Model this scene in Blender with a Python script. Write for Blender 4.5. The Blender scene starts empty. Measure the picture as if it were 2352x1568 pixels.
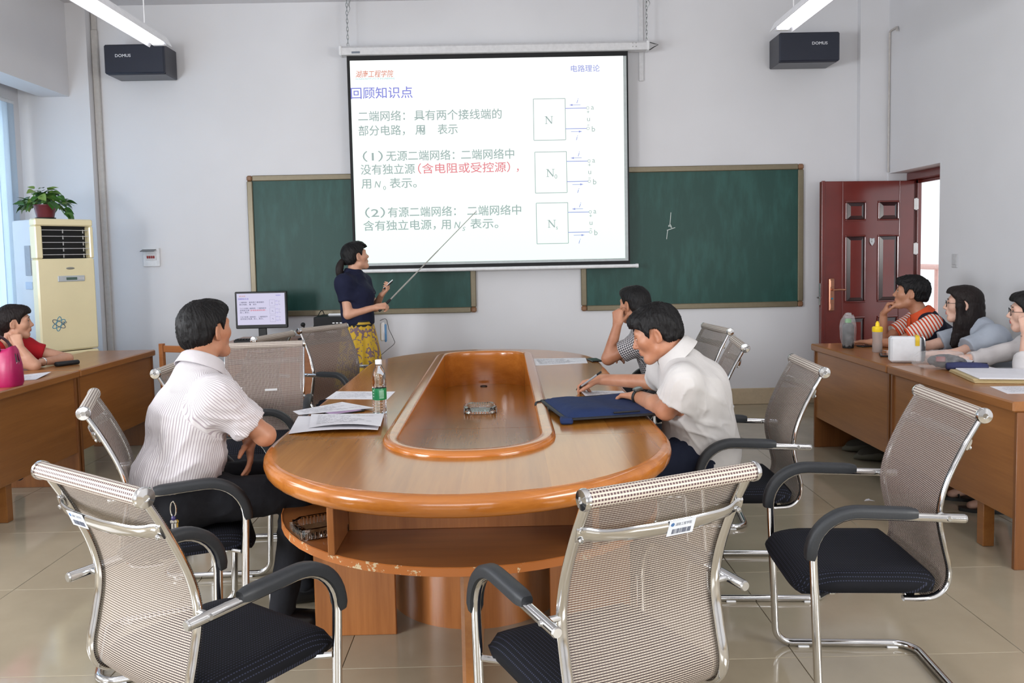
import bpy, bmesh, math, random
import numpy as np
from mathutils import Vector, Matrix

rnd = random.Random(7)
C = bpy.context.scene.collection
SC = bpy.context.scene

# ---------------------------------------------------------------- camera
cam_data = bpy.data.cameras.new('camera')
cam_data.sensor_width = 36.0
cam_data.lens = 29.0816
cam_data.shift_y = -0.02934
cam_data.clip_start = 0.05
cam = bpy.data.objects.new('camera', cam_data)
cam.matrix_world = Matrix(((0.999733, 0.020994, -0.009613, 0.0),
                           (-0.011026, 0.068257, -0.997607, 0.0),
                           (-0.020288, 0.997447, 0.068471, 1.47),
                           (0, 0, 0, 1)))
C.objects.link(cam)
SC.camera = cam

# ---------------------------------------------------------------- world, daylight, exposure
SC.view_settings.view_transform = 'Standard'
SC.view_settings.look = 'None'
SC.view_settings.exposure = -0.22
SC.view_settings.gamma = 1.0
SC.view_settings.use_curve_mapping = False
SC.cycles.max_bounces = 8
SC.cycles.transparent_max_bounces = 24
SC.cycles.caustics_reflective = False
SC.cycles.caustics_refractive = False
SC.cycles.sample_clamp_indirect = 6.0

world = bpy.data.worlds.new('overcast_sky')
SC.world = world
world.use_nodes = True
bg = world.node_tree.nodes['Background']
bg.inputs['Color'].default_value = (0.90, 0.95, 1.0, 1)
bg.inputs['Strength'].default_value = 1.5


def area_light(name, loc, direction, sx, sy, power, col):
    d = bpy.data.lights.new(name, 'AREA')
    d.shape = 'RECTANGLE'
    d.size, d.size_y, d.energy, d.color = sx, sy, power, col
    o = bpy.data.objects.new(name, d)
    o.location = loc
    o.rotation_euler = Vector(direction).to_track_quat('-Z', 'Y').to_euler()
    C.objects.link(o)
    return o


DAY = (0.93, 0.96, 1.0)
# daylight entering by the windows of the left wall (the far one is behind its blind) and those behind the photographer
area_light('daylight_far_window', (-4.49, 6.35, 1.85), (1, 0, 0), 1.9, 1.9, 75, (0.84, 0.93, 1.0))
area_light('daylight_middle_window', (-4.42, 3.2, 1.75), (1, 0.10, 0.05), 2.0, 1.2, 75, DAY)
area_light('daylight_near_window', (-4.42, 0.2, 1.60), (1, 0.20, 0.0), 2.0, 1.2, 350, DAY)
area_light('daylight_rear_window', (-0.4, -2.9, 1.5), (0.0, 1, 0.0), 4.2, 1.0, 80, (0.95, 0.97, 1.0))
# fill light added at the right wall, out of view, to brighten the left side
area_light('right_fill_light', (3.55, -0.2, 1.7), (-1, 0.45, -0.03), 2.4, 1.0, 150, (1.0, 0.98, 0.95))
# two overhead fill lights added out of view, in line with the hanging lamps
for lx in (-2.36, 1.955):
    area_light('overhead_fill_light', (lx, 0.9, 2.94), (0, 0, -1), 0.10, 2.6, 12, (0.98, 0.98, 1.0))


# ---------------------------------------------------------------- materials
def lin(c):
    return tuple((x / 12.92) if x <= 0.04045 else ((x + 0.055) / 1.055) ** 2.4 for x in c)


def hexc(r, g, b):
    return lin((r / 255.0, g / 255.0, b / 255.0)) + (1.0,)


class NT:
    """small helper round a node tree"""
    def __init__(self, name):
        self.m = bpy.data.materials.new(name)
        self.m.use_nodes = True
        self.t = self.m.node_tree
        self.b = self.t.nodes['Principled BSDF']
        self.out = self.t.nodes['Material Output']

    def n(self, typ, **kw):
        x = self.t.nodes.new(typ)
        for k, v in kw.items():
            if k.startswith('i_'):
                x.inputs[k[2:]].default_value = v
            else:
                setattr(x, k, v)
        return x

    def l(self, a, b):
        self.t.links.new(a, b)

    def ramp(self, fac, stops):
        r = self.n('ShaderNodeValToRGB')
        while len(r.color_ramp.elements) < len(stops):
            r.color_ramp.elements.new(0.5)
        for e, (p, c) in zip(r.color_ramp.elements, stops):
            e.position, e.color = p, c
        self.l(fac, r.inputs['Fac'])
        return r.outputs['Color']

    def math(self, op, a, b=None, c=None):
        x = self.n('ShaderNodeMath', operation=op)
        for i, v in enumerate((a, b, c)):
            if v is None:
                continue
            if isinstance(v, (int, float)):
                x.inputs[i].default_value = v
            else:
                self.l(v, x.inputs[i])
        return x.outputs[0]

    def mix(self, fac, a, b):
        x = self.n('ShaderNodeMix', data_type='RGBA')
        for s, v in ((x.inputs[0], fac), (x.inputs[6], a), (x.inputs[7], b)):
            if isinstance(v, (int, float)):
                s.default_value = v
            elif isinstance(v, tuple):
                s.default_value = v
            else:
                self.l(v, s)
        return x.outputs[2]

    def coord(self, which='Object', scale=(1, 1, 1), rot=(0, 0, 0)):
        tc = self.n('ShaderNodeTexCoord')
        mp = self.n('ShaderNodeMapping')
        mp.inputs['Scale'].default_value = scale
        mp.inputs['Rotation'].default_value = rot
        self.l(tc.outputs[which], mp.inputs['Vector'])
        return mp.outputs['Vector']

    def noise(self, vec, scale, detail=4.0, rough=0.55):
        x = self.n('ShaderNodeTexNoise')
        x.inputs['Scale'].default_value = scale
        x.inputs['Detail'].default_value = detail
        x.inputs['Roughness'].default_value = rough
        self.l(vec, x.inputs['Vector'])
        return x.outputs['Fac']

    def bump(self, h, strength=0.2, dist=0.01):
        x = self.n('ShaderNodeBump')
        x.inputs['Strength'].default_value = strength
        x.inputs['Distance'].default_value = dist
        self.l(h, x.inputs['Height'])
        self.l(x.outputs['Normal'], self.b.inputs['Normal'])


def plain(name, c, rough=0.5, metal=0.0, var=0.06, scale=30.0, bump=0.0, spec=0.5, coat=0.0, emit=None, estr=1.0):
    """a procedural material of one colour with slight variation"""
    m = NT(name)
    col = hexc(*c)
    if var > 0:
        v = m.coord('Object')
        nz = m.noise(v, scale)
        dk = tuple(x * (1 - var) for x in col[:3]) + (1,)
        lt = tuple(min(1, x * (1 + var)) for x in col[:3]) + (1,)
        m.l(m.ramp(nz, [(0.3, dk), (0.7, lt)]), m.b.inputs['Base Color'])
        if bump > 0:
            m.bump(nz, bump, 0.004)
    else:
        m.b.inputs['Base Color'].default_value = col
    m.b.inputs['Roughness'].default_value = rough
    m.b.inputs['Metallic'].default_value = metal
    m.b.inputs['Specular IOR Level'].default_value = spec
    m.b.inputs['Coat Weight'].default_value = coat
    m.b.inputs['Coat Roughness'].default_value = 0.15
    if emit:
        m.b.inputs['Emission Color'].default_value = hexc(*emit)
        m.b.inputs['Emission Strength'].default_value = estr
    return m.m


def wood(name, dark, light, axis='y', rough=0.28, coat=0.3, scale=1.0, block=0.0):
    m = NT(name)
    s = {'x': (0.55, 9, 9), 'y': (9, 0.55, 9), 'z': (9, 9, 0.55)}[axis]
    s = tuple(k * scale for k in s)
    v = m.coord('Object', s)
    n1 = m.noise(v, 2.2, 6, 0.6)
    v2 = m.coord('Object', tuple(k * 5 for k in s))
    n2 = m.noise(v2, 3.0, 3, 0.5)
    f = m.math('ADD', m.math('MULTIPLY', n1, 0.75), m.math('MULTIPLY', n2, 0.25))
    if block > 0:                                     # strips of veneer, each its own tone
        sp = m.n('ShaderNodeSeparateXYZ')
        m.l(m.coord('Object'), sp.inputs[0])
        wn = m.n('ShaderNodeTexWhiteNoise', noise_dimensions='1D')
        m.l(m.math('FLOOR', m.math('DIVIDE', sp.outputs['X'], block)), wn.inputs['W'])
        f = m.math('ADD', f, m.math('MULTIPLY_ADD', wn.outputs['Value'], 0.30, -0.15))
    col = m.ramp(f, [(0.28, hexc(*dark)), (0.72, hexc(*light))])
    m.l(col, m.b.inputs['Base Color'])
    m.b.inputs['Roughness'].default_value = rough
    m.b.inputs['Coat Weight'].default_value = coat
    m.b.inputs['Coat Roughness'].default_value = 0.16 if coat == 0.15 else 0.12
    m.b.inputs['Coat IOR'].default_value = 1.5
    return m.m


def glass(name, col=(1, 1, 1, 1), rough=0.02, ior=1.45, alpha=None):
    m = NT(name)
    m.b.inputs['Base Color'].default_value = col
    m.b.inputs['Transmission Weight'].default_value = 1.0
    m.b.inputs['Roughness'].default_value = rough
    m.b.inputs['IOR'].default_value = ior
    return m.m


def clear_film(name, col, alpha, rough=0.15):
    """thin clear plastic: glossy film, mostly see-through"""
    m = NT(name)
    m.b.inputs['Base Color'].default_value = col
    m.b.inputs['Roughness'].default_value = rough
    v = m.coord('Object')
    nz = m.noise(v, 26.0, 2)
    m.bump(nz, 0.4, 0.006)
    m.l(m.math('MULTIPLY_ADD', nz, 0.24, alpha - 0.12), m.b.inputs['Alpha'])
    return m.m


def emitter(name, c, strength):
    m = NT(name)
    e = m.n('ShaderNodeEmission')
    e.inputs['Color'].default_value = hexc(*c)
    e.inputs['Strength'].default_value = strength
    m.l(e.outputs[0], m.out.inputs['Surface'])
    return m.m


M = {}


def wall_mat(name, c):
    m = NT(name)
    v = m.coord('Object')
    big = m.noise(v, 0.9, 3)
    fine = m.noise(v, 120.0, 3)
    a = hexc(*c)
    b = tuple(x * 0.95 for x in a[:3]) + (1,)
    m.l(m.ramp(big, [(0.35, b), (0.65, a)]), m.b.inputs['Base Color'])
    m.bump(fine, 0.05, 0.003)
    m.b.inputs['Roughness'].default_value = 0.65
    return m.m


M['wall'] = wall_mat('white_wall_paint', (226, 226, 229))
M['ceiling'] = wall_mat('ceiling_paint', (222, 221, 224))
M['grout'] = plain('floor_grout', (96, 86, 74), 0.7)
M['basetile'] = plain('baseboard_tile', (198, 180, 152), 0.2)
M['chrome'] = plain('chrome', (214, 214, 214), 0.10, 1.0, 0.03, 8)
M['steel'] = plain('brushed_steel', (190, 190, 190), 0.3, 1.0, 0.05, 60)
M['black_plastic'] = plain('black_plastic', (22, 23, 25), 0.45)
M['pad'] = plain('armrest_rubber', (36, 39, 43), 0.5, 0, 0.08, 160, 0.1)
M['white_plastic'] = plain('white_plastic', (232, 233, 235), 0.4)
M['white_paint'] = plain('white_paint', (218, 218, 220), 0.4)
M['black'] = plain('matt_black', (14, 15, 18), 0.7)
M['screen_white'] = plain('screen_fabric', (188, 196, 196), 0.8)


def tile_mat():
    m = NT('polished_floor_tile')
    v = m.coord('Object')
    oi = m.n('ShaderNodeObjectInfo')
    n1 = m.noise(v, 2.5, 4)
    col = m.ramp(n1, [(0.3, hexc(150, 139, 118)), (0.7, hexc(168, 157, 135))])
    dk = m.mix(m.math('MULTIPLY', oi.outputs['Random'], 0.25), col, hexc(176, 166, 148))
    m.l(dk, m.b.inputs['Base Color'])
    m.b.inputs['Roughness'].default_value = 0.09
    m.b.inputs['Specular IOR Level'].default_value = 0.62
    return m.m


M['tile'] = tile_mat()
M['table'] = wood('table_veneer', (150, 92, 32), (178, 118, 48), 'y', 0.17, 0.15, 1.0, 0.14)
M['table_end'] = wood('table_end_veneer', (154, 94, 32), (182, 120, 48), 'y', 0.17, 0.15, 0.6, 0.14)
M['table_edge'] = wood('table_edge_wood', (160, 92, 34), (194, 120, 50), 'x', 0.16, 0.3)
M['table_base'] = wood('table_base_veneer', (140, 84, 42), (176, 114, 64), 'z', 0.3, 0.2)
M['table_shelf'] = wood('table_shelf_veneer', (126, 76, 38), (158, 100, 54), 'x', 0.3, 0.2)
M['desk'] = wood('desk_veneer', (136, 84, 40), (168, 112, 60), 'y', 0.28, 0.2, 0.7)
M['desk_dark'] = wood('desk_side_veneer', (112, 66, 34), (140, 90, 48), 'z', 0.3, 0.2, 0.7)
M['lectern_wood'] = wood('lectern_wood', (142, 84, 44), (174, 112, 64), 'x', 0.3, 0.2)


# ---------------------------------------------------------------- mesh helpers
def V(*a):
    return np.array(a, float)


def unit(v):
    v = np.asarray(v, float)
    return v / (np.linalg.norm(v) + 1e-12)


class MB:
    """collects faces of one mesh object"""
    def __init__(self):
        self.v, self.f, self.m = [], [], []
        self.n = 0

    def add(self, verts, faces, mi=0):
        o = self.n
        self.v.extend([tuple(map(float, p)) for p in verts])
        self.n += len(verts)
        for fc in faces:
            self.f.append([i + o for i in fc])
            self.m.append(mi)
        return self

    def box(self, lo, hi, mi=0, bev=0.0, rz=0.0, mat=None):
        lo, hi = np.minimum(lo, hi), np.maximum(lo, hi)
        c, s = (lo + hi) / 2, (hi - lo) / 2
        if bev <= 0:
            vs = [V(x, y, z) * s for x in (-1, 1) for y in (-1, 1) for z in (-1, 1)]
            fs = [(0, 1, 3, 2), (4, 6, 7, 5), (0, 4, 5, 1), (2, 3, 7, 6), (0, 2, 6, 4), (1, 5, 7, 3)]
        else:
            b = min(bev, s.min() * 0.95)
            vs, idx = [], {}
            for x in (-1, 1):
                for y in (-1, 1):
                    for z in (-1, 1):
                        sg = V(x, y, z)
                        for a in range(3):
                            p = sg * (s - b)
                            p[a] = sg[a] * s[a]
                            idx[(x, y, z, a)] = len(vs)
                            vs.append(p)
            fs = []
            for a in range(3):
                u, w = [(1, 2), (2, 0), (0, 1)][a]
                for d in (-1, 1):
                    q = []
                    for (i, j) in ((-1, -1), (1, -1), (1, 1), (-1, 1)):
                        k = [0, 0, 0]
                        k[a], k[u], k[w] = d, i, j
                        q.append(idx[(k[0], k[1], k[2], a)])
                    fs.append(q if d > 0 else q[::-1])
            for a in range(3):
                u, w = [(1, 2), (2, 0), (0, 1)][a]
                for i in (-1, 1):
                    for j in (-1, 1):
                        q = []
                        for (d, ax) in ((-1, u), (1, u), (1, w), (-1, w)):
                            k = [0, 0, 0]
                            k[a], k[u], k[w] = d, i, j
                            q.append(idx[(k[0], k[1], k[2], ax)])
                        fs.append(q if i * j < 0 else q[::-1])
            for x in (-1, 1):
                for y in (-1, 1):
                    for z in (-1, 1):
                        q = [idx[(x, y, z, a)] for a in range(3)]
                        fs.append(q if x * y * z > 0 else q[::-1])
        vs = np.array(vs)
        if mat is not None:
            vs = vs @ np.array(mat).T
        elif rz:
            cc, ss = math.cos(rz), math.sin(rz)
            vs = vs @ np.array([[cc, ss, 0], [-ss, cc, 0], [0, 0, 1]])
        return self.add(vs + c, fs, mi)

    def tube(self, path, r, n=10, closed=False, caps=True, mi=0, r2=None, ref=None):
        """round (or r x r2 oval) tube along a path; r may be a list; ref fixes the frame's first axis"""
        p = np.array(path, float)
        k = len(p)
        rs = np.full(k, r, float) if np.isscalar(r) else np.array(r, float)
        r2s = rs if r2 is None else (np.full(k, r2, float) if np.isscalar(r2) else np.array(r2, float))
        if closed:
            t = np.roll(p, -1, 0) - np.roll(p, 1, 0)
        else:
            t = np.gradient(p, axis=0)
        t = t / (np.linalg.norm(t, axis=1)[:, None] + 1e-12)
        a = V(0, 0, 1) if abs(t[0][2]) < 0.9 else V(1, 0, 0)
        if ref is not None:
            a = np.array(ref, float)
        vs = []
        u = unit(a - t[0] * (a @ t[0]))
        for i in range(k):
            u = a if ref is not None else u
            u = unit(u - t[i] * (u @ t[i]))
            w = np.cross(t[i], u)
            for j in range(n):
                an = 2 * math.pi * j / n
                vs.append(p[i] + u * (math.cos(an) * rs[i]) + w * (math.sin(an) * r2s[i]))
        fs = []
        for i in range(k if closed else k - 1):
            i2 = (i + 1) % k
            for j in range(n):
                j2 = (j + 1) % n
                fs.append((i * n + j, i * n + j2, i2 * n + j2, i2 * n + j))
        if caps and not closed:
            fs.append(tuple(range(n))[::-1])
            fs.append(tuple((k - 1) * n + j for j in range(n)))
        return self.add(vs, fs, mi)

    def cyl(self, a, b, ra, rb=None, n=14, mi=0, caps=True):
        return self.tube([a, b], [ra, ra if rb is None else rb], n, False, caps, mi)

    def lathe(self, prof, c=(0, 0, 0), n=24, mi=0, axis=None):
        """prof: (radius, height) pairs"""
        c = np.array(c, float)
        ax = V(0, 0, 1) if axis is None else unit(axis)
        u = unit(np.cross(ax, V(0, 1, 0) if abs(ax[1]) < 0.9 else V(1, 0, 0)))
        w = np.cross(ax, u)
        vs, fs = [], []
        for (r, h) in prof:
            for j in range(n):
                an = 2 * math.pi * j / n
                vs.append(c + ax * h + (u * math.cos(an) + w * math.sin(an)) * r)
        for i in range(len(prof) - 1):
            for j in range(n):
                j2 = (j + 1) % n
                fs.append((i * n + j, i * n + j2, (i + 1) * n + j2, (i + 1) * n + j))
        if prof[0][0] > 1e-5:
            fs.append(tuple(range(n))[::-1])
        if prof[-1][0] > 1e-5:
            fs.append(tuple((len(prof) - 1) * n + j for j in range(n)))
        return self.add(vs, fs, mi)

    def ball(self, c, r, nu=14, nv=9, mi=0, rot=None):
        r = np.array([r, r, r] if np.isscalar(r) else r, float)
        vs, fs = [], []
        for i in range(nv + 1):
            th = math.pi * i / nv
            for j in range(nu):
                ph = 2 * math.pi * j / nu
                p = V(math.sin(th) * math.cos(ph), math.sin(th) * math.sin(ph), -math.cos(th)) * r
                vs.append(p)
        vs = np.array(vs)
        if rot is not None:
            vs = vs @ np.array(rot).T
        for i in range(nv):
            for j in range(nu):
                j2 = (j + 1) % nu
                fs.append((i * nu + j, i * nu + j2, (i + 1) * nu + j2, (i + 1) * nu + j))
        return self.add(vs + np.array(c, float), fs, mi)

    def prism(self, poly, z0, z1, mi=0, fr=None):
        """closed polygon (u, v) extruded from z0 to z1; fr = (origin, U, V, W)"""
        n = len(poly)
        if fr is None:
            fr = (V(0, 0, 0), V(1, 0, 0), V(0, 1, 0), V(0, 0, 1))
        o, U, Vv, W = [np.array(q, float) for q in fr]
        vs = [o + U * p[0] + Vv * p[1] + W * z for z in (z0, z1) for p in poly]
        fs = [tuple(range(n))[::-1], tuple(range(n, 2 * n))]
        for i in range(n):
            j = (i + 1) % n
            fs.append((i, j, n + j, n + i))
        return self.add(vs, fs, mi)

    def sheet(self, grid, thick=0.0, mi=0):
        """grid[i][j] of points -> surface; thick > 0 gives it a back"""
        g = np.array(grid, float)
        a, b = g.shape[:2]
        idx = lambda i, j: i * b + j
        fs = [(idx(i, j), idx(i + 1, j), idx(i + 1, j + 1), idx(i, j + 1)) for i in range(a - 1) for j in range(b - 1)]
        vs = g.reshape(-1, 3)
        if thick > 0:
            du = np.gradient(g, axis=0)
            dv = np.gradient(g, axis=1)
            nn = np.cross(du, dv)
            nn /= np.linalg.norm(nn, axis=2)[..., None] + 1e-12
            back = (g - nn * thick).reshape(-1, 3)
            o = a * b
            fs += [tuple(o + k for k in f[::-1]) for f in fs]
            rim = [idx(0, j) for j in range(b)] + [idx(i, b - 1) for i in range(1, a)] + \
                  [idx(a - 1, j) for j in range(b - 2, -1, -1)] + [idx(i, 0) for i in range(a - 2, 0, -1)]
            for k in range(len(rim)):
                p, q = rim[k], rim[(k + 1) % len(rim)]
                fs.append((p, q, o + q, o + p))
            vs = np.concatenate([vs, back])
        return self.add(vs, fs, mi)

    def build(self, name, mats, parent=None, smooth=35, loc=None):
        me = bpy.data.meshes.new(name)
        me.from_pydata(self.v, [], self.f)
        if not isinstance(mats, (list, tuple)):
            mats = [mats]
        for m in mats:
            me.materials.append(m)
        if any(self.m):
            me.polygons.foreach_set('material_index', self.m)
        bm = bmesh.new()
        bm.from_mesh(me)
        bmesh.ops.recalc_face_normals(bm, faces=bm.faces)
        bm.to_mesh(me)
        bm.free()
        if smooth:
            me.polygons.foreach_set('use_smooth', [True] * len(me.polygons))
            me.set_sharp_from_angle(angle=math.radians(smooth))
        me.update()
        return link(name, me, parent, loc)


def link(name, me, parent=None, loc=None):
    o = bpy.data.objects.new(name, me)
    C.objects.link(o)
    if loc is not None:
        o.location = loc
    if parent is not None:
        o.parent = parent
    return o


def thing(name, label, cat, loc=(0, 0, 0), rz=0.0, group=None):
    o = bpy.data.objects.new(name, None)
    o.empty_display_size = 0.1
    o.location = loc
    o.rotation_euler = (0, 0, rz)
    C.objects.link(o)
    return tag(o, label, cat, group)


def tag(o, label, cat, group=None):
    o['label'] = label
    o['category'] = cat
    if group:
        o['group'] = group
    return o


def structure(o):
    o['kind'] = 'structure'
    return o


def copy_tree(o, parent=None):
    c = o.copy()
    C.objects.link(c)
    if parent is not None:
        c.parent = parent
    for ch in list(o.children):
        copy_tree(ch, c)
    return c


def fillet(pts, radii, n=6):
    """polyline with rounded corners"""
    p = [np.array(q, float) for q in pts]
    out = [p[0]]
    for i in range(1, len(p) - 1):
        r = radii[i - 1] if not np.isscalar(radii) else radii
        a, b = unit(p[i - 1] - p[i]), unit(p[i + 1] - p[i])
        cosang = np.clip(a @ b, -1, 1)
        half = math.acos(cosang) / 2
        if r <= 0 or half > 1.55:
            out.append(p[i])
            continue
        d = r / math.tan(half)
        s, e = p[i] + a * d, p[i] + b * d
        cen = p[i] + unit(a + b) * (r / math.sin(half))
        us, ue = unit(s - cen), unit(e - cen)
        om = math.acos(np.clip(us @ ue, -1, 1))
        for k in range(n + 1):
            t = k / n
            out.append(cen + r * (us * math.sin((1 - t) * om) + ue * math.sin(t * om)) / math.sin(om))
    out.append(p[-1])
    return np.array(out)


def smooth_path(pts, per=6):
    """Catmull-Rom through the points"""
    p = np.array(pts, float)
    q = np.vstack([2 * p[0] - p[1], p, 2 * p[-1] - p[-2]])
    out = []
    for i in range(1, len(q) - 2):
        for k in range(per):
            t = k / per
            a, b, c, d = q[i - 1], q[i], q[i + 1], q[i + 2]
            out.append(0.5 * ((2 * b) + (c - a) * t + (2 * a - 5 * b + 4 * c - d) * t * t + (3 * b - a - 3 * c + d) * t ** 3))
    out.append(p[-1])
    return np.array(out)


_text_cache = {}


def text_geo(body, shear=0.0, bold=0.0):
    """letter outlines as flat faces, size 1, baseline at y = 0"""
    key = (body, shear, bold)
    if key in _text_cache:
        return _text_cache[key]
    cu = bpy.data.curves.new('lettering', 'FONT')
    cu.body = body
    cu.size = 1.0
    cu.shear = shear
    cu.offset = bold
    cu.resolution_u = 3
    ob = bpy.data.objects.new('lettering', cu)
    C.objects.link(ob)
    dg = bpy.context.evaluated_depsgraph_get()
    me = ob.evaluated_get(dg).to_mesh()
    vs = np.array([v.co[:] for v in me.vertices]) if len(me.vertices) else np.zeros((0, 3))
    fs = [tuple(p.vertices) for p in me.polygons]
    ob.evaluated_get(dg).to_mesh_clear()
    bpy.data.objects.remove(ob)
    bpy.data.curves.remove(cu)
    _text_cache[key] = (vs, fs)
    return vs, fs


def put_text(mb, body, o, U, W, width=None, size=None, shear=0.0, mi=0, bold=0.0):
    """writes body from the baseline point o along U (up is W), fitted to width or at size"""
    vs, fs = text_geo(body, shear, bold)
    if not len(vs):
        return
    w = vs[:, 0].max() - vs[:, 0].min()
    sy = size if size else width / w
    sx = width / w if width else size
    p = np.array(o, float) + (vs[:, :1] - vs[:, 0].min()) * sx * np.array(U, float) + vs[:, 1:2] * sy * np.array(W, float)
    mb.add(p, fs, mi)
# ================================================================ the room
XL, XR, YB, YR, ZC = -4.38, 3.60, 7.80, -3.0, 3.82
DOOR = (6.81, 7.72, 2.15)

mb = MB().box(V(XL - 0.3, YR - 0.3, -0.20), V(XR + 0.28, YB + 0.3, -0.012))
floor = structure(mb.build('floor', M['grout'], smooth=0))


def spans(lo, hi, anchor, step):
    k = math.floor((lo - anchor) / step)
    e = [lo]
    x = anchor + (k + 1) * step
    while x < hi - 1e-6:
        e.append(x)
        x += step
    e.append(hi)
    return list(zip(e[:-1], e[1:]))


tile_cache = {}
for (x0, x1) in spans(XL, XR, 1.85, 0.82):
    for (y0, y1) in spans(YR, YB, 2.88, 0.80):
        w, h = round(x1 - x0, 4), round(y1 - y0, 4)
        if w < 0.02 or h < 0.02:
            continue
        if (w, h) not in tile_cache:
            g = 0.0012
            o = MB().box(V(g, g, -0.012), V(w - g, h - g, 0.0), bev=0.0012).build('floor_tile', M['tile'], floor, 0)
            tile_cache[(w, h)] = o
        else:
            o = tile_cache[(w, h)].copy()
            C.objects.link(o)
            o.parent = floor
        o.location = (x0, y0, rnd.uniform(-0.0003, 0.0003))

structure(MB().box(V(XL - 0.3, YR - 0.3, ZC), V(XR + 0.3, YB + 0.3, ZC + 0.2)).build('ceiling', M['ceiling'], smooth=0))
structure(MB().box(V(XL - 0.3, YB, 0), V(XR + 0.28, YB + 0.25, ZC)).build('wall_back', M['wall'], smooth=0))

# left wall: sill and lintel bands with piers between three windows
WIN = [(-0.8, 1.2), (2.2, 4.2), (5.35, 7.35)]
WZ = (0.85, 2.86)
mb = MB()
mb.box(V(XL - 0.25, YR, 0), V(XL, YB, WZ[0]))
mb.box(V(XL - 0.25, YR, WZ[1]), V(XL, YB, ZC))
ys = [YR] + [y for w in WIN for y in w] + [YB]
for a, b in zip(ys[0::2], ys[1::2]):
    mb.box(V(XL - 0.25, a, WZ[0]), V(XL, b, WZ[1]))
structure(mb.build('wall_left', M['wall'], smooth=0))

# right wall with the doorway, and an unseen opening added where the right-hand fill light stands
mb = MB()
FILL_GAP = (-1.5, 1.1, 1.15, 2.25)
mb.box(V(XR, YR, 0), V(XR + 0.28, FILL_GAP[0], ZC))
mb.box(V(XR, FILL_GAP[0], 0), V(XR + 0.28, FILL_GAP[1], FILL_GAP[2]))
mb.box(V(XR, FILL_GAP[0], FILL_GAP[3]), V(XR + 0.28, FILL_GAP[1], ZC))
mb.box(V(XR, FILL_GAP[1], 0), V(XR + 0.28, DOOR[0], ZC))
mb.box(V(XR, DOOR[0], DOOR[2]), V(XR + 0.28, DOOR[1], ZC))
mb.box(V(XR, DOOR[1], 0), V(XR + 0.28, YB, ZC))
structure(mb.build('wall_right', M['wall'], smooth=0))

# wall behind the photographer, with a wide window opening
mb = MB()
mb.box(V(XL - 0.25, YR - 0.25, 0), V(XR + 0.28, YR, 1.1))
mb.box(V(XL - 0.25, YR - 0.25, 2.9), V(XR + 0.28, YR, ZC))
mb.box(V(XL - 0.25, YR - 0.25, 1.1), V(-2.6, YR, 2.9))
mb.box(V(1.8, YR - 0.25, 1.1), V(XR + 0.28, YR, 2.9))
structure(mb.build('wall_rear', M['wall'], smooth=0))

# beam over the windows, corner column, pilaster, cable trunking
structure(MB().box(V(-4.17, YR, 2.985), V(-3.915, 7.69, ZC)).build('trim_1', M['wall'], smooth=0))
structure(MB().box(V(XL, 7.69, 0), V(-3.735, YB, ZC)).build('trim_2', M['wall'], smooth=0))
structure(MB().box(V(3.335, 7.735, 0), V(XR, YB, ZC)).build('trim_3', M['wall'], smooth=0))
M['trunking'] = plain('cable_trunking', (192, 188, 184), 0.4)
structure(MB().box(V(-3.732, 7.765, 0.16), V(-3.675, YB, 3.60), bev=0.006).box(V(-3.728, 7.775, 3.60), V(-3.68, YB, ZC), bev=0.004).build('trim_4', M['trunking'], smooth=0))
# thin pipe by the door with a bent bracket on top, white conduit by the screen
mb = MB().tube(fillet([V(3.588, 7.70, 2.16), V(3.588, 7.70, 3.44), V(3.585, 7.55, 3.44), V(3.57, 7.52, 3.40)], 0.02), 0.009, 8)
structure(mb.build('trim_5', M['trunking']))
structure(MB().box(V(1.296, 7.775, 3.05), V(1.340, YB, ZC), bev=0.005).build('trim_6', M['white_paint'], smooth=0))
structure(MB().box(V(-3.674, 7.785, 0), V(3.335, YB, 0.155), bev=0.004).box(V(3.335, 7.722, 0), V(3.60, 7.735, 0.155), bev=0.003)
          .build('baseboard_back', M['basetile'], smooth=0))
structure(MB().box(V(XR - 0.013, YR, 0), V(XR, DOOR[0] - 0.01, 0.155), bev=0.004).build('baseboard_right', M['basetile'], smooth=0))
structure(MB().box(V(XL, YR, 0), V(XL + 0.013, 7.69, 0.155), bev=0.004).build('baseboard_left', M['basetile'], smooth=0))

# windows: aluminium frame, mullion, panes
M['alu'] = plain('window_frame_white', (222, 226, 230), 0.35)
M['pane'] = glass('window_glass')
for k, (a, b) in enumerate(WIN):
    w = structure(bpy.data.objects.new('window_%d' % (k + 1), None))
    C.objects.link(w)
    x0, x1 = XL - 0.20, XL - 0.14
    f = MB()
    f.box(V(x0, a, WZ[0]), V(x1, b, WZ[0] + 0.06), bev=0.004)
    f.box(V(x0, a, WZ[1] - 0.06), V(x1, b, WZ[1]), bev=0.004)
    f.box(V(x0, a, WZ[0] + 0.06), V(x1, a + 0.06, WZ[1] - 0.06), bev=0.004)
    f.box(V(x0, b - 0.06, WZ[0] + 0.06), V(x1, b, WZ[1] - 0.06), bev=0.004)
    f.box(V(x0, (a + b) / 2 - 0.03, WZ[0] + 0.06), V(x1, (a + b) / 2 + 0.03, WZ[1] - 0.06), bev=0.004)
    f.build('window_frame', M['alu'], w, 0)
    for (p, q) in ((a + 0.06, (a + b) / 2 - 0.03), ((a + b) / 2 + 0.03, b - 0.06)):
        MB().box(V(x0 + 0.027, p, WZ[0] + 0.06), V(x0 + 0.033, q, WZ[1] - 0.06)).build('pane', M['pane'], w, 0)


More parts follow.
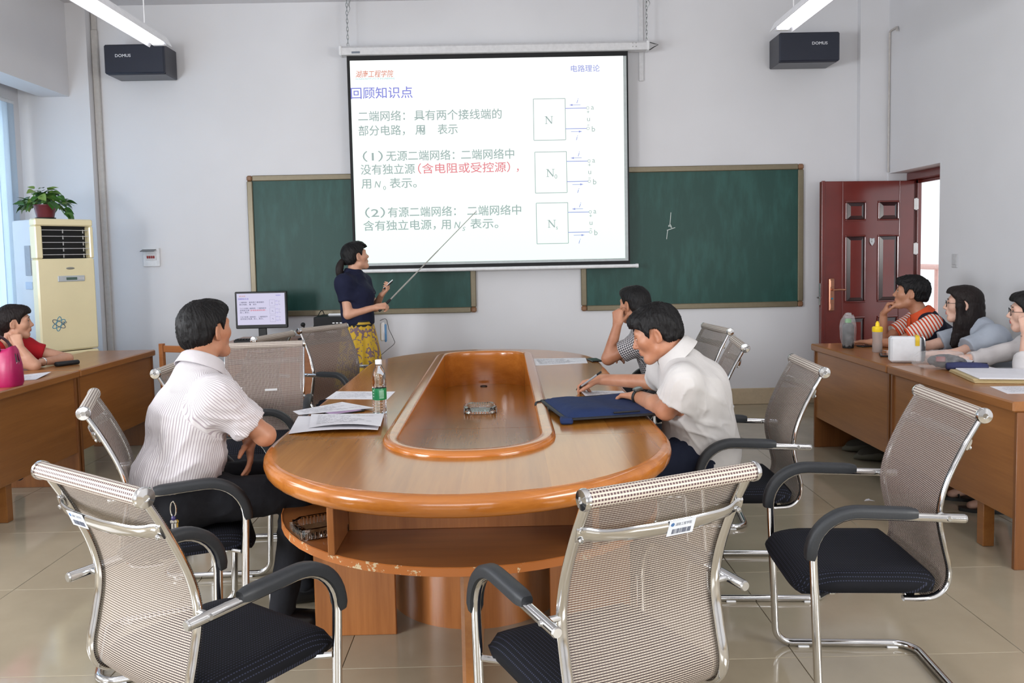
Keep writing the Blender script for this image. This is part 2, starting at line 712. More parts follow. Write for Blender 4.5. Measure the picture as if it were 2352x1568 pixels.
def blind_mat():
    m = NT('window_blind_fabric')
    m.t.nodes.remove(m.b)
    v = m.coord('Object')
    nz = m.noise(v, 300, 2)
    col = m.ramp(nz, [(0.3, hexc(214, 226, 236)), (0.7, hexc(226, 236, 244))])
    d = m.n('ShaderNodeBsdfDiffuse')
    t = m.n('ShaderNodeBsdfTranslucent')
    x = m.n('ShaderNodeMixShader')
    x.inputs[0].default_value = 0.55
    for s in (d, t):
        m.l(col, s.inputs['Color'])
    m.l(d.outputs[0], x.inputs[1])
    m.l(t.outputs[0], x.inputs[2])
    m.l(x.outputs[0], m.out.inputs['Surface'])
    return m.m


# vertical blind in front of the far window: single vanes hanging from a rail
bl = thing('vertical_blind', 'pale blue-white vertical blind closed over the window behind the air conditioner', 'blind', (XL + 0.05, 6.36, 2.92))
M['blind'] = blind_mat()
MB().box(V(-0.02, -1.14, -0.03), V(0.02, 1.14, 0.0), bev=0.004).build('head_rail', M['alu'], bl, 0)
vane = None
for k in range(26):
    y = -1.10 + k * 0.088
    if vane is None:
        g = [[V(0.012 * math.cos(s * 1.2), s * 0.047, z) for s in np.linspace(-1, 1, 5)] for z in (-0.03, -2.25)]
        vane = MB().sheet(g, 0.001).build('vane', M['blind'], bl, 60)
        o = vane
    else:
        o = vane.copy()
        C.objects.link(o)
        o.parent = bl
    o.location = (0.004 * (k % 2), y, 0)

# ---------------------------------------------------------------- outside the door: walkway with parapet
M['corridor'] = plain('walkway_floor', (206, 186, 176), 0.6)
M['parapet'] = plain('pink_parapet_tile', (214, 176, 168), 0.5)
structure(MB().box(V(XR + 0.28, 3.0, -0.2), V(5.6, 11.5, -0.01)).build('walkway', M['corridor'], smooth=0))
par = structure(MB().box(V(5.3, 3.0, -0.01), V(5.42, 11.5, 0.55)).build('parapet', M['parapet'], smooth=0))
slab = None
for k in range(38):
    y = 7.5 + k * 0.105
    if y > 11.4:
        break
    if slab is None:
        slab = MB().box(V(-0.012, 0, 0), V(0, 0.1, 0.42), bev=0.004).build('tile', M['parapet'], par, 0)
        o = slab
    else:
        o = slab.copy()
        C.objects.link(o)
        o.parent = par
    o.location = (5.3, y, 0.12)
M['rail_pink'] = plain('pink_rail_paint', (226, 182, 172), 0.4)
rl = thing('walkway_railing', 'pinkish pipe railing on the walkway seen through the open door', 'railing', (5.36, 7.2, 0.55))
MB().tube([V(0, -4, 0.66), V(0, 4.2, 0.66)], 0.035, 10).build('handrail', M['rail_pink'], rl)
post = None
for k in range(9):
    if post is None:
        post = MB().cyl(V(0, 0, 0), V(0, 0, 0.64), 0.024, n=8).build('post', M['rail_pink'], rl)
        o = post
    else:
        o = post.copy()
        C.objects.link(o)
        o.parent = rl
    o.location = (0, -3.8 + k * 0.97, 0)

# ---------------------------------------------------------------- the door
M['door'] = plain('dark_red_door_paint', (110, 36, 28), 0.22, 0, 0.10, 5, 0, 0.6, 0.6)
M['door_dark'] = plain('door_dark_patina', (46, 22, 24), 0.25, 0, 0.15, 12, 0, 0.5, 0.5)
M['copper'] = plain('rose_copper', (196, 138, 112), 0.28, 0.85, 0.06, 40)
M['hinge'] = plain('hinge_white', (224, 222, 220), 0.35)
door = structure(bpy.data.objects.new('door_1', None))
C.objects.link(door)
door.location = (3.80, 7.665, 0)
door.rotation_euler = (0, 0, math.radians(7.0))
L, T = 0.90, 0.055
mb = MB().box(V(-L, -T / 2, 0.012), V(0, T / 2, 2.075), bev=0.004)
for x in (-0.144, -0.702):
    mb.box(V(x * 1.0 - 0.005, -T / 2 - 0.006, 0.012), V(x + 0.005, -T / 2, 2.075), bev=0.002)
mb.box(V(-L - 0.008, -T / 2 - 0.008, 0.012), V(-L + 0.025, -T / 2 + 0.01, 2.079), bev=0.003)
mb.build('leaf', M['door'], door, 0)
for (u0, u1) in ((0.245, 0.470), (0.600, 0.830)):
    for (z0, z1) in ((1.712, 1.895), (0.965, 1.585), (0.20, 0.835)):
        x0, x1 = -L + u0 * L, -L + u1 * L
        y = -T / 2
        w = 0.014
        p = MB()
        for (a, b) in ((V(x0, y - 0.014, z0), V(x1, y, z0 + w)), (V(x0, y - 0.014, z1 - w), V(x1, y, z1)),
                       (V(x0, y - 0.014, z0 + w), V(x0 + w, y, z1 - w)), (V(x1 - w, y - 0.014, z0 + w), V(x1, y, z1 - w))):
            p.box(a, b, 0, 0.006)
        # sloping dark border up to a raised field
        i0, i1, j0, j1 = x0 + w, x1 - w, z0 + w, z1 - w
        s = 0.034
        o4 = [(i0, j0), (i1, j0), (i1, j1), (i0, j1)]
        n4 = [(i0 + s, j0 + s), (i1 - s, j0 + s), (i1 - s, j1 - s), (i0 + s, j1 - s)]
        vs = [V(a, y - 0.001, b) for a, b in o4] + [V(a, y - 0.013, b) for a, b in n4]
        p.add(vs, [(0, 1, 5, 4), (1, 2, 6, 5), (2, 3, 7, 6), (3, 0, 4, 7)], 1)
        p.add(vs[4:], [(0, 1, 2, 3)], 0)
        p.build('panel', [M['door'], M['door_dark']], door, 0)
hp = MB().box(V(-0.052, -0.018, -0.150), V(0.0, 0, 0.150), bev=0.008).box(V(-0.043, -0.021, 0.07), V(-0.009, -0.016, 0.13), bev=0.004)\
    .box(V(-0.043, -0.021, -0.13), V(-0.009, -0.016, -0.08), bev=0.004)
plate = hp.build('handle_plate', M['copper'], door, 30, (-L + 0.115, -T / 2 - 0.001, 1.045))
MB().cyl(V(-0.026, -0.015, 0.045), V(-0.026, -0.05, 0.045), 0.010).tube([V(-0.026, -0.048, 0.045), V(0.03, -0.05, 0.047), V(0.09, -0.046, 0.043)], [0.009, 0.009, 0.007], 10)\
    .build('lever', M['copper'], plate)
M['key_blue'] = plain('blue_key_ring', (40, 130, 160), 0.4)
MB().lathe([(0.009, 0), (0.009, 0.006), (0, 0.007)], (-0.026, -0.016, -0.035), 12, axis=(0, -1, 0)).build('keyhole_cover', M['key_blue'], plate)
sh = MB().prism([(-0.022, 0.03), (0, 0.024), (0.022, 0.03), (0.024, -0.005), (0.014, -0.025), (0, -0.042), (-0.014, -0.025), (-0.024, -0.005)], 0, 0.008,
                fr=(V(0, 0, 0), V(1, 0, 0), V(0, 0, 1), V(0, -1, 0)))
sh.lathe([(0.011, 0.008), (0.010, 0.013), (0.006, 0.014), (0.0, 0.012)], (0, 0, 0.004), 14, axis=(0, -1, 0))
sh.build('peephole_shield', M['steel'], door, 30, (-L + 0.535 * L, -T / 2 - 0.001, 1.525))
for z in (0.35, 1.45, 1.86):
    h = MB().box(V(-0.005, -0.035, -0.05), V(0.052, -0.028, 0.05), bev=0.002).cyl(V(0.018, -0.030, -0.055), V(0.018, -0.030, 0.055), 0.009, n=10)
    h.build('hinge', M['hinge'], door, 30, (0, 0, z))
MB().box(V(-L - 0.009, -0.012, 0.95), V(-L - 0.004, 0.012, 1.15), bev=0.001).cyl(V(-L - 0.004, 0, 1.02), V(-L - 0.03, 0, 1.02), 0.008, n=8).build('lock_edge', M['steel'], door, 30)
# door frame set in the thickness of the wall
fr = MB()
fx0, fx1 = XR + 0.17, XR + 0.27
fr.box(V(fx0, DOOR[1] - 0.05, 0), V(fx1, DOOR[1], DOOR[2] - 0.07), bev=0.004)
fr.box(V(fx0, DOOR[0], 0), V(fx1, DOOR[0] + 0.05, DOOR[2] - 0.07), bev=0.004)
fr.box(V(fx0, DOOR[0], DOOR[2] - 0.07), V(fx1, DOOR[1], DOOR[2] - 0.0), bev=0.004)
fr.box(V(fx1 - 0.035, DOOR[0] + 0.05, DOOR[2] - 0.10), V(fx1, DOOR[1] - 0.05, DOOR[2] - 0.07), bev=0.003)
fr.box(V(fx1 - 0.035, DOOR[1] - 0.085, 0), V(fx1, DOOR[1] - 0.05, DOOR[2] - 0.07), bev=0.003)
df = structure(fr.build('trim_7', M['door'], smooth=0))
for z in (0.9, 1.2, 1.55, 1.68):
    MB().lathe([(0.012, 0), (0.012, 0.003), (0, 0.003)], (fx0 + 0.03, DOOR[1] - 0.05, z), 10, axis=(0, -1, 0)).build('bolt_hole', M['black'], df)

# ---------------------------------------------------------------- wall marks, switch plate
M['faint'] = plain('faded_wall_patch', (200, 200, 202), 0.6)
sw = MB().box(V(XR - 0.008, 6.52, 1.295), V(XR, 6.60, 1.405), bev=0.003).box(V(XR - 0.012, 6.535, 1.32), V(XR - 0.008, 6.585, 1.38), bev=0.002).build('light_switch', M['faint'], smooth=0)
tag(sw, 'pale flat switch plate on the wall beside the open door', 'switch')

# ---------------------------------------------------------------- breaker box on the back wall
bx = thing('breaker_box', 'white flush breaker box with its dark flap lifted on the back wall', 'fuse box', (-3.285, YB, 1.515))
MB().box(V(-0.078, -0.022, -0.088), V(0.078, 0, 0.085), bev=0.005).build('box_body', M['white_plastic'], bx, 0)
MB().box(V(-0.050, -0.027, -0.030), V(0.050, -0.020, 0.035), bev=0.002).build('inner_plate', M['white_paint'], bx, 0)
M['smoke'] = plain('smoked_flap', (74, 78, 80), 0.15)
MB().add([V(-0.075, -0.024, 0.07), V(0.05, -0.024, 0.07), V(0.055, -0.085, 0.052), V(-0.075, -0.085, 0.052), V(-0.075, -0.024, 0.074), V(0.05, -0.024, 0.074), V(0.055, -0.085, 0.056), V(-0.075, -0.085, 0.056)],
         [(0, 1, 2, 3), (4, 7, 6, 5), (0, 4, 5, 1), (1, 5, 6, 2), (2, 6, 7, 3), (3, 7, 4, 0)]).build('flap', M['smoke'], bx, 0)
M['red_switch'] = plain('red_toggle', (150, 40, 40), 0.4)
for k in range(4):
    MB().box(V(-0.036 + k * 0.019, -0.034, -0.012), V(-0.022 + k * 0.019, -0.026, 0.012), bev=0.002).build('toggle', M['red_switch'], bx, 0)

# ---------------------------------------------------------------- hanging lamps
M['tube'] = emitter('fluorescent_tube', (240, 240, 252), 9.0)
M['reflector'] = plain('lamp_reflector_white', (236, 236, 240), 0.35)


def batten(label, x0, y0, y1, sgn):
    t = thing('hanging_lamp', label, 'lamp', (x0, y0, 3.0))
    n = -1
    L = y0 - y1
    prof = [(-0.080, -0.034), (-0.045, 0.03), (0.045, 0.03), (0.080, -0.034), (0.075, -0.034), (0.042, 0.024), (-0.042, 0.024), (-0.075, -0.034)]
    MB().prism(prof, 0.0, -L, fr=(V(0, 0, 0), V(1, 0, 0), V(0, 0, 1), V(0, 1, 0))).build('reflector', M['reflector'], t, 0)
    MB().box(V(-0.03, -L + 0.02, -0.005), V(0.03, -0.02, 0.025), bev=0.004).build('ballast', M['white_paint'], t, 0)
    for dx in (-0.027, 0.027):
        MB().cyl(V(dx, -0.05, -0.016), V(dx, -L + 0.05, -0.016), 0.0135, n=10).build('tube', M['tube'], t)
    for yy in (-0.03, -L + 0.03):
        MB().box(V(-0.045, yy - 0.02, -0.03), V(0.045, yy + 0.02, 0.0), bev=0.004).build('tube_holder', M['white_plastic'], t, 0)
    for yy in (-0.25, -L + 0.25):
        MB().cyl(V(0, yy, 0.03), V(0, yy, ZC - 3.0), 0.0045, n=6).build('suspension_rod', M['white_paint'], t)
    return t


batten('long lit white tube lamp hanging over the teaching side near the air conditioner', -2.36, 5.92, 3.2, 1)
batten('long lit white tube lamp hanging near the wall with the open door', 1.955, 5.82, 3.2, 1)
# ================================================================ conference table
TX, HW, Y0, Y1 = -0.145, 0.775, 2.40, 6.27     # centre line, half width, near and far end
TZ = 0.76
table = thing('conference_table', 'large glossy orange-brown oval meeting table with a sunken oval well in the middle', 'table', (TX, (Y0 + Y1) / 2, 0))
TCY = (Y0 + Y1) / 2
SN, SF = 3.21, 5.46                # where the straight sides start and stop


def ring(hw, yn, sn, yf, sf, nend=28, nside=10, ex=2.0):
    """points round an oval, counter-clockwise from the right straight side; local to the table"""
    p = []
    for k in range(nside):
        p.append(V(hw, sn + (sf - sn) * k / nside - TCY, 0))
    for k in range(nend):
        a = math.pi * k / nend
        p.append(V(hw * math.copysign(abs(math.cos(a)) ** (2 / ex), math.cos(a)), sf + (yf - sf) * abs(math.sin(a)) ** (2 / ex) - TCY, 0))
    for k in range(nside):
        p.append(V(-hw, sf + (sn - sf) * k / nside - TCY, 0))
    for k in range(nend):
        a = math.pi * k / nend
        p.append(V(-hw * math.copysign(abs(math.cos(a)) ** (2 / ex), math.cos(a)), sn + (yn - sn) * abs(math.sin(a)) ** (2 / ex) - TCY, 0))
    return p


NE, NS = 28, 10
# inner well edge and rim
RH, RN, RSN, RF, RSF = 0.335, 2.875, 3.22, 6.0, 5.75
outer_top = ring(HW - 0.03, Y0 + 0.03, SN, Y1 - 0.03, SF)
inner_top = ring(RH - 0.02, RN + 0.02, RSN, RF - 0.02, RSF, ex=2.2)
NR = len(outer_top)
parts = [('right', 0, NS), ('far', NS, NS + NE), ('left', NS + NE, 2 * NS + NE), ('near', 2 * NS + NE, NR)]
for nm, a, b in parts:
    mb = MB()
    idx = [i % NR for i in range(a, b + 1)]
    o = [outer_top[i].copy() for i in idx]
    q = [inner_top[i].copy() for i in idx]
    for arr in (o, q):                        # narrow joint between the veneered boards
        arr[0] += unit(arr[1] - arr[0]) * 0.0012
        arr[-1] += unit(arr[-2] - arr[-1]) * 0.0012
    n = len(idx)
    vs, fs = [], []
    for k in range(n):
        for s in np.linspace(0, 1, 5):
            p = o[k] * (1 - s) + q[k] * s
            vs.append(V(p[0], p[1], TZ))
    for k in range(n):
        vs.append(V(o[k][0], o[k][1], TZ - 0.05))
    for k in range(n):
        vs.append(V(q[k][0], q[k][1], TZ - 0.05))
    for k in range(n - 1):
        for s in range(4):
            fs.append((k * 5 + s, k * 5 + s + 1, (k + 1) * 5 + s + 1, (k + 1) * 5 + s))
        fs.append((n * 5 + k, n * 5 + k + 1, n * 6 + k + 1, n * 6 + k))
        fs.append((k * 5, (k + 1) * 5, n * 5 + k + 1, n * 5 + k))
    for k, e in ((0, 0), (n - 1, 1)):
        fs.append(tuple([k * 5 + s for s in range(5)] + [n * 6 + k, n * 5 + k]))
    mb.add(vs, fs)
    mb.build('tabletop_board', M['table_end'] if nm in ('far', 'near') else M['table'], table, 20)


def sweep_ring(mb, base, prof, mi=0):
    """closed sweep: prof (outward, z) offsets along ring points"""
    n = len(base)
    m = len(prof)
    b = np.array(base)
    t = np.roll(b, -1, 0) - np.roll(b, 1, 0)
    t /= np.linalg.norm(t, axis=1)[:, None]
    nor = np.stack([t[:, 1], -t[:, 0], t[:, 2] * 0], 1)
    vs = [b[i] + nor[i] * p[0] + V(0, 0, p[1]) for i in range(n) for p in prof]
    fs = [(i * m + j, i * m + (j + 1) % m, ((i + 1) % n) * m + (j + 1) % m, ((i + 1) % n) * m + j) for i in range(n) for j in range(m)]
    mb.add(vs, fs, mi)


# rounded solid-wood edge
prof = [(-0.004, TZ - 0.001)] + [(0.006 + 0.026 * math.sin(a), TZ - 0.032 + 0.031 * math.cos(a) * (1 if a < math.pi / 2 else 1.25)) for a in np.linspace(0.12, math.pi - 0.1, 11)] + [(-0.012, TZ - 0.068), (-0.012, TZ - 0.03)]
mb = MB()
sweep_ring(mb, outer_top, prof)
mb.build('edge_band', M['table_edge'], table, 40)
# raised rim round the well
rim_mid = ring(RH - 0.028, RN + 0.028, RSN, RF - 0.028, RSF, ex=2.2)
prof = [(-0.026, TZ - 0.05), (-0.030, TZ + 0.004), (-0.027, TZ + 0.015), (-0.020, TZ + 0.020), (0.008, TZ + 0.021), (0.020, TZ + 0.018), (0.029, TZ + 0.010), (0.031, TZ), (0.026, TZ - 0.02)]
mb = MB()
sweep_ring(mb, rim_mid, prof)
mb.build('well_rim', M['table_edge'], table, 40)
# well wall and floor
well = ring(RH - 0.056, RN + 0.056, RSN, RF - 0.056, RSF, ex=2.2)
mb = MB()
sweep_ring(mb, well, [(0.0, TZ - 0.01), (0.0, 0.532), (0.012, 0.532), (0.012, TZ - 0.01)])
mb.build('well_wall', M['table_edge'], table, 40)
wpts = np.array([p[:2] for p in ring(RH - 0.050, RN + 0.050, RSN, RF - 0.050, RSF, 60, 10, ex=2.2)])
wr = wpts[wpts[:, 0] >= 0]
wr = wr[np.argsort(wr[:, 1])]
WY0, WY1 = wr[0, 1] + 0.001, wr[-1, 1] - 0.001
for (ya, yb) in ((WY0, 4.405 - TCY), (4.409 - TCY, WY1)):
    ysamp = np.linspace(ya, yb, 24)
    hw_ = np.maximum(0.002, np.interp(ysamp, wr[:, 1], wr[:, 0]))
    for (fa, fb) in ((-1.0, 1.0),):
        lx = [max(-h, fa * 0.285) if fa > -1 else -h for h in hw_]
        rx = [min(h, fb * 0.285) if fb < 1 else h for h in hw_]
        ok = [i for i in range(24) if rx[i] > lx[i] + 0.001]
        if len(ok) < 3:
            continue
        poly = [(rx[i], ysamp[i]) for i in ok] + [(lx[i], ysamp[i]) for i in reversed(ok)]
        MB().prism(poly, 0.520, 0.540).build('well_floor_board', M['table'], table, 0)
MB().lathe([(0.026, 0), (0.024, 0.006), (0.014, 0.008), (0.010, 0.003), (0, 0.003)], (-0.01, 5.83 - TCY, 0.540), 16).build('cable_grommet', M['black_plastic'], table)
# shelf under the top with its dividers
shelf = ring(HW - 0.055, Y0 + 0.07, SN, Y1 - 0.07, SF)
mb = MB().prism([p[:2] for p in shelf], 0.492, 0.518)
mb.build('shelf', M['table_shelf'], table, 30)
mb = MB()
sweep_ring(mb, shelf, [(-0.001, 0.490), (0.003, 0.492), (0.003, 0.518), (-0.001, 0.520)])
M['chipped_edge'] = None


def chipped():
    m = NT('chipped_shelf_edge')
    v = m.coord('Object')
    n1 = m.noise(v, 38, 5, 0.7)
    n2 = m.noise(v, 5, 2)
    f = m.math('MULTIPLY', m.math('GREATER_THAN', n1, 0.60), m.math('GREATER_THAN', n2, 0.47))
    m.l(m.mix(f, hexc(176, 104, 48), hexc(206, 186, 150)), m.b.inputs['Base Color'])
    m.b.inputs['Roughness'].default_value = 0.45
    return m.m


M['chipped_edge'] = chipped()
mb.build('shelf_edge', M['chipped_edge'], table, 40)
for x in (-0.425, 0.425):
    MB().box(V(x - 0.011, 2.60 - TCY, 0.519), V(x + 0.011, 3.55 - TCY, TZ - 0.05), bev=0.002).build('divider', M['table_base'], table, 0)
    MB().box(V(x - 0.011, 5.15 - TCY, 0.519), V(x + 0.011, 6.05 - TCY, TZ - 0.05), bev=0.002).build('divider', M['table_base'], table, 0)
MB().box(V(-0.413, 2.845 - TCY, 0.519), V(0.413, 2.865 - TCY, TZ - 0.07)).build('back_board', M['table_base'], table, 0)
for s in (-1, 1):
    MB().box(V(s * 0.66 - 0.011, 3.21 - TCY, 0.519), V(s * 0.66 + 0.011, 5.46 - TCY, TZ - 0.05)).build('side_board', M['table_base'], table, 0)
# pedestal: curved drum, cross panels, radial fin
for sgn, yc in ((-1, 3.56), (1, 5.1)):
    p = [V(0.37 * math.cos(a), yc + sgn * 0.39 * math.sin(a) - TCY) for a in np.linspace(0, math.pi, 25)]
    q = [V(0.35 * math.cos(a), yc + sgn * 0.37 * math.sin(a) - TCY) for a in np.linspace(math.pi, 0, 25)]
    MB().prism(p + q, 0.0, 0.492).build('pedestal_drum', M['table_base'], table, 40)
for s in (-1, 1):
    MB().box(V(s * 0.30, 3.14 - TCY, 0), V(s * 0.615, 3.165 - TCY, 0.492), bev=0.003).build('pedestal_panel', M['table_base'], table, 0)
    MB().box(V(s * 0.30, 5.50 - TCY, 0), V(s * 0.615, 5.525 - TCY, 0.492), bev=0.003).build('pedestal_panel', M['table_base'], table, 0)
MB().box(V(-0.012, 2.55 - TCY, 0), V(0.042, 3.17 - TCY, 0.492), bev=0.012).build('fin_leg', M['desk'], table, 0)
MB().box(V(-0.027, 5.5 - TCY, 0), V(0.027, 6.12 - TCY, 0.492), bev=0.012).build('fin_leg', M['desk'], table, 0)


# ================================================================ long side desks
def desk(label, xf, sgn, y0, y1):
    """sgn: +1 when the desk's body lies towards +x of its front panel"""
    t = thing('long_desk', label, 'desk', (xf, (y0 + y1) / 2, 0), 0, None)
    h = (y1 - y0) / 2 - 0.004
    x = lambda a: sgn * a
    MB().box(V(x(-0.02), -h, 0.722), V(x(0.52), h, 0.770), bev=0.007).build('desktop', M['desk'], t, 0)
    MB().box(V(x(0.012), -h + 0.022, 0.225), V(x(0.032), h - 0.022, 0.721), bev=0.002).build('front_panel', M['desk'], t, 0)
    for s in (-1, 1):
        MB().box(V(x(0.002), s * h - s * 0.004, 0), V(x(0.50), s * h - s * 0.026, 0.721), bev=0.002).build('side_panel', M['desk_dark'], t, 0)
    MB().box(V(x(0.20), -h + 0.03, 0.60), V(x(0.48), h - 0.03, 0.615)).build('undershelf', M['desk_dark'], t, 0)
    return t


desk('brown veneered desk by the open red door, white handbag on it', 2.28, 1, 4.85, 6.06)
desk('brown veneered desk with the tan paper folder on it', 2.28, 1, 3.62, 4.845)
desk('brown veneered desk beside the air conditioner, with the woman in red leaning on it', -2.82, -1, 5.445, 6.63)
desk('brown veneered desk carrying the pink handbag', -2.82, -1, 4.24, 5.44)
dl = tag(MB().box(V(-0.028, -0.028, 0), V(0.028, 0.028, 0.60), bev=0.003).build('desk_prop_leg', M['desk'], None, 0, (2.345, 3.96, 0)),
         'square wooden support under the desk with the folder', 'support')
dl2 = tag(MB().box(V(-0.028, -0.028, 0), V(0.028, 0.028, 0.60), bev=0.003).build('desk_prop_leg', M['desk'], None, 0, (-2.885, 4.69, 0)),
          'square wooden support under the desk with the pink handbag', 'support')
# ================================================================ chalkboards
M['board'] = None


def board_mat():
    m = NT('chalkboard_green')
    v = m.coord('Object', (1, 1, 1))
    n1 = m.noise(m.coord('Object', (1.6, 1, 0.8), (0, 0.5, 0)), 1.6, 5, 0.6)
    n2 = m.noise(m.coord('Object', (3, 1, 0.7), (0, -0.4, 0)), 4, 4, 0.6)
    f = m.math('MULTIPLY', n1, n2)
    m.l(m.ramp(f, [(0.22, hexc(28, 70, 63)), (0.36, hexc(40, 84, 77))]), m.b.inputs['Base Color'])
    m.b.inputs['Roughness'].default_value = 0.42
    m.b.inputs['Specular IOR Level'].default_value = 0.35
    return m.m


M['board'] = board_mat()
M['board_frame'] = plain('olive_board_frame', (122, 112, 90), 0.35, 0.3, 0.05, 40)
M['board_corner'] = plain('brown_corner_cap', (134, 96, 66), 0.45)
M['chalk'] = plain('white_chalk', (232, 236, 232), 0.9)


def chalkboard(label, x0, x1, z0, z1):
    t = thing('chalkboard', label, 'chalkboard', ((x0 + x1) / 2, YB, (z0 + z1) / 2))
    hx, hz = (x1 - x0) / 2, (z1 - z0) / 2
    w = 0.052
    MB().box(V(-hx + 0.01, -0.018, -hz + 0.01), V(hx - 0.01, -0.004, hz - 0.01)).build('writing_surface', M['board'], t, 0)
    for s in (-1, 1):
        MB().box(V(-hx + w, -0.034, s * hz), V(hx - w, -0.002, s * (hz - w)), bev=0.006).build('frame_rail', M['board_frame'], t, 0)
        MB().box(V(s * hx, -0.034, -hz + w), V(s * (hx - w), -0.002, hz - w), bev=0.006).build('frame_rail', M['board_frame'], t, 0)
    for sx in (-1, 1):
        for sz in (-1, 1):
            MB().box(V(sx * hx, -0.038, sz * hz), V(sx * (hx - w), -0.002, sz * (hz - w)), bev=0.012).build('corner_cap', M['board_corner'], t, 0)
    return t


bl1 = chalkboard('green chalkboard behind the teacher and the desk monitor, partly behind the projection screen', -2.365, -0.258, 0.935, 2.250)
bl2 = chalkboard('green chalkboard beside the red door with a small chalk stroke drawn on it', 0.730, 2.828, 0.925, 2.262)
mb = MB()
for (a, b) in (((1.583, 1.834), (1.571, 1.705)), ((1.571, 1.705), (1.592, 1.690)), ((1.575, 1.722), (1.588, 1.700)), ((1.545, 1.668), (1.622, 1.692)), ((1.552, 1.672), (1.540, 1.585)), ((1.561, 1.70), (1.561, 1.717))):
    mb.tube([V(a[0] - 1.779, -0.0185, a[1] - 1.5935), V(b[0] - 1.779, -0.0185, b[1] - 1.5935)], 0.0032, 5)
mb.build('chalk_stroke', M['chalk'], bl2)

# ================================================================ projection screen
SY = 7.64
scr = thing('projection_screen', 'pulled-down projection screen showing a lecture slide on two-terminal networks', 'screen', (-0.03, SY, 3.33))
hs = MB()
prof = [(-0.055, -0.040), (0.05, -0.040), (0.05, 0.040), (-0.035, 0.040), (-0.055, 0.02)]
hs.prism(prof, -1.385, 1.372, fr=(V(0, 0, 0), V(0, 1, 0), V(0, 0, 1), V(1, 0, 0)))
case = hs.build('case', M['white_paint'], scr, 30)
for x in (-1.392, 1.380):
    MB().box(V(x - 0.014, -0.060, -0.044), V(x + 0.014, 0.055, 0.044), bev=0.008).build('end_cap', M['white_plastic'], scr, 0)
M['label_grey'] = plain('case_label', (120, 128, 140), 0.4)
MB().box(V(-1.29, -0.057, -0.03), V(-1.215, -0.055, -0.012)).build('case_label', M['label_grey'], case, 0)
for x in (1.24, 1.27):
    for z in (-0.012, 0.02):
        MB().lathe([(0.006, 0), (0.005, 0.003), (0, 0.003)], (x, -0.055, z), 8, axis=(0, -1, 0)).build('screw', M['steel'], case)
MB().tube([V(1.385, -0.03, 0.03), V(1.43, -0.05, 0.012), V(1.47, -0.05, 0.0), V(1.43, -0.05, -0.02), V(1.39, -0.05, -0.045)], 0.004, 6).build('hook_cord', M['black_plastic'], scr)
# fabric with black border, local to the case (x, z)
fx0, fx1, fz0, fz1 = -1.345, 1.202, -1.975, -0.038
lx0, lx1, lz0, lz1 = -1.318, 1.172, -1.925, -0.082
bx_ = MB()
for (a, b) in (((fx0, fz0), (fx1, lz0 - 0.012)), ((fx0, lz1), (fx1, fz1)), ((fx0, lz0 - 0.012), (lx0, lz1)), ((lx1 + 0.038 - 0.022, lz0 - 0.012), (fx1, lz1))):
    bx_.box(V(a[0], -0.004, a[1]), V(b[0], 0.0, b[1]))
bx_.build('black_border', M['black'], scr, 0)
MB().box(V(lx0, -0.003, lz0 - 0.012), V(lx1 + 0.016, -0.0005, lz1)).build('fabric', M['screen_white'], scr, 0)
mb = MB().cyl(V(-1.45, -0.004, -1.985), V(1.262, -0.004, -1.985), 0.017, n=12)
mb.build('bottom_bar', M['white_plastic'], scr)
mb = MB()
for x in (-1.462, 1.266):
    mb = MB().cyl(V(x - 0.012, -0.004, -1.985), V(x + 0.012, -0.004, -1.985), 0.020, n=12)
    mb.build('bar_cap', M['white_plastic'], scr)
# the projected picture: white light and faint letters
M['slide'] = None


def slide_mat():
    m = NT('projected_slide_light')
    tc = m.n('ShaderNodeTexCoord')
    sp = m.n('ShaderNodeSeparateXYZ')
    m.l(tc.outputs['Generated'], sp.inputs[0])
    col = m.ramp(sp.outputs['Z'], [(0.0, (0.66, 0.80, 0.73, 1)), (0.45, (0.74, 0.83, 0.78, 1)), (1.0, (0.84, 0.88, 0.86, 1))])
    e = m.n('ShaderNodeEmission')
    e.inputs['Strength'].default_value = 1.7
    m.l(col, e.inputs['Color'])
    m.l(e.outputs[0], m.out.inputs['Surface'])
    return m.m


M['slide'] = slide_mat()
pic = MB().box(V(lx0, -0.0045, lz0 + 0.012), V(lx1 - 0.014, -0.003, lz1)).build('projected_image', M['slide'], scr, 0)
M['ink'] = emitter('slide_ink_grey', (178, 196, 194), 1.0)
M['ink_red'] = emitter('slide_ink_red', (250, 150, 160), 1.0)
M['ink_blue'] = emitter('slide_ink_blue', (164, 170, 238), 1.0)
M['ink_title'] = emitter('slide_ink_title', (150, 152, 238), 1.0)
M['ink_orange'] = emitter('slide_ink_orange', (236, 146, 124), 1.0)
M['ink_cyan'] = emitter('slide_ink_cyan', (140, 208, 210), 1.0)
INKS = [M[k] for k in ('ink', 'ink_red', 'ink_blue', 'ink_title', 'ink_orange', 'ink_cyan')]
# the slide's own page: 1000 wide (u to the right), 740 high (v down)
PU = (lx1 - 0.014 - lx0) / 1000.0
TILT = 0.0


def page(u, v, y=-0.0052):
    return V(lx0 + u * PU, y, lz1 - v * PU)


UX, UZ = V(1, 0, 0), V(0, 0, 1)


def slide_line(name, items, parent=pic):
    """items: (text, u, v of the baseline, width, size, ink, shear)"""
    out = []
    for (s, u, v, w, sz, ink, sh) in items:                # each phrase a part of its own
        mb = MB()
        put_text(mb, s, page(u, v), UX, UZ, width=(w * PU if w else None), size=sz * PU, shear=sh, mi=ink, bold=0.008)
        out.append(mb.build(name, INKS, parent, 0))
    return out


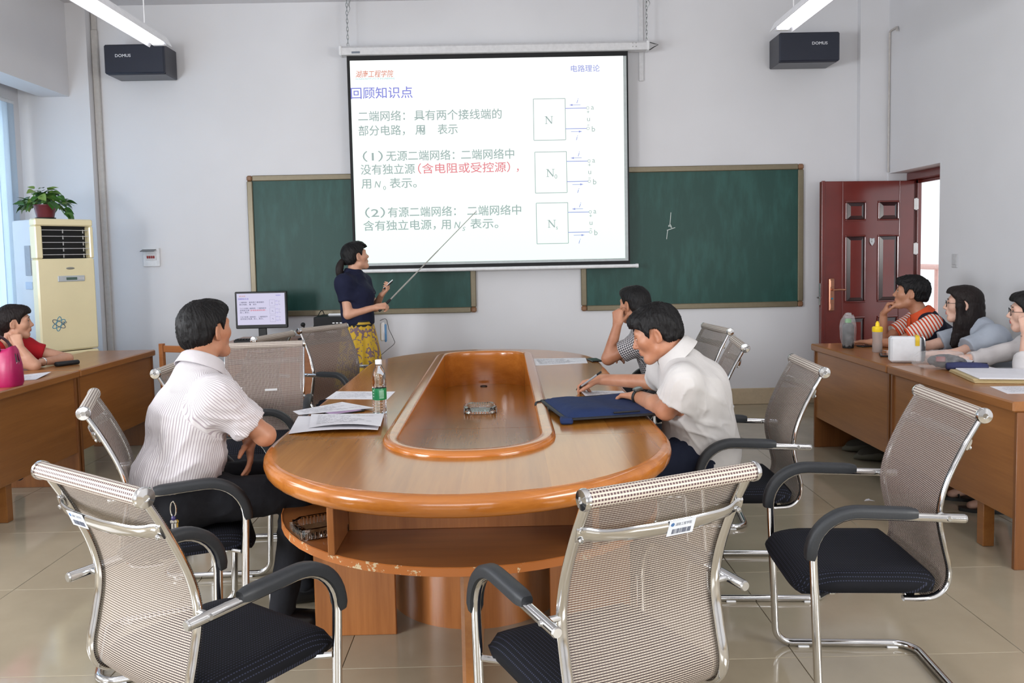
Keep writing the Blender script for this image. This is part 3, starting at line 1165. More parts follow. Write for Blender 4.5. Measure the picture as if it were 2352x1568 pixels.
SLIDE = []
SLIDE.extend(slide_line('slide_heading', [('湖南工程学院', 20, 59, 138, 27, 4, 0.15), ('HUNAN INSTITUTE OF ENGINEERING', 20, 69, 142, 8.6, 5, 0)]))
SLIDE.extend(slide_line('slide_heading', [('电路理论', 808, 53, 106, 27, 2, 0.0)]))
SLIDE.extend(slide_line('slide_title', [('回顾知识点', 0, 134, 226, 45, 3, 0.0)]))
SLIDE.extend(slide_line('slide_text', [('二端网络：', 24, 216, 172, 40, 0, 0), ('具有两个接线端的', 229, 216, 322, 40, 0, 0)]))
SLIDE.extend(slide_line('slide_text', [('部分电路，', 24, 268, 170, 40, 0, 0), ('用', 232, 268, 36, 40, 0, 0), ('N', 244, 266, 22, 34, 0, 0.2), ('表示', 314, 268, 74, 40, 0, 0)]))
SLIDE.extend(slide_line('slide_text', [('（1）', 36, 362, 74, 40, 0, 0), ('无源二端网络：', 122, 362, 252, 40, 0, 0), ('二端网络中', 398, 362, 196, 40, 0, 0)]))
SLIDE.extend(slide_line('slide_text', [('没有独立源', 27, 410, 200, 40, 0, 0), ('（含电阻或受控源）', 238, 410, 340, 40, 1, 0), ('，', 602, 410, 8, 36, 1, 0)]))
SLIDE.extend(slide_line('slide_text', [('用', 28, 461, 36, 40, 0, 0), ('N', 76, 461, 24, 34, 0, 0.25), ('0', 108, 470, 10, 20, 0, 0), ('表示。', 132, 461, 100, 40, 0, 0)]))
SLIDE.extend(slide_line('slide_text', [('（2）', 38, 568, 74, 40, 0, 0), ('有源二端网络：', 122, 568, 252, 40, 0, 0), ('二端网络中', 416, 568, 200, 40, 0, 0)]))
SLIDE.extend(slide_line('slide_text', [('含有独立电源，', 30, 616, 268, 40, 0, 0), ('用', 318, 616, 36, 40, 0, 0), ('N', 366, 616, 24, 34, 0, 0.25), ('S', 396, 626, 12, 20, 0, 0.2), ('表示。', 426, 616, 104, 40, 0, 0)]))


def stroke(mb, a, b, w=1.6, ink=0):
    a, b = np.array(a, float), np.array(b, float)
    d = unit(b - a)
    n = V(-d[1], d[0]) * w * 0.62
    mb.add([page(*(a + n)), page(*(b + n)), page(*(b - n)), page(*(a - n))], [(0, 1, 2, 3)], ink)


def serif_n(mb, u, v, h, sub=None):
    w = h * 0.80
    stroke(mb, (u, v), (u, v - h), 1.8)
    stroke(mb, (u + w, v), (u + w, v - h), 1.8)
    stroke(mb, (u, v - h), (u + w, v), 3.6)
    for (p, q) in ((u - 4, v), (u - 5, v - h), (u + w - 4, v - h)):
        stroke(mb, (p, q), (p + 9, q), 1.6)
    if sub:
        put_text(mb, sub, page(u + w + 5, v + 8), UX, UZ, size=22 * PU)


def circuit(u, v, sub):
    mb = MB()
    W_, H_ = 117, 150
    for a, b in (((u, v), (u + W_, v)), ((u + W_, v), (u + W_, v + H_)), ((u + W_, v + H_), (u, v + H_)), ((u, v + H_), (u, v))):
        stroke(mb, a, b, 2.0)
    serif_n(mb, u + 46, v + 90, 26, sub)
    for dv in (36, 110):
        stroke(mb, (u + W_, v + dv), (u + W_ + 78, v + dv), 2.2, 2)
        for k in range(14):
            a0, a1 = 2 * math.pi * k / 14, 2 * math.pi * (k + 1) / 14
            stroke(mb, (u + W_ + 83 + 5 * math.cos(a0), v + dv + 5 * math.sin(a0)), (u + W_ + 83 + 5 * math.cos(a1), v + dv + 5 * math.sin(a1)), 1.4)
    put_text(mb, 'a', page(u + W_ + 95, v + 42), UX, UZ, size=27 * PU)
    put_text(mb, 'b', page(u + W_ + 97, v + 122), UX, UZ, size=29 * PU)
    put_text(mb, 'u', page(u + W_ + 80, v + 84), UX, UZ, size=27 * PU)
    stroke(mb, (u + W_ + 79, v + 50), (u + W_ + 89, v + 50), 1.5)
    stroke(mb, (u + W_ + 84, v + 45), (u + W_ + 84, v + 55), 1.5)
    stroke(mb, (u + W_ + 80, v + 98), (u + W_ + 88, v + 98), 1.5)
    put_text(mb, 'i', page(u + W_ + 42, v + 18), UX, UZ, size=27 * PU, shear=0.3, mi=2)
    put_text(mb, 'i', page(u + W_ + 38, v + 152), UX, UZ, size=27 * PU, shear=0.3, mi=2)
    for (p, q, s) in ((u + W_ + 16, v + 24, -1), (u + W_ + 20, v + 121, 1)):
        stroke(mb, (p, q), (p + 40, q), 1.5, 2)
        e = p if s < 0 else p + 40
        mb.add([page(e, q), page(e - s * 11, q - 4), page(e - s * 11, q + 4)], [(0, 1, 2)], 2)
    o = mb.build('circuit_diagram', INKS, pic, 0)
    SLIDE.append(o)


circuit(668, 150, None)
circuit(670, 343, '0')
circuit(672, 530, 's')
M['ink_logo'] = M['ink_cyan']


# hanging chains: links one by one
def chain_link(r=0.004):
    p = [V(0.008 * math.cos(a), 0, 0.017 * math.sin(a) + (0.006 if math.sin(a) > 0 else -0.006)) for a in np.linspace(0, 2 * math.pi, 13)[:-1]]
    return MB().tube(p, 0.0026, 5, closed=True)


M['chain_steel'] = plain('galvanised_chain', (168, 172, 172), 0.35, 0.9)
for nm, x in (('chain by the speaker corner', -1.36), ('chain on the door side', 1.345)):
    ch = thing('hanging_chain', ('thin steel chain holding up the screen end over the teacher' if x < 0 else 'thin steel chain holding up the screen end nearest the door'),
               'chain', (x, SY, 3.37))
    first = None
    nl = int((ZC - 3.37) / 0.036)
    for k in range(nl + 1):
        if first is None:
            first = chain_link().build('link', M['chain_steel'], ch)
            o = first
        else:
            o = first.copy()
            C.objects.link(o)
            o.parent = ch
        o.location = (0, 0, 0.018 + k * 0.0355)
        o.rotation_euler = (0, 0, math.pi / 2 * (k % 2) + 0.3)
    MB().box(V(-0.012, -0.012, ZC - 3.37 - 0.012), V(0.012, 0.012, ZC - 3.37), bev=0.003).build('ceiling_hook', M['steel'], ch, 0)
    mb = MB().tube(smooth_path([V(0.01, 0, 0.30), V(0.03, -0.01, 0.34), V(0.015, 0.005, 0.38), V(0.035, 0, 0.42), V(0.02, 0, 0.36)], 5), 0.003, 5)
    mb.build('wire_tie', M['chain_steel'], ch)

# ================================================================ wall loudspeakers
M['speaker'] = plain('dark_navy_cabinet', (30, 34, 48), 0.28, 0, 0.05, 30)
M['grille'] = plain('speaker_grille_cloth', (34, 39, 54), 0.45, 0, 0.12, 500, 0.2)
M['logo_white'] = plain('white_lettering', (214, 216, 222), 0.4)


def loudspeaker(label, x0, x1, tx):
    t = thing('wall_loudspeaker', label, 'speaker', ((x0 + x1) / 2, YB, 3.262))
    h = (x1 - x0) / 2
    MB().box(V(-h + 0.006, -0.29, -0.13), V(h - 0.006, -0.02, 0.13), bev=0.008).build('cabinet', M['speaker'], t, 0)
    g = MB().box(V(-h, -0.325, -0.128), V(h, -0.288, 0.128), bev=0.012).build('grille', M['grille'], t, 0)
    MB().box(V(-0.06, -0.022, -0.05), V(0.06, 0, 0.05), bev=0.004).build('wall_bracket', M['black_plastic'], t, 0)
    mb = MB()
    put_text(mb, 'DOMUS', V(tx, -0.3262, 0.017), UX, UZ, width=0.138, size=0.036, bold=0.02)
    mb.build('lettering', M['logo_white'], g, 0)
    return t


loudspeaker('dark wall loudspeaker above the air conditioner corner', -3.485, -2.955, -0.165)
loudspeaker('dark wall loudspeaker above the chalkboard beside the door', 2.50, 3.04, 0.02)

# ================================================================ floor-standing air conditioner
M['ac_cream'] = plain('cream_ac_plastic', (244, 232, 190), 0.18, 0, 0.03, 3, 0, 0.5, 0.3)
M['ac_side'] = plain('pale_grey_ac_side', (206, 210, 216), 0.35, 0, 0.03, 3)
ac = thing('air_conditioner', 'tall cream floor-standing air conditioner in the corner, with black louvred outlet', 'air conditioner', (-3.69, 6.60, 0), math.radians(55))
AW, AD, AH = 0.47, 0.385, 1.832
MB().box(V(0.008, 0.088, 0.02), V(AW - 0.008, AD, AH - 0.006), bev=0.008).build('cabinet', M['ac_side'], ac, 0)
mb = MB()
mb.box(V(0, 0, 0.76), V(AW, 0.092, 1.512), bev=0.012)
mb.build('front_panel', M['ac_cream'], ac, 0)
MB().box(V(0, 0.0, 0.06), V(AW, 0.092, 0.752), bev=0.012).build('lower_panel', M['ac_cream'], ac, 0)
mb = MB()
mb.box(V(0, 0, 1.775), V(AW, 0.092, AH), bev=0.010)
mb.box(V(0, 0, 1.514), V(0.055, 0.092, 1.774), bev=0.008)
mb.box(V(AW - 0.035, 0, 1.514), V(AW, 0.092, 1.774), bev=0.008)
mb.build('outlet_surround', M['ac_cream'], ac, 0)
MB().box(V(0.054, 0.070, 1.51), V(AW - 0.034, 0.086, 1.776)).build('outlet_cavity', M['black'], ac, 0)
sl = None
for k in range(5):
    if sl is None:
        sl = MB().box(V(0.056, -0.002, -0.0025), V(AW - 0.036, 0.016, 0.0015), bev=0.001, mat=Matrix.Rotation(0.1, 3, 'X')).build('louvre', M['white_paint'], ac, 0)
        o = sl
    else:
        o = sl.copy(); C.objects.link(o); o.parent = ac
    o.location = (0, 0.012, 1.545 + k * 0.0495)
sl = None
for j, x in enumerate((0.235, 0.40)):
    for k in range(5):
        if sl is None:
            sl = MB().box(V(-0.0015, 0.0, -0.015), V(0.0015, 0.026, 0.015), rz=-0.7).build('vane', M['white_paint'], ac, 0)
            o = sl
        else:
            o = sl.copy(); C.objects.link(o); o.parent = ac
        o.location = (x, 0.022, 1.535 + k * 0.0495)
cp = MB().box(V(-0.11, -0.008, -0.024), V(0.11, 0.002, 0.024), bev=0.006).build('control_panel', plain('silver_control', (190, 196, 200), 0.3), ac, 0, (0.265, 0, 1.348))
MB().box(V(-0.045, -0.0095, -0.011), V(0.045, -0.007, 0.011), bev=0.001).build('display', plain('lcd_green', (86, 108, 100), 0.2), cp, 0)
for k in range(3):
    MB().box(V(0.062 + k * 0.014, -0.0095, -0.006), V(0.071 + k * 0.014, -0.007, 0.006), bev=0.001).build('button', M['white_paint'], cp, 0)
bd = MB().ball((0.262, -0.001, 1.432), V(0.036, 0.002, 0.010), 18, 6).build('badge', plain('badge_grey', (160, 160, 150), 0.3, 0.4), ac)
M['swirl_blue'] = plain('swirl_blue', (70, 150, 180), 0.35)
M['swirl_grey'] = plain('swirl_grey', (96, 104, 116), 0.35)
for k, (an, mt) in enumerate(((0.5, 'swirl_blue'), (-0.6, 'swirl_grey'), (1.4, 'swirl_blue'))):
    p = [V(0.145 + 0.058 * math.cos(a) * math.cos(an) - 0.020 * math.sin(a) * math.sin(an), -0.0015,
           0.985 + 0.058 * math.cos(a) * math.sin(an) + 0.020 * math.sin(a) * math.cos(an)) for a in np.linspace(0, 2 * math.pi, 33)[:-1]]
    MB().tube(p, 0.003, 5, closed=True, r2=0.0012).build('decal_swirl', M[mt], ac)
mb = MB()
put_text(mb, '2P', V(0.165, -0.0022, 0.975), UX, UZ, size=0.038, shear=0.3)
mb.build('decal_lettering', M['swirl_grey'], ac, 0)
MB().box(V(-0.0, 0.10, 1.38), V(0.009, 0.19, 1.62), bev=0.002).build('side_label', plain('side_label', (150, 156, 166), 0.5), ac, 0)
MB().box(V(-0.001, 0.09, 1.27), V(0.009, 0.20, 1.33), bev=0.002).build('side_sticker', plain('side_sticker', (176, 192, 214), 0.5), ac, 0)

# ---------------------------------------------------------------- potted plant on top
pl = thing('potted_plant', 'green trailing pothos in a red plastic pot on top of the air conditioner', 'plant', (-3.78, 6.93, AH + 0.0005))
M['pot'] = plain('red_brown_pot', (118, 46, 50), 0.25)
MB().lathe([(0.060, 0), (0.064, 0.003), (0.085, 0.10), (0.090, 0.105), (0.090, 0.112), (0.080, 0.112), (0.070, 0.09), (0, 0.09)], (0, 0, 0.014), 28).build('pot', M['pot'], pl)
MB().lathe([(0.066, 0), (0.074, 0.006), (0.078, 0.02), (0.074, 0.02), (0.068, 0.008), (0, 0.008)], (0, 0, 0), 28).build('saucer', plain('dark_saucer', (26, 40, 30), 0.4), pl)


def leaf_mat():
    m = NT('pothos_leaf')
    oi = m.n('ShaderNodeObjectInfo')
    v = m.coord('Object')
    nz = m.noise(v, 30, 2)
    f = m.math('MULTIPLY_ADD', oi.outputs['Random'], 0.7, m.math('MULTIPLY', nz, 0.3))
    m.l(m.ramp(f, [(0.1, hexc(40, 84, 34)), (0.5, hexc(70, 116, 48)), (0.9, hexc(136, 164, 84))]), m.b.inputs['Base Color'])
    m.b.inputs['Roughness'].default_value = 0.32
    m.b.inputs['Subsurface Weight'].default_value = 0.0
    return m.m


M['leaf'] = leaf_mat()
M['stem'] = plain('pothos_stem', (88, 120, 60), 0.5)


def leaf_mesh():
    rows = []
    for t in np.linspace(0, 1, 8):
        w = 0.5 * (math.sin(math.pi * min(1, t * 1.02) ** 0.62) ** 0.9) * 0.78 if t < 1 else 0.0
        if t == 0:
            w = 0.05
        row = []
        for s in np.linspace(-1, 1, 5):
            row.append(V(s * w, t, 0.13 * abs(s) * w * 2 - 0.25 * t * t))
        rows.append(row)
    return MB().sheet(rows)


lf = None
for k in range(128):
    an = rnd.uniform(0, 2 * math.pi)
    if k < 108:
        rr = rnd.uniform(0.02, 0.175) ** 1.0
        h = 0.11 + 0.155 * (1 - (rr / 0.19) ** 2) * rnd.uniform(0.35, 1.0) + rnd.uniform(-0.015, 0.02)
        base = V(math.cos(an) * rr, math.sin(an) * rr * 0.8, h)
        tilt = rnd.uniform(-0.9, 0.55)
    else:
        # trailing shoots: one down the front, one to the far side
        t = rnd.uniform(0.0, 1.0)
        if k % 2:
            base = V(0.12 + 0.10 * t, -0.03 + 0.02 * math.sin(t * 5), 0.12 - 0.09 * t)
            an = rnd.uniform(-0.8, 0.8)
        else:
            base = V(-0.13 - 0.09 * t, 0.02, 0.14 - 0.03 * t)
            an = math.pi + rnd.uniform(-0.8, 0.8)
        tilt = rnd.uniform(-1.0, -0.2)
    sc = rnd.uniform(0.050, 0.092)
    if lf is None:
        lf = leaf_mesh().build('leaf', M['leaf'], pl, 60)
        o = lf
    else:
        o = lf.copy(); C.objects.link(o); o.parent = pl
    o.location = base
    o.rotation_euler = (tilt, rnd.uniform(-0.6, 0.6), an - math.pi / 2 + rnd.uniform(-0.6, 0.6))
    o.scale = (sc * rnd.uniform(0.8, 1.1), sc, sc)
mb = MB()
for k in range(16):
    an = rnd.uniform(0, 2 * math.pi)
    r = rnd.uniform(0.05, 0.14)
    mb = MB().tube(smooth_path([V(0, 0, 0.10), V(math.cos(an) * r * 0.4, math.sin(an) * r * 0.4, 0.18), V(math.cos(an) * r, math.sin(an) * r, 0.19)], 4), 0.0028, 5)
    mb.build('stem', M['stem'], pl)
MB().tube(smooth_path([V(0.06, -0.02, 0.12), V(0.13, -0.03, 0.10), V(0.17, -0.03, 0.05), V(0.20, -0.02, 0.02), V(0.23, -0.02, 0.045)], 5), 0.0026, 5).build('stem', M['stem'], pl)
MB().tube(smooth_path([V(-0.06, 0, 0.12), V(-0.14, 0.02, 0.15), V(-0.19, 0.02, 0.10), V(-0.22, 0.02, 0.10)], 5), 0.0026, 5).build('stem', M['stem'], pl)

# ================================================================ teacher's desk with computer
ld = thing('teacher_desk', 'brown wooden computer desk below the chalkboard, holding the monitor and amplifier', 'desk', (-1.93, 7.40, 0))
MB().box(V(-0.50, -0.30, 0.725), V(0.62, 0.28, 0.76), bev=0.006).build('desktop', M['lectern_wood'], ld, 0)
for x in (-0.49, 0.59):
    MB().box(V(x, -0.28, 0), V(x + 0.022, 0.26, 0.724), bev=0.002).build('side_panel', M['lectern_wood'], ld, 0)
MB().box(V(-0.468, -0.27, 0.20), V(0.59, -0.252, 0.724), bev=0.002).build('front_panel', M['lectern_wood'], ld, 0)

mo = thing('computer_monitor', 'black flat monitor on the desk repeating the projected slide', 'monitor', (-2.135, 7.30, 0.76), math.radians(2))
MB().box(V(-0.225, -0.02, 0.107), V(0.225, 0.02, 0.432), bev=0.006).build('bezel', M['black_plastic'], mo, 0)
MB().box(V(-0.09, 0.02, 0.15), V(0.09, 0.05, 0.36), bev=0.012).build('back_bulge', M['black_plastic'], mo, 0)
MB().box(V(-0.035, -0.005, 0.012), V(0.035, 0.02, 0.12), bev=0.004).build('stand_neck', M['black_plastic'], mo, 0)
MB().lathe([(0.105, 0), (0.105, 0.006), (0.09, 0.014), (0, 0.016)], (0, 0, 0), 26).build('stand_base', M['black_plastic'], mo)
mscr = MB().box(V(-0.207, -0.0222, 0.140), V(0.207, -0.020, 0.416)).build('display', emitter('monitor_light', (232, 228, 255), 0.95), mo, 0)
M['mink'] = emitter('monitor_ink', (92, 92, 120), 0.9)
M['mink_red'] = emitter('monitor_ink_red', (238, 90, 100), 0.9)
M['mink_blue'] = emitter('monitor_ink_blue', (120, 110, 220), 0.9)
M['mink_orange'] = emitter('monitor_ink_orange', (240, 150, 110), 0.9)
MI = [M['mink'], M['mink_red'], M['mink_blue'], M['mink_blue'], M['mink_orange'], M['mink']]
sx = 0.405 / (1000 * PU)
for o in SLIDE:
    me = o.data.copy()
    for i in range(len(MI)):
        me.materials[i] = MI[i]
    co = np.zeros(len(me.vertices) * 3)
    me.vertices.foreach_get('co', co)
    co = co.reshape(-1, 3)
    co[:, 0] = (co[:, 0] - lx0) * sx - 0.196
    co[:, 2] = (co[:, 2] - lz1) * sx * 0.90 + 0.412
    co[:, 1] = -0.0226
    me.vertices.foreach_set('co', co.ravel())
    me.update()
    link(o.name.split('.')[0], me, mscr)
mb = MB()
put_text(mb, 'FOUNDER', V(-0.03, -0.0206, 0.118), UX, UZ, width=0.06, size=0.012)
kb = thing('keyboard', 'black keyboard on the desk in front of the monitor', 'keyboard', (-2.10, 7.160, 0.7605), 0)
MB().box(V(-0.235, -0.045, 0), V(0.235, 0.030, 0.022), bev=0.005).build('case', M['black_plastic'], kb, 0)
ky = None
for r in range(5):
    for c_ in range(18):
        if ky is None:
            ky = MB().box(V(-0.010, -0.0055, 0), V(0.010, 0.0055, 0.009), bev=0.002).build('key', M['black_plastic'], kb, 0)
            o = ky
        else:
            o = ky.copy(); C.objects.link(o); o.parent = kb
        o.location = (-0.212 + c_ * 0.025, -0.034 + r * 0.0135, 0.021)
am = thing('amplifier', 'black amplifier box beside the monitor on the teacher desk', 'amplifier', (-1.505, 7.42, 0.76))
MB().box(V(-0.165, -0.18, 0.012), V(0.19, 0.18, 0.198), bev=0.005).build('case', M['black_plastic'], am, 0)
for x in (-0.14, 0.16):
    MB().cyl(V(x, -0.14, 0), V(x, -0.14, 0.013), 0.016, n=10).build('foot', M['black_plastic'], am)
fp = MB().box(V(-0.16, -0.186, 0.018), V(0.185, -0.179, 0.192), bev=0.002).build('front_panel', M['black'], am, 0)
for k in range(5):
    MB().box(V(0.0 + k * 0.032, -0.189, 0.140), V(0.022 + k * 0.032, -0.185, 0.150), bev=0.001).build('button', M['steel'], fp, 0)
for k in range(8):
    MB().box(V(-0.055 + k * 0.012, -0.188, 0.06), V(-0.049 + k * 0.012, -0.185, 0.125)).build('slider', M['steel'], fp, 0)
tag(MB().box(V(-0.065, -0.02, 0), V(0.065, 0.02, 0.022), bev=0.009).build('remote_control', M['white_plastic'], None, 0, (-1.50, 7.36, 0.958)), 'white remote control lying on the black amplifier', 'remote')
tag(MB().ball((0, 0, 0.016), V(0.028, 0.042, 0.018), 16, 8).build('computer_mouse', M['white_plastic'], None, 60, (-1.375, 7.36, 0.957)), 'white rounded computer mouse on the black amplifier beside the teacher', 'mouse')
cb = MB()
cb.tube(smooth_path([V(-1.75, 7.30, 0.765), V(-1.70, 7.33, 0.85), V(-1.68, 7.45, 0.95), V(-1.66, 7.6, 0.98), V(-1.65, 7.74, 0.70), V(-1.63, 7.75, 0.3)], 6), 0.004, 6)
tag(cb.build('cable', M['black_plastic']), 'black cable rising between monitor and amplifier', 'cable')
mg = thing('desk_microphone', 'small black microphone on the teacher desk beside the amplifier', 'microphone', (-1.77, 7.27, 0.76))
MB().lathe([(0.05, 0), (0.05, 0.012), (0.02, 0.02), (0, 0.02)], (0, 0, 0), 18).build('base', M['black_plastic'], mg)
MB().tube(smooth_path([V(0, 0, 0.018), V(0, 0, 0.08), V(0.02, -0.03, 0.13), V(0.02, -0.07, 0.14)], 5), 0.005, 7).build('neck', M['black_plastic'], mg)
MB().ball((0.02, -0.085, 0.14), V(0.02, 0.03, 0.02), 12, 8).build('head', M['black'], mg)
# ================================================================ chairs
def weave_mat():
    """open chair mesh: pale cross threads over dark strings, gaps partly see-through; UV in metres"""
    m = NT('woven_chair_mesh')
    uv = m.n('ShaderNodeUVMap')
    sp = m.n('ShaderNodeSeparateXYZ')
    m.l(uv.outputs[0], sp.inputs[0])
    PU_, PV_ = 0.0080, 0.0060
    fu = m.math('FRACT', m.math('DIVIDE', sp.outputs['X'], PU_))
    fv = m.math('FRACT', m.math('DIVIDE', sp.outputs['Y'], PV_))
    thread = m.math('LESS_THAN', m.math('ABSOLUTE', m.math('SUBTRACT', fv, 0.5)), 0.27)
    geo = m.n('ShaderNodeNewGeometry')
    string = m.math('LESS_THAN', m.math('ABSOLUTE', m.math('SUBTRACT', fu, 0.5)), m.math('MULTIPLY_ADD', geo.outputs['Backfacing'], -0.15, 0.19))
    dash = m.math('MULTIPLY', thread, m.math('SUBTRACT', 1.0, string))
    col = m.mix(string, hexc(94, 80, 76), hexc(78, 52, 54))
    col = m.mix(dash, col, hexc(176, 166, 154))
    m.l(col, m.b.inputs['Base Color'])
    m.b.inputs['Roughness'].default_value = 0.55
    gap = m.math('MULTIPLY', m.math('SUBTRACT', 1.0, thread), m.math('SUBTRACT', 1.0, string))
    m.l(m.math('MULTIPLY_ADD', gap, -0.5, 1.0), m.b.inputs['Alpha'])
    m.bump(dash, 0.25, 0.002)
    return m.m


def roll_mat():
    m = NT('woven_roll')
    uv = m.n('ShaderNodeUVMap')
    sp = m.n('ShaderNodeSeparateXYZ')
    m.l(uv.outputs[0], sp.inputs[0])
    fu = m.math('FRACT', m.math('DIVIDE', sp.outputs['X'], 0.0080))
    fv = m.math('FRACT', m.math('DIVIDE', sp.outputs['Y'], 0.0094))
    thread = m.math('LESS_THAN', m.math('ABSOLUTE', m.math('SUBTRACT', fv, 0.5)), 0.24)
    string = m.math('LESS_THAN', m.math('ABSOLUTE', m.math('SUBTRACT', fu, 0.5)), 0.30)
    col = m.mix(thread, m.mix(string, hexc(176, 166, 152), hexc(78, 48, 54)), hexc(200, 192, 180))
    m.l(col, m.b.inputs['Base Color'])
    m.b.inputs['Roughness'].default_value = 0.55
    m.bump(thread, 0.3, 0.002)
    return m.m


def seat_mat():
    m = NT('black_seat_fabric')
    v = m.coord('Object')
    sp = m.n('ShaderNodeSeparateXYZ')
    m.l(v, sp.inputs[0])
    fu = m.math('FRACT', m.math('DIVIDE', sp.outputs['X'], 0.011))
    fv = m.math('FRACT', m.math('DIVIDE', sp.outputs['Y'], 0.008))
    dot = m.math('MULTIPLY', m.math('LESS_THAN', fu, 0.22), m.math('LESS_THAN', fv, 0.55))
    m.l(m.mix(m.math('MULTIPLY', dot, 0.75), hexc(17, 18, 23), hexc(58, 62, 82)), m.b.inputs['Base Color'])
    m.b.inputs['Roughness'].default_value = 0.85
    m.b.inputs['Specular IOR Level'].default_value = 0.2
    return m.m


M['weave'], M['roll'], M['seat'] = weave_mat(), roll_mat(), seat_mat()


def set_uv(o, fn):
    me = o.data
    uvl = me.uv_layers.new(name='UVMap')
    co = np.zeros(len(me.vertices) * 3)
    me.vertices.foreach_get('co', co)
    co = co.reshape(-1, 3)
    li = np.zeros(len(me.loops), int)
    me.loops.foreach_get('vertex_index', li)
    uvl.data.foreach_set('uv', fn(co)[li].ravel())


BACK = smooth_path([(-0.085, 0.388), (-0.13, 0.388), (-0.178, 0.394), (-0.212, 0.424), (-0.222, 0.475), (-0.206, 0.55), (-0.192, 0.62), (-0.192, 0.68), (-0.213, 0.76), (-0.258, 0.86), (-0.305, 0.945)], 6)
arc = np.concatenate([[0], np.cumsum(np.linalg.norm(np.diff(BACK, axis=0), axis=1))])


def back_y(z):
    up = BACK[BACK[:, 1] > 0.43]
    return float(np.interp(z, up[:, 1], up[:, 0]))


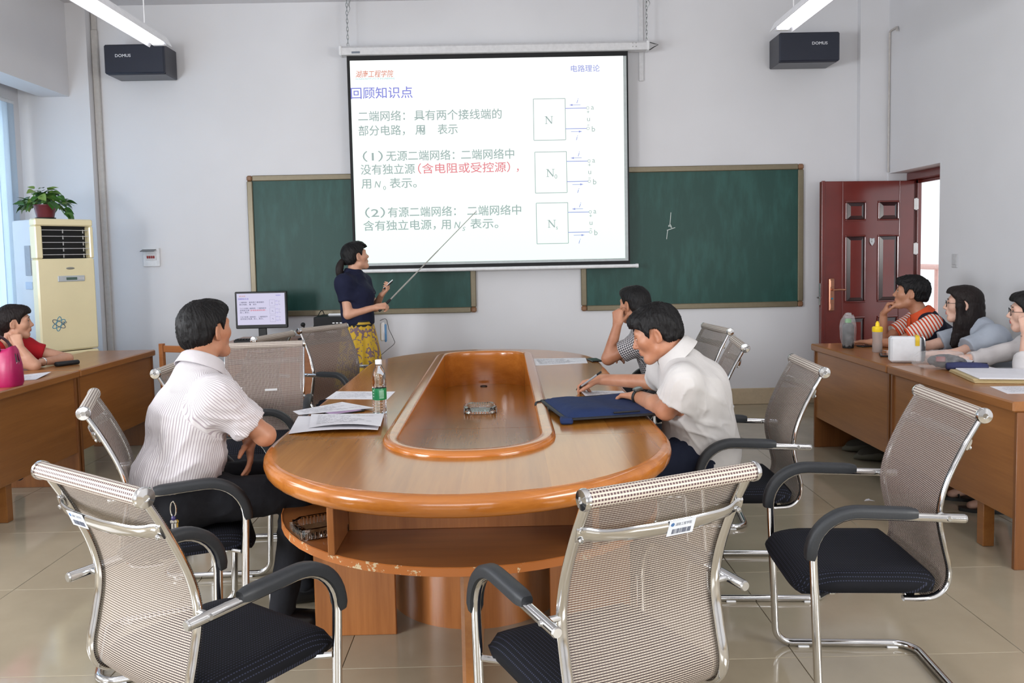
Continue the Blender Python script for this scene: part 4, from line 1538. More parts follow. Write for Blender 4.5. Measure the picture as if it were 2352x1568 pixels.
def make_chair():
    t = bpy.data.objects.new('conference_chair', None)
    t.empty_display_size = 0.1
    C.objects.link(t)
    W = 0.218
    for s in (-1, 1):
        p = [V(s * W, y, z) for y, z in BACK]
        MB().tube(p, 0.0145, 10, r2=0.0085, ref=(1, 0, 0)).build('back_rail', M['chrome'], t, 50)
    g = []
    st = 9
    for (y, z) in BACK[st:]:
        g.append([V(x, y + 0.0115 - 0.012 * (1 - (x / 0.223) ** 2), z) for x in np.linspace(-0.223, 0.223, 9)])
    o = MB().sheet(g, 0.0).build('mesh_back', M['weave'], t, 60)
    a2 = arc[st:]
    nrow = len(g)

    def fuv(co):
        r = np.repeat(a2, 9)
        return np.stack([co[:, 0], r], 1)
    set_uv(o, fuv)
    n = 20
    mb = MB()
    vs, fs = [], []
    for i, x in enumerate(np.linspace(-0.225, 0.225, 3)):
        for j in range(n + 1):
            a = 2 * math.pi * j / n
            vs.append(V(x, -0.313 + 0.021 * math.cos(a), 0.957 + 0.021 * math.sin(a)))
    for i in range(2):
        for j in range(n):
            fs.append((i * (n + 1) + j, i * (n + 1) + j + 1, (i + 1) * (n + 1) + j + 1, (i + 1) * (n + 1) + j))
    o = mb.add(vs, fs).build('top_roll', M['roll'], t, 60)

    def ruv(co):
        j = np.tile(np.arange(n + 1), 3)
        return np.stack([co[:, 0], j / n * 2 * math.pi * 0.021], 1)
    set_uv(o, ruv)
    for s in (-1, 1):
        e = MB().lathe([(0.024, 0), (0.0245, 0.008), (0.022, 0.013), (0.008, 0.0145), (0.007, 0.011), (0, 0.011)], (s * 0.223, -0.313, 0.957), 20, axis=(s, 0, 0))
        e.build('end_cap', M['chrome'], t)
    # bent brace across the back
    zc = 0.868
    yb = back_y(zc)
    pts = smooth_path([V(-0.226, yb - 0.010, zc), V(-0.205, yb - 0.014, zc), V(-0.165, yb - 0.030, zc - 0.004), V(-0.08, yb - 0.045, zc - 0.006), V(0, yb - 0.048, zc - 0.006),
                       V(0.08, yb - 0.045, zc - 0.006), V(0.165, yb - 0.030, zc - 0.004), V(0.205, yb - 0.014, zc), V(0.226, yb - 0.010, zc)], 5)
    wid = [0.019 - 0.003 * math.sin(math.pi * min(1, max(0, (abs(q[0]) - 0.10) / 0.1))) for q in pts]
    br = MB().tube(pts, wid, 10, r2=0.0055, ref=(0, -0.36, 0.93)).build('back_brace', M['chrome'], t, 50)
    for s in (-1, 1):
        for dz in (-0.011, 0.011):
            MB().lathe([(0.0065, 0), (0.0065, 0.003), (0.005, 0.0055), (0.0022, 0.0055), (0.002, 0.003), (0, 0.003)], (s * 0.216, yb - 0.0145, zc + dz), 10, axis=(0, -0.93, -0.3)).build('screw', M['steel'], br)
    # one bent tube: arm, front leg, floor runner, rear cross, and back up the other side
    A = 0.262
    path = fillet([V(-A, -0.245, 0.652), V(-A, 0.205, 0.668), V(-A, 0.178, 0.0135), V(-A, -0.315, 0.0135), V(A, -0.315, 0.0135), V(A, 0.178, 0.0135), V(A, 0.205, 0.668), V(A, -0.245, 0.652)],
                  [0.13, 0.06, 0.075, 0.075, 0.06, 0.13], 8)
    MB().tube(path, 0.0135, 12).build('frame', M['chrome'], t, 50)
    for s in (-1, 1):
        arm = fillet([V(s * A, -0.245, 0.652), V(s * A, 0.205, 0.668), V(s * A, 0.178, 0.0135)], [0.13], 10)
        q = [p for p in arm if p[1] > -0.10 and p[2] > 0.55]
        q = [V(s * A, -0.105, 0.657)] + list(q) + [V(s * A, 0.1995, 0.525)]
        d = np.concatenate([[0], np.cumsum(np.linalg.norm(np.diff(np.array(q), axis=0), axis=1))])
        u = np.linspace(0, d[-1], 22)
        q = np.stack([np.interp(u, d, np.array(q)[:, i]) for i in range(3)], 1)
        tt = np.gradient(q, axis=0)
        tt /= np.linalg.norm(tt, axis=1)[:, None]
        nn = np.stack([tt[:, 0] * 0, -tt[:, 2], tt[:, 1]], 1)
        q = q + nn * 0.010
        rr = np.full(22, 1.0)
        rr[0], rr[1], rr[-1] = 0.72, 0.95, 0.8
        # rounded-box section: sweep with 10 corners
        sec = [(-0.021, 0.004), (-0.019, 0.013), (-0.012, 0.0185), (0.012, 0.0185), (0.019, 0.013), (0.021, 0.004), (0.0195, -0.013), (0.012, -0.0165), (-0.012, -0.0165), (-0.0195, -0.013)]
        vs, fs = [], []
        m_ = len(sec)
        for i in range(22):
            for (a, b) in sec:
                vs.append(q[i] + V(1, 0, 0) * a * rr[i] + nn[i] * b * rr[i])
        for i in range(21):
            for j in range(m_):
                fs.append((i * m_ + j, i * m_ + (j + 1) % m_, (i + 1) * m_ + (j + 1) % m_, (i + 1) * m_ + j))
        fs += [tuple(range(m_))[::-1], tuple(21 * m_ + j for j in range(m_))]
        MB().add(vs, fs).build('armrest_pad', M['pad'], t, 40)
        MB().cyl(V(s * A, -0.2455, 0.652), V(s * A, -0.250, 0.6518), 0.0133, 0.011, 14).build('arm_end_cap', M['steel'], t)
        MB().cyl(V(s * 0.216, -0.190, 0.655), V(s * 0.250, -0.190, 0.655), 0.008, n=10).build('arm_spacer', M['steel'], t)
        MB().cyl(V(s * (A + 0.011), -0.195, 0.655), V(s * (A + 0.0165), -0.195, 0.655), 0.0085, 0.006, 12).build('arm_bolt', M['steel'], t)
        MB().cyl(V(s * 0.2, 0.13, 0.404), V(s * (A - 0.008), 0.182, 0.404), 0.009, n=8).build('seat_bracket', M['chrome'], t)
        for yy in (0.08, -0.24):
            MB().box(V(s * A - 0.016, yy - 0.02, 0.0), V(s * A + 0.016, yy + 0.02, 0.007), bev=0.002).build('foot_pad', M['white_plastic'], t, 0)
    # cushion
    g = 15
    top, bot = [], []

    def sq(v):
        return math.copysign(abs(v) ** 0.62, v)
    rows_t, rows_b = [], []
    for i in range(g):
        v = -1 + 2 * i / (g - 1)
        rt, rb = [], []
        for j in range(g):
            u = -1 + 2 * j / (g - 1)
            # map the square to a rounded square
            x = u * math.sqrt(max(0, 1 - 0.16 * v ** 6))
            y = v * math.sqrt(max(0, 1 - 0.16 * u ** 6))
            e = max(abs(u), abs(v))
            drop = 0.030 * max(0, (e - 0.80) / 0.20) ** 2
            wf = 0.022 * max(0, v - 0.35) ** 2 / 0.42
            X, Y = x * 0.238, y * 0.222 + 0.022
            rt.append(V(X, Y, 0.470 - drop - wf * 1.2 - 0.006 * (1 - u * u) * (1 - v * v)))
            rb.append(V(X * 0.97, Y * 0.975, 0.398 + 0.010 * max(0, (e - 0.8) / 0.2) - wf * 0.5))
        rows_t.append(rt)
        rows_b.append(rb)
    idx = lambda i, j: i * g + j
    vs = [p for r in rows_t for p in r] + [p for r in rows_b for p in r]
    fs = [(idx(i, j), idx(i, j + 1), idx(i + 1, j + 1), idx(i + 1, j)) for i in range(g - 1) for j in range(g - 1)]
    o_ = g * g
    fs += [tuple(o_ + k for k in f[::-1]) for f in fs]
    rim = [idx(0, j) for j in range(g)] + [idx(i, g - 1) for i in range(1, g)] + [idx(g - 1, j) for j in range(g - 2, -1, -1)] + [idx(i, 0) for i in range(g - 2, 0, -1)]
    for k in range(len(rim)):
        p, q = rim[k], rim[(k + 1) % len(rim)]
        fs.append((p, o_ + p, o_ + q, q))
    MB().add(vs, fs).build('seat', M['seat'], t, 75)
    MB().box(V(-0.20, -0.13, 0.380), V(0.20, -0.10, 0.397), bev=0.003).box(V(-0.21, 0.115, 0.392), V(0.21, 0.145, 0.404), bev=0.003).build('seat_rail', M['chrome'], t, 0)
    return t


CH = 'grey mesh-backed conference chairs'
chair0 = make_chair()
used = [False]


def chair(label, x, y, fx, fy, group=CH):
    """stands with its seat centre at (x, y), facing (fx, fy)"""
    c = chair0 if not used[0] else copy_tree(chair0)
    used[0] = True
    c.location = (x, y, 0)
    c.rotation_euler = (0, 0, math.atan2(fy, fx) - math.pi / 2)
    return tag(c, label, 'chair', group)


def chair_by_back(label, bx, by, fx, fy):
    """placed by the middle of its top roll"""
    f = unit(V(fx, fy))
    return chair(label, bx + f[0] * 0.313, by + f[1] * 0.313, f[0], f[1])


c1 = chair('empty mesh chair, back to the camera, just before the man in the striped shirt', -0.796, 2.169, 0.585, 0.811)
c2 = chair('empty mesh chair, back to the camera, at the rounded near end of the table', 0.231, 2.073, -0.428, 0.904)
c3 = chair('empty mesh chair facing the table, in front of the desk with the folder', 1.144, 2.70, -0.997, 0.071)
c4 = chair('mesh chair in which the man in the white polo sits', 1.0225, 3.63, -0.998, 0.065)
c5 = chair('mesh chair in which the man in the striped shirt sits', -1.245, 3.15, 0.927, 0.375)
c6 = chair('empty mesh chair turned to the camera, clear tape strip on its back', -1.39, 4.66, 0.17, -0.985)
c7 = chair_by_back('empty mesh chair at the table just in front of the teacher', -1.33, 6.07, 0.82, -0.57)
c8 = chair_by_back('mesh chair mostly hidden behind the chair with the clear tape', -1.535, 5.50, -0.95, 0.30)
c9 = chair_by_back('mesh chair mostly hidden behind the man in the striped shirt', -1.62, 4.02, 1.0, 0.05)
c10 = chair_by_back('mesh chair in which the man in the checked shirt sits', 1.395, 5.40, -1.0, -0.12)
c11 = chair_by_back('empty mesh chair between the white polo man and the checked shirt man', 1.29, 4.52, -1.0, 0.14)

# asset stickers and tape on three of them
M['sticker'] = plain('asset_sticker', (214, 220, 228), 0.4)
M['sticker_ink'] = plain('sticker_ink', (86, 92, 110), 0.6)
M['sticker_blue'] = plain('sticker_blue', (70, 110, 160), 0.5)


def sticker(c, x):
    yb = back_y(0.868) - 0.052
    U = V(1, 0, 0)
    Wd = V(0, -0.36, 0.93)
    N = V(0, -0.93, -0.36)
    o = V(x, yb - 0.0005, 0.860)
    mb = MB().prism([(-0.036, -0.021), (0.036, -0.021), (0.036, 0.021), (-0.036, 0.021)], 0, 0.0006, fr=(o, U, Wd, N))
    k0 = mb
    for i in range(26):
        w = rnd.choice((0.0006, 0.001, 0.0014))
        xx = -0.024 + i * 0.002
        k0.prism([(xx, -0.016), (xx + w, -0.016), (xx + w, -0.003), (xx, -0.003)], 0.0006, 0.0009, 1, fr=(o, U, Wd, N))
    put_text(k0, '湖南工程学院', o + U * -0.018 + Wd * 0.006 + N * 0.001, U, Wd, width=0.044, size=0.009, mi=1)
    k0.prism([(-0.026 + 0.005 * math.cos(a), 0.010 + 0.005 * math.sin(a)) for a in np.linspace(0, 6.28, 11)[:-1]], 0.0006, 0.0009, 2, fr=(o, U, Wd, N))
    k0.build('asset_sticker', [M['sticker'], M['sticker_ink'], M['sticker_blue']], c, 0)


sticker(c2, 0.02)
sticker(c1, -0.06)
M['tape'] = clear_film('clear_tape', (0.9, 0.92, 0.95, 1), 0.55)
MB().add([V(-0.075, back_y(z) + 0.016, z) for z in (0.700, 0.712)] + [V(-0.005, back_y(z) + 0.016, z) for z in (0.712, 0.700)], [(0, 1, 2, 3)]).build('tape_strip', M['tape'], c6, 0)

# plain wooden chair by the teacher's desk, dark armchair behind the woman in red
wc = thing('wooden_chair', 'plain brown wooden chair by the teacher desk, mostly behind the man in the striped shirt', 'chair', (-2.33, 6.25, 0), math.radians(-20))
for s in (-1, 1):
    MB().box(V(s * 0.17 - 0.018, -0.19, 0), V(s * 0.17 + 0.018, -0.155, 0.865), bev=0.004).build('back_post', M['lectern_wood'], wc, 0)
    MB().box(V(s * 0.17 - 0.018, 0.155, 0), V(s * 0.17 + 0.018, 0.19, 0.43), bev=0.004).build('front_leg', M['lectern_wood'], wc, 0)
MB().box(V(-0.21, -0.20, 0.43), V(0.21, 0.21, 0.455), bev=0.006).build('seat', M['lectern_wood'], wc, 0)
for z in (0.62, 0.80):
    MB().box(V(-0.152, -0.182, z), V(0.152, -0.162, z + 0.05), bev=0.004).build('back_slat', M['lectern_wood'], wc, 0)
M['dark_leather'] = plain('dark_brown_leather', (52, 46, 46), 0.4, 0, 0.1, 60, 0.1)
lc = thing('leather_armchair', 'dark brown leather chair standing behind the woman in red', 'chair', (-3.84, 6.05, 0), math.radians(-75))
g = [[V(x, -0.23 + 0.03 * x * x * 8 - 0.07 * (z - 0.45), z + 0.02 * math.cos(x * 6)) for x in np.linspace(-0.25, 0.25, 9)] for z in np.linspace(0.42, 1.215, 9)]
MB().sheet(g, 0.07).build('back', M['dark_leather'], lc, 50)
MB().box(V(-0.25, -0.22, 0.38), V(0.25, 0.25, 0.47), bev=0.03).build('seat', M['dark_leather'], lc, 40)
for sx_ in (-1, 1):
    for sy_ in (-1, 1):
        MB().cyl(V(sx_ * 0.2, sy_ * 0.2, 0), V(sx_ * 0.2, sy_ * 0.2, 0.39), 0.016, n=10).build('leg', M['black_plastic'], lc)
ms = thing('microphone_stand', 'thin dark microphone on a stand behind the woman in red, in front of the window', 'microphone', (-3.95, 6.45, 0))
MB().lathe([(0.11, 0), (0.11, 0.015), (0.02, 0.03), (0, 0.03)], (0, 0, 0), 20).build('base', M['black_plastic'], ms)
MB().cyl(V(0, 0, 0.02), V(0, 0, 1.22), 0.008, n=8).build('pole', M['black_plastic'], ms)
MB().tube([V(0.0, 0, 1.22), V(-0.01, 0, 1.27), V(-0.02, -0.01, 1.33)], [0.008, 0.010, 0.012], 9).build('microphone', plain('mic_blue', (40, 60, 96), 0.4), ms)
# ================================================================ people: one continuous surface per body, grown from a distance field
class Field:
    def __init__(self, lo, hi, h):
        self.h = h
        self.lo = np.array(lo, float)
        self.n = np.ceil((np.array(hi) - self.lo) / h).astype(int) + 1
        self.d = np.full(self.n, 0.5, np.float32)

    def _sl(self, lo, hi):
        a = np.maximum(np.floor((lo - self.lo) / self.h).astype(int), 0)
        b = np.minimum(np.ceil((hi - self.lo) / self.h).astype(int) + 1, self.n)
        if (b <= a).any():
            return None
        g = [(self.lo[i] + self.h * np.arange(a[i], b[i])).astype(np.float32) for i in range(3)]
        return tuple(slice(a[i], b[i]) for i in range(3)), g[0][:, None, None], g[1][None, :, None], g[2][None, None, :]

    def put(self, q, off=0.0):
        """q: primitive dict"""
        t = q['t']
        k = q.get('k', 0.01)
        pad = k + 0.03 + off
        if t == 'c':
            a, b, ra, rb = q['a'], q['b'], q['ra'] + off, q['rb'] + off
            R = max(ra, rb) + pad
            s = self._sl(np.minimum(a, b) - R, np.maximum(a, b) + R)
            if s is None:
                return
            sl, X, Y, Z = s
            ba = b - a
            l2 = float(ba @ ba) + 1e-12
            px, py, pz = X - a[0], Y - a[1], Z - a[2]
            hh = np.clip((px * ba[0] + py * ba[1] + pz * ba[2]) / l2, 0, 1)
            d = np.sqrt((px - hh * ba[0]) ** 2 + (py - hh * ba[1]) ** 2 + (pz - hh * ba[2]) ** 2) - (ra + (rb - ra) * hh)
            if q.get('cut') is not None:                      # flat end at b
                nn = unit(ba) if q['cut'] is True else unit(q['cut'])
                d = np.maximum(d, (X - b[0]) * nn[0] + (Y - b[1]) * nn[1] + (Z - b[2]) * nn[2])
        else:
            c, r, Rm = q['c'], np.array(q['r'], float) + off, q.get('R')
            R = r.max() + pad
            s = self._sl(c - R, c + R)
            if s is None:
                return
            sl, X, Y, Z = s
            px, py, pz = X - c[0], Y - c[1], Z - c[2]
            if Rm is not None:
                lx = px * Rm[0, 0] + py * Rm[1, 0] + pz * Rm[2, 0]
                ly = px * Rm[0, 1] + py * Rm[1, 1] + pz * Rm[2, 1]
                lz = px * Rm[0, 2] + py * Rm[1, 2] + pz * Rm[2, 2]
            else:
                lx, ly, lz = px, py, pz
            if t == 'e':
                k0 = np.sqrt((lx / r[0]) ** 2 + (ly / r[1]) ** 2 + (lz / r[2]) ** 2)
                k1 = np.sqrt((lx / r[0] ** 2) ** 2 + (ly / r[1] ** 2) ** 2 + (lz / r[2] ** 2) ** 2) + 1e-9
                d = k0 * (k0 - 1) / k1
        cur = self.d[sl]
        if q.get('sub'):
            d = -d
            hk = np.maximum(k - np.abs(cur - d), 0) / k
            self.d[sl] = np.maximum(cur, d) + hk * hk * k * 0.25
        else:
            hk = np.maximum(k - np.abs(cur - d), 0) / k
            self.d[sl] = np.minimum(cur, d) - hk * hk * k * 0.25

    def grid(self):
        return [(self.lo[i] + self.h * np.arange(self.n[i])).astype(np.float32).reshape([-1 if j == i else 1 for j in range(3)]) for i in range(3)]

    def keep(self, o, n, k=0.004):
        """keeps the side of the plane that n points away from"""
        X, Y, Z = self.grid()
        n = unit(n)
        d = (X - o[0]) * n[0] + (Y - o[1]) * n[1] + (Z - o[2]) * n[2]
        hk = np.maximum(k - np.abs(self.d - d), 0) / k
        self.d = np.maximum(self.d, d) + hk * hk * k * 0.25

    def surface(self):
        """surface nets"""
        d = self.d
        ins = d < 0
        c = np.zeros(np.array(d.shape) - 1, np.uint8)
        for i in (0, 1):
            for j in (0, 1):
                for k in (0, 1):
                    c += ins[i:d.shape[0] - 1 + i, j:d.shape[1] - 1 + j, k:d.shape[2] - 1 + k]
        act = (c > 0) & (c < 8)
        ii, jj, kk = np.nonzero(act)
        m = len(ii)
        vid = np.full(act.shape, -1, np.int32)
        vid[ii, jj, kk] = np.arange(m)
        acc = np.zeros((m, 3))
        cnt = np.zeros(m)
        cor = [(i, j, k) for i in (0, 1) for j in (0, 1) for k in (0, 1)]
        val = {q: d[ii + q[0], jj + q[1], kk + q[2]].astype(float) for q in cor}
        for a in cor:
            for ax in range(3):
                if a[ax] == 0:
                    b = list(a)
                    b[ax] = 1
                    b = tuple(b)
                    va, vb = val[a], val[b]
                    x = (va < 0) != (vb < 0)
                    t = np.where(x, va / np.where(np.abs(va - vb) < 1e-9, 1, va - vb), 0)
                    p = np.zeros((m, 3))
                    p[:] = a
                    p[:, ax] = t
                    acc += np.where(x[:, None], p, 0)
                    cnt += x
        v = self.lo + self.h * (np.stack([ii, jj, kk], 1) + acc / cnt[:, None])
        fs = []
        for ax in range(3):
            u, w = (ax + 1) % 3, (ax + 2) % 3
            s0 = [slice(None)] * 3
            s1 = [slice(None)] * 3
            s0[ax], s1[ax] = slice(0, -1), slice(1, None)
            x = ins[tuple(s0)] != ins[tuple(s1)]
            e = np.stack(np.nonzero(x), 1)
            e = e[(e[:, u] > 0) & (e[:, w] > 0) & (e[:, u] < act.shape[u]) & (e[:, w] < act.shape[w])]
            flip = ins[tuple(s0)][tuple(e.T)]
            q = []
            for (du, dw) in ((-1, -1), (0, -1), (0, 0), (-1, 0)):
                z = e.copy()
                z[:, u] += du
                z[:, w] += dw
                q.append(vid[tuple(z.T)])
            q = np.stack(q, 1)
            q[~flip] = q[~flip][:, ::-1]
            fs.append(q)
        f = np.concatenate(fs)
        f = f[(f >= 0).all(1)]
        # two light smoothing passes on the vertices
        for it in range(1):
            s = np.zeros_like(v)
            c2 = np.zeros(len(v))
            for k in range(4):
                np.add.at(s, f[:, k], v[f[:, (k + 1) % 4]])
                np.add.at(c2, f[:, k], 1)
                np.add.at(s, f[:, k], v[f[:, (k - 1) % 4]])
                np.add.at(c2, f[:, k], 1)
            v = v * 0.5 + 0.5 * s / np.maximum(c2, 1)[:, None]
        return v, f


def np_mesh(name, v, f, mats, parent=None, mi=None, attrs=None):
    me = bpy.data.meshes.new(name)
    me.vertices.add(len(v))
    me.vertices.foreach_set('co', np.asarray(v, np.float32).ravel())
    n = len(f)
    me.loops.add(n * 4)
    me.loops.foreach_set('vertex_index', np.asarray(f, np.int32).ravel())
    me.polygons.add(n)
    me.polygons.foreach_set('loop_start', np.arange(0, n * 4, 4, dtype=np.int32))
    for m in (mats if isinstance(mats, (list, tuple)) else [mats]):
        me.materials.append(m)
    if mi is not None:
        me.polygons.foreach_set('material_index', np.asarray(mi, np.int32))
    me.polygons.foreach_set('use_smooth', np.ones(n, bool))
    me.update(calc_edges=True)
    if attrs is not None:
        a = me.attributes.new('pattern', 'FLOAT_VECTOR', 'POINT')
        a.data.foreach_set('vector', np.asarray(attrs, np.float32).ravel())
    me.validate()
    return link(name, me, parent)


def cone(a, b, ra, rb, k=0.02, cut=None, sub=False):
    return dict(t='c', a=np.array(a, float), b=np.array(b, float), ra=ra, rb=rb, k=k, cut=cut, sub=sub)


def ell(c, r, R=None, k=0.02, sub=False):
    return dict(t='e', c=np.array(c, float), r=r, R=R, k=k, sub=sub)


def bounds(prims, pad=0.03):
    lo, hi = V(9, 9, 9), V(-9, -9, -9)
    for q in prims:
        if q.get('sub'):
            continue
        if q['t'] == 'c':
            for p, r in ((q['a'], q['ra']), (q['b'], q['rb'])):
                lo, hi = np.minimum(lo, p - r), np.maximum(hi, p + r)
        else:
            r = max(q['r'])
            lo, hi = np.minimum(lo, q['c'] - r), np.maximum(hi, q['c'] + r)
    return lo - pad, hi + pad


def vnoise(p, s, seed=0):
    """smooth value noise, vectorised"""
    q = np.asarray(p) * s + seed * 17.3
    i = np.floor(q).astype(np.int64)
    f = q - i
    f = f * f * (3 - 2 * f)

    def hsh(a):
        x = (a[:, 0] * 374761393 + a[:, 1] * 668265263 + a[:, 2] * 2147483647 + seed * 1274126177) & 0xffffffff
        x = ((x ^ (x >> 13)) * 1274126177) & 0xffffffff
        return ((x ^ (x >> 16)) & 0xffff) / 65535.0
    r = 0
    for dx in (0, 1):
        for dy in (0, 1):
            for dz in (0, 1):
                w = (f[:, 0] if dx else 1 - f[:, 0]) * (f[:, 1] if dy else 1 - f[:, 1]) * (f[:, 2] if dz else 1 - f[:, 2])
                r = r + w * hsh(i + np.array([dx, dy, dz]))
    return r * 2 - 1


def frame_of(fwd, up=(0, 0, 1), roll=0.0):
    """columns: right, forward, up"""
    f = unit(fwd)
    r = unit(np.cross(f, up))
    u = np.cross(r, f)
    if roll:
        c, s = math.cos(roll), math.sin(roll)
        r, u = r * c + u * s, u * c - r * s
    return np.stack([r, f, u], 1)


def head_prims(c, R, sc=1.0, fem=False):
    P = lambda x, y, z: c + R @ (V(x, y, z) * sc)
    s = sc
    out = [ell(P(0, -0.014, 0.026), V(0.073, 0.092, 0.086) * s, R, 0.01),
           ell(P(0, 0.018, -0.030), V(0.060 if not fem else 0.056, 0.070, 0.078) * s, R, 0.03),
           cone(P(-0.018, 0.066, -0.094), P(0.018, 0.066, -0.094), 0.021 * s, 0.021 * s, 0.025),
           cone(P(-0.048, 0.004, -0.066), P(-0.020, 0.058, -0.092), 0.018 * s, 0.016 * s, 0.03),
           cone(P(0.048, 0.004, -0.066), P(0.020, 0.058, -0.092), 0.018 * s, 0.016 * s, 0.03),
           ell(P(-0.040, 0.050, -0.016), V(0.026, 0.030, 0.026) * s, R, 0.03),
           ell(P(0.040, 0.050, -0.016), V(0.026, 0.030, 0.026) * s, R, 0.03),
           cone(P(-0.036, 0.071, 0.030), P(0.036, 0.071, 0.030), 0.013 * s, 0.013 * s, 0.02),
           ell(P(-0.031, 0.096, 0.008), V(0.017, 0.016, 0.012) * s, R, 0.014, True),
           ell(P(0.031, 0.096, 0.008), V(0.017, 0.016, 0.012) * s, R, 0.014, True),
           ell(P(-0.031, 0.072, 0.007), V(0.016, 0.012, 0.012) * s, R, 0.006),
           ell(P(0.031, 0.072, 0.007), V(0.016, 0.012, 0.012) * s, R, 0.006),
           cone(P(0, 0.085, 0.014), P(0, 0.103, -0.022), 0.0075 * s, 0.0105 * s, 0.012),
           ell(P(0, 0.104, -0.024), V(0.012, 0.011, 0.010) * s, R, 0.008),
           ell(P(-0.012, 0.094, -0.029), V(0.009, 0.011, 0.008) * s, R, 0.006),
           ell(P(0.012, 0.094, -0.029), V(0.009, 0.011, 0.008) * s, R, 0.006),
           ell(P(0, 0.083, -0.058), V(0.026, 0.012, 0.018) * s, R, 0.015),
           ell(P(0, 0.0925, -0.053), V(0.021, 0.0075, 0.0055) * s, R, 0.005),
           ell(P(0, 0.0920, -0.064), V(0.018, 0.0075, 0.0065) * s, R, 0.005),
           cone(P(-0.022, 0.096, -0.0585), P(0.022, 0.096, -0.0585), 0.0014 * s, 0.0014 * s, 0.004, sub=True),
           ell(P(0, 0.086, -0.077), V(0.018, 0.008, 0.004) * s, R, 0.010, True)]
    for sd in (-1, 1):
        Re = R @ np.array(Matrix.Rotation(sd * 0.60, 3, 'Z')) @ np.array(Matrix.Rotation(-0.15, 3, 'X'))
        out += [ell(P(sd * 0.0785, -0.012, -0.004), V(0.0075, 0.020, 0.034) * s, Re, 0.005),
                ell(P(sd * 0.0885, -0.008, -0.001), V(0.0075, 0.011, 0.020) * s, Re, 0.005, True),
                ell(P(sd * 0.0755, -0.004, -0.030), V(0.007, 0.009, 0.011) * s, Re, 0.006)]
    return out


def hand_prims(w, F, N, side, curls, thumb=(0.75, 0.55, 0.35), s=1.0, spread=0.06, tcurl=0.3):
    """w wrist, F towards the knuckles, N out of the palm; side +1: thumb along F x N"""
    F, N = unit(F), unit(np.array(N, float) - unit(F) * (unit(F) @ np.array(N, float)))
    S = np.cross(F, N) * side
    out = []
    lat = [0.029, 0.0095, -0.0105, -0.029]
    kl = [0.086, 0.090, 0.085, 0.076]
    L = [0.072, 0.080, 0.074, 0.058]
    for i in range(4):
        kn = w + (F * kl[i] + S * lat[i]) * s
        out.append(cone(w + (F * 0.012 + S * lat[i] * 0.55) * s, kn, 0.0155 * s, 0.0108 * s, 0.014))
    for i in range(4):
        kn = w + (F * kl[i] + S * lat[i]) * s
        c = curls[i] if not np.isscalar(curls) else curls
        c = c if isinstance(c, (tuple, list)) else (c, c * 1.1, c * 0.7)
        ang = 0.0
        p = kn
        side_dir = S * (spread * (1.5 - i))
        r = [0.0094, 0.0086, 0.0078, 0.0066]
        for j, fr in enumerate((0.46, 0.30, 0.24)):
            ang += c[j]
            dv = unit(F * math.cos(ang) + N * math.sin(ang) + side_dir * math.cos(ang))
            q = p + dv * L[i] * fr * s
            out.append(cone(p, q, r[j] * s, r[j + 1] * s, 0.004))
            p = q
    tb = w + (F * 0.022 + S * 0.022 + N * 0.004) * s
    d1 = unit(S * thumb[0] + F * thumb[1] + N * thumb[2])
    p1 = tb + d1 * 0.042 * s
    d2 = unit(d1 * (1 - tcurl) + (F * 0.9 - S * 0.15 + N * 0.25) * tcurl * 1.5)
    p2 = p1 + d2 * 0.032 * s
    d3 = unit(d2 * 0.75 + (F - S * 0.4 + N * 0.2) * 0.3)
    p3 = p2 + d3 * 0.024 * s
    out += [cone(tb, p1, 0.0155 * s, 0.0115 * s, 0.012), cone(p1, p2, 0.0108 * s, 0.0098 * s, 0.005), cone(p2, p3, 0.0098 * s, 0.0076 * s, 0.004)]
    return out


def torso_prims(P, Cc, N, Lv, wp=0.085, wc=0.095, rp=0.115, rc=0.105, sh=None, belly=0.0, fwd=None, rs=0.055):
    """pelvis P, chest Cc, neck base N, lateral vector Lv (to the person's left); sh: (left, right) shoulders"""
    Lv = unit(Lv)
    mid = (P + Cc) / 2
    if fwd is not None and belly:
        mid = mid + unit(fwd) * belly
    out = []
    for s in (-1, 1):
        out.append(cone(P + Lv * s * wp, mid + Lv * s * wp * 0.82, rp, rp * 0.92, 0.06))
        out.append(cone(mid + Lv * s * wp * 0.82, Cc + Lv * s * wc, rp * 0.92, rc, 0.06))
    out.append(cone(P, Cc, rp, rc, 0.06))
    out.append(cone(Cc, N - unit(N - Cc) * 0.04, rc * 0.95, 0.065, 0.07))
    if sh is not None:
        for q in sh:
            out.append(cone(N - unit(N - Cc) * 0.035, q, 0.052, rs, 0.05))
            out.append(cone(Cc + (q - N) * 0.45, q, rc * 0.75, rs + 0.003, 0.05))
    return out


SKIN_CACHE = {}


def skin_mat(name, c, lip):
    m = NT(name)
    v = m.coord('Object')
    n1 = m.noise(v, 14, 4)
    n2 = m.noise(v, 90, 3)
    a = hexc(*c)
    b = hexc(max(0, c[0] - 16), max(0, c[1] - 20), max(0, c[2] - 20))
    m.l(m.ramp(n1, [(0.3, b), (0.7, a)]), m.b.inputs['Base Color'])
    m.bump(n2, 0.06, 0.002)
    m.b.inputs['Roughness'].default_value = 0.48
    m.b.inputs['Subsurface Weight'].default_value = 0.08
    m.b.inputs['Subsurface Radius'].default_value = (0.012, 0.005, 0.003)
    l = plain(name + '_lips', lip, 0.4)
    return [m.m, l]


def hair_mat(name, c):
    m = NT(name)
    v = m.coord('Object', (1, 1, 0.25))
    n1 = m.noise(v, 130, 4, 0.6)
    a = hexc(*c)
    b = tuple(x * 1.7 + 0.002 for x in a[:3]) + (1,)
    m.l(m.ramp(n1, [(0.35, a), (0.75, b)]), m.b.inputs['Base Color'])
    m.bump(n1, 0.7, 0.006)
    m.b.inputs['Roughness'].default_value = 0.5
    m.b.inputs['Specular IOR Level'].default_value = 0.22
    return m.m


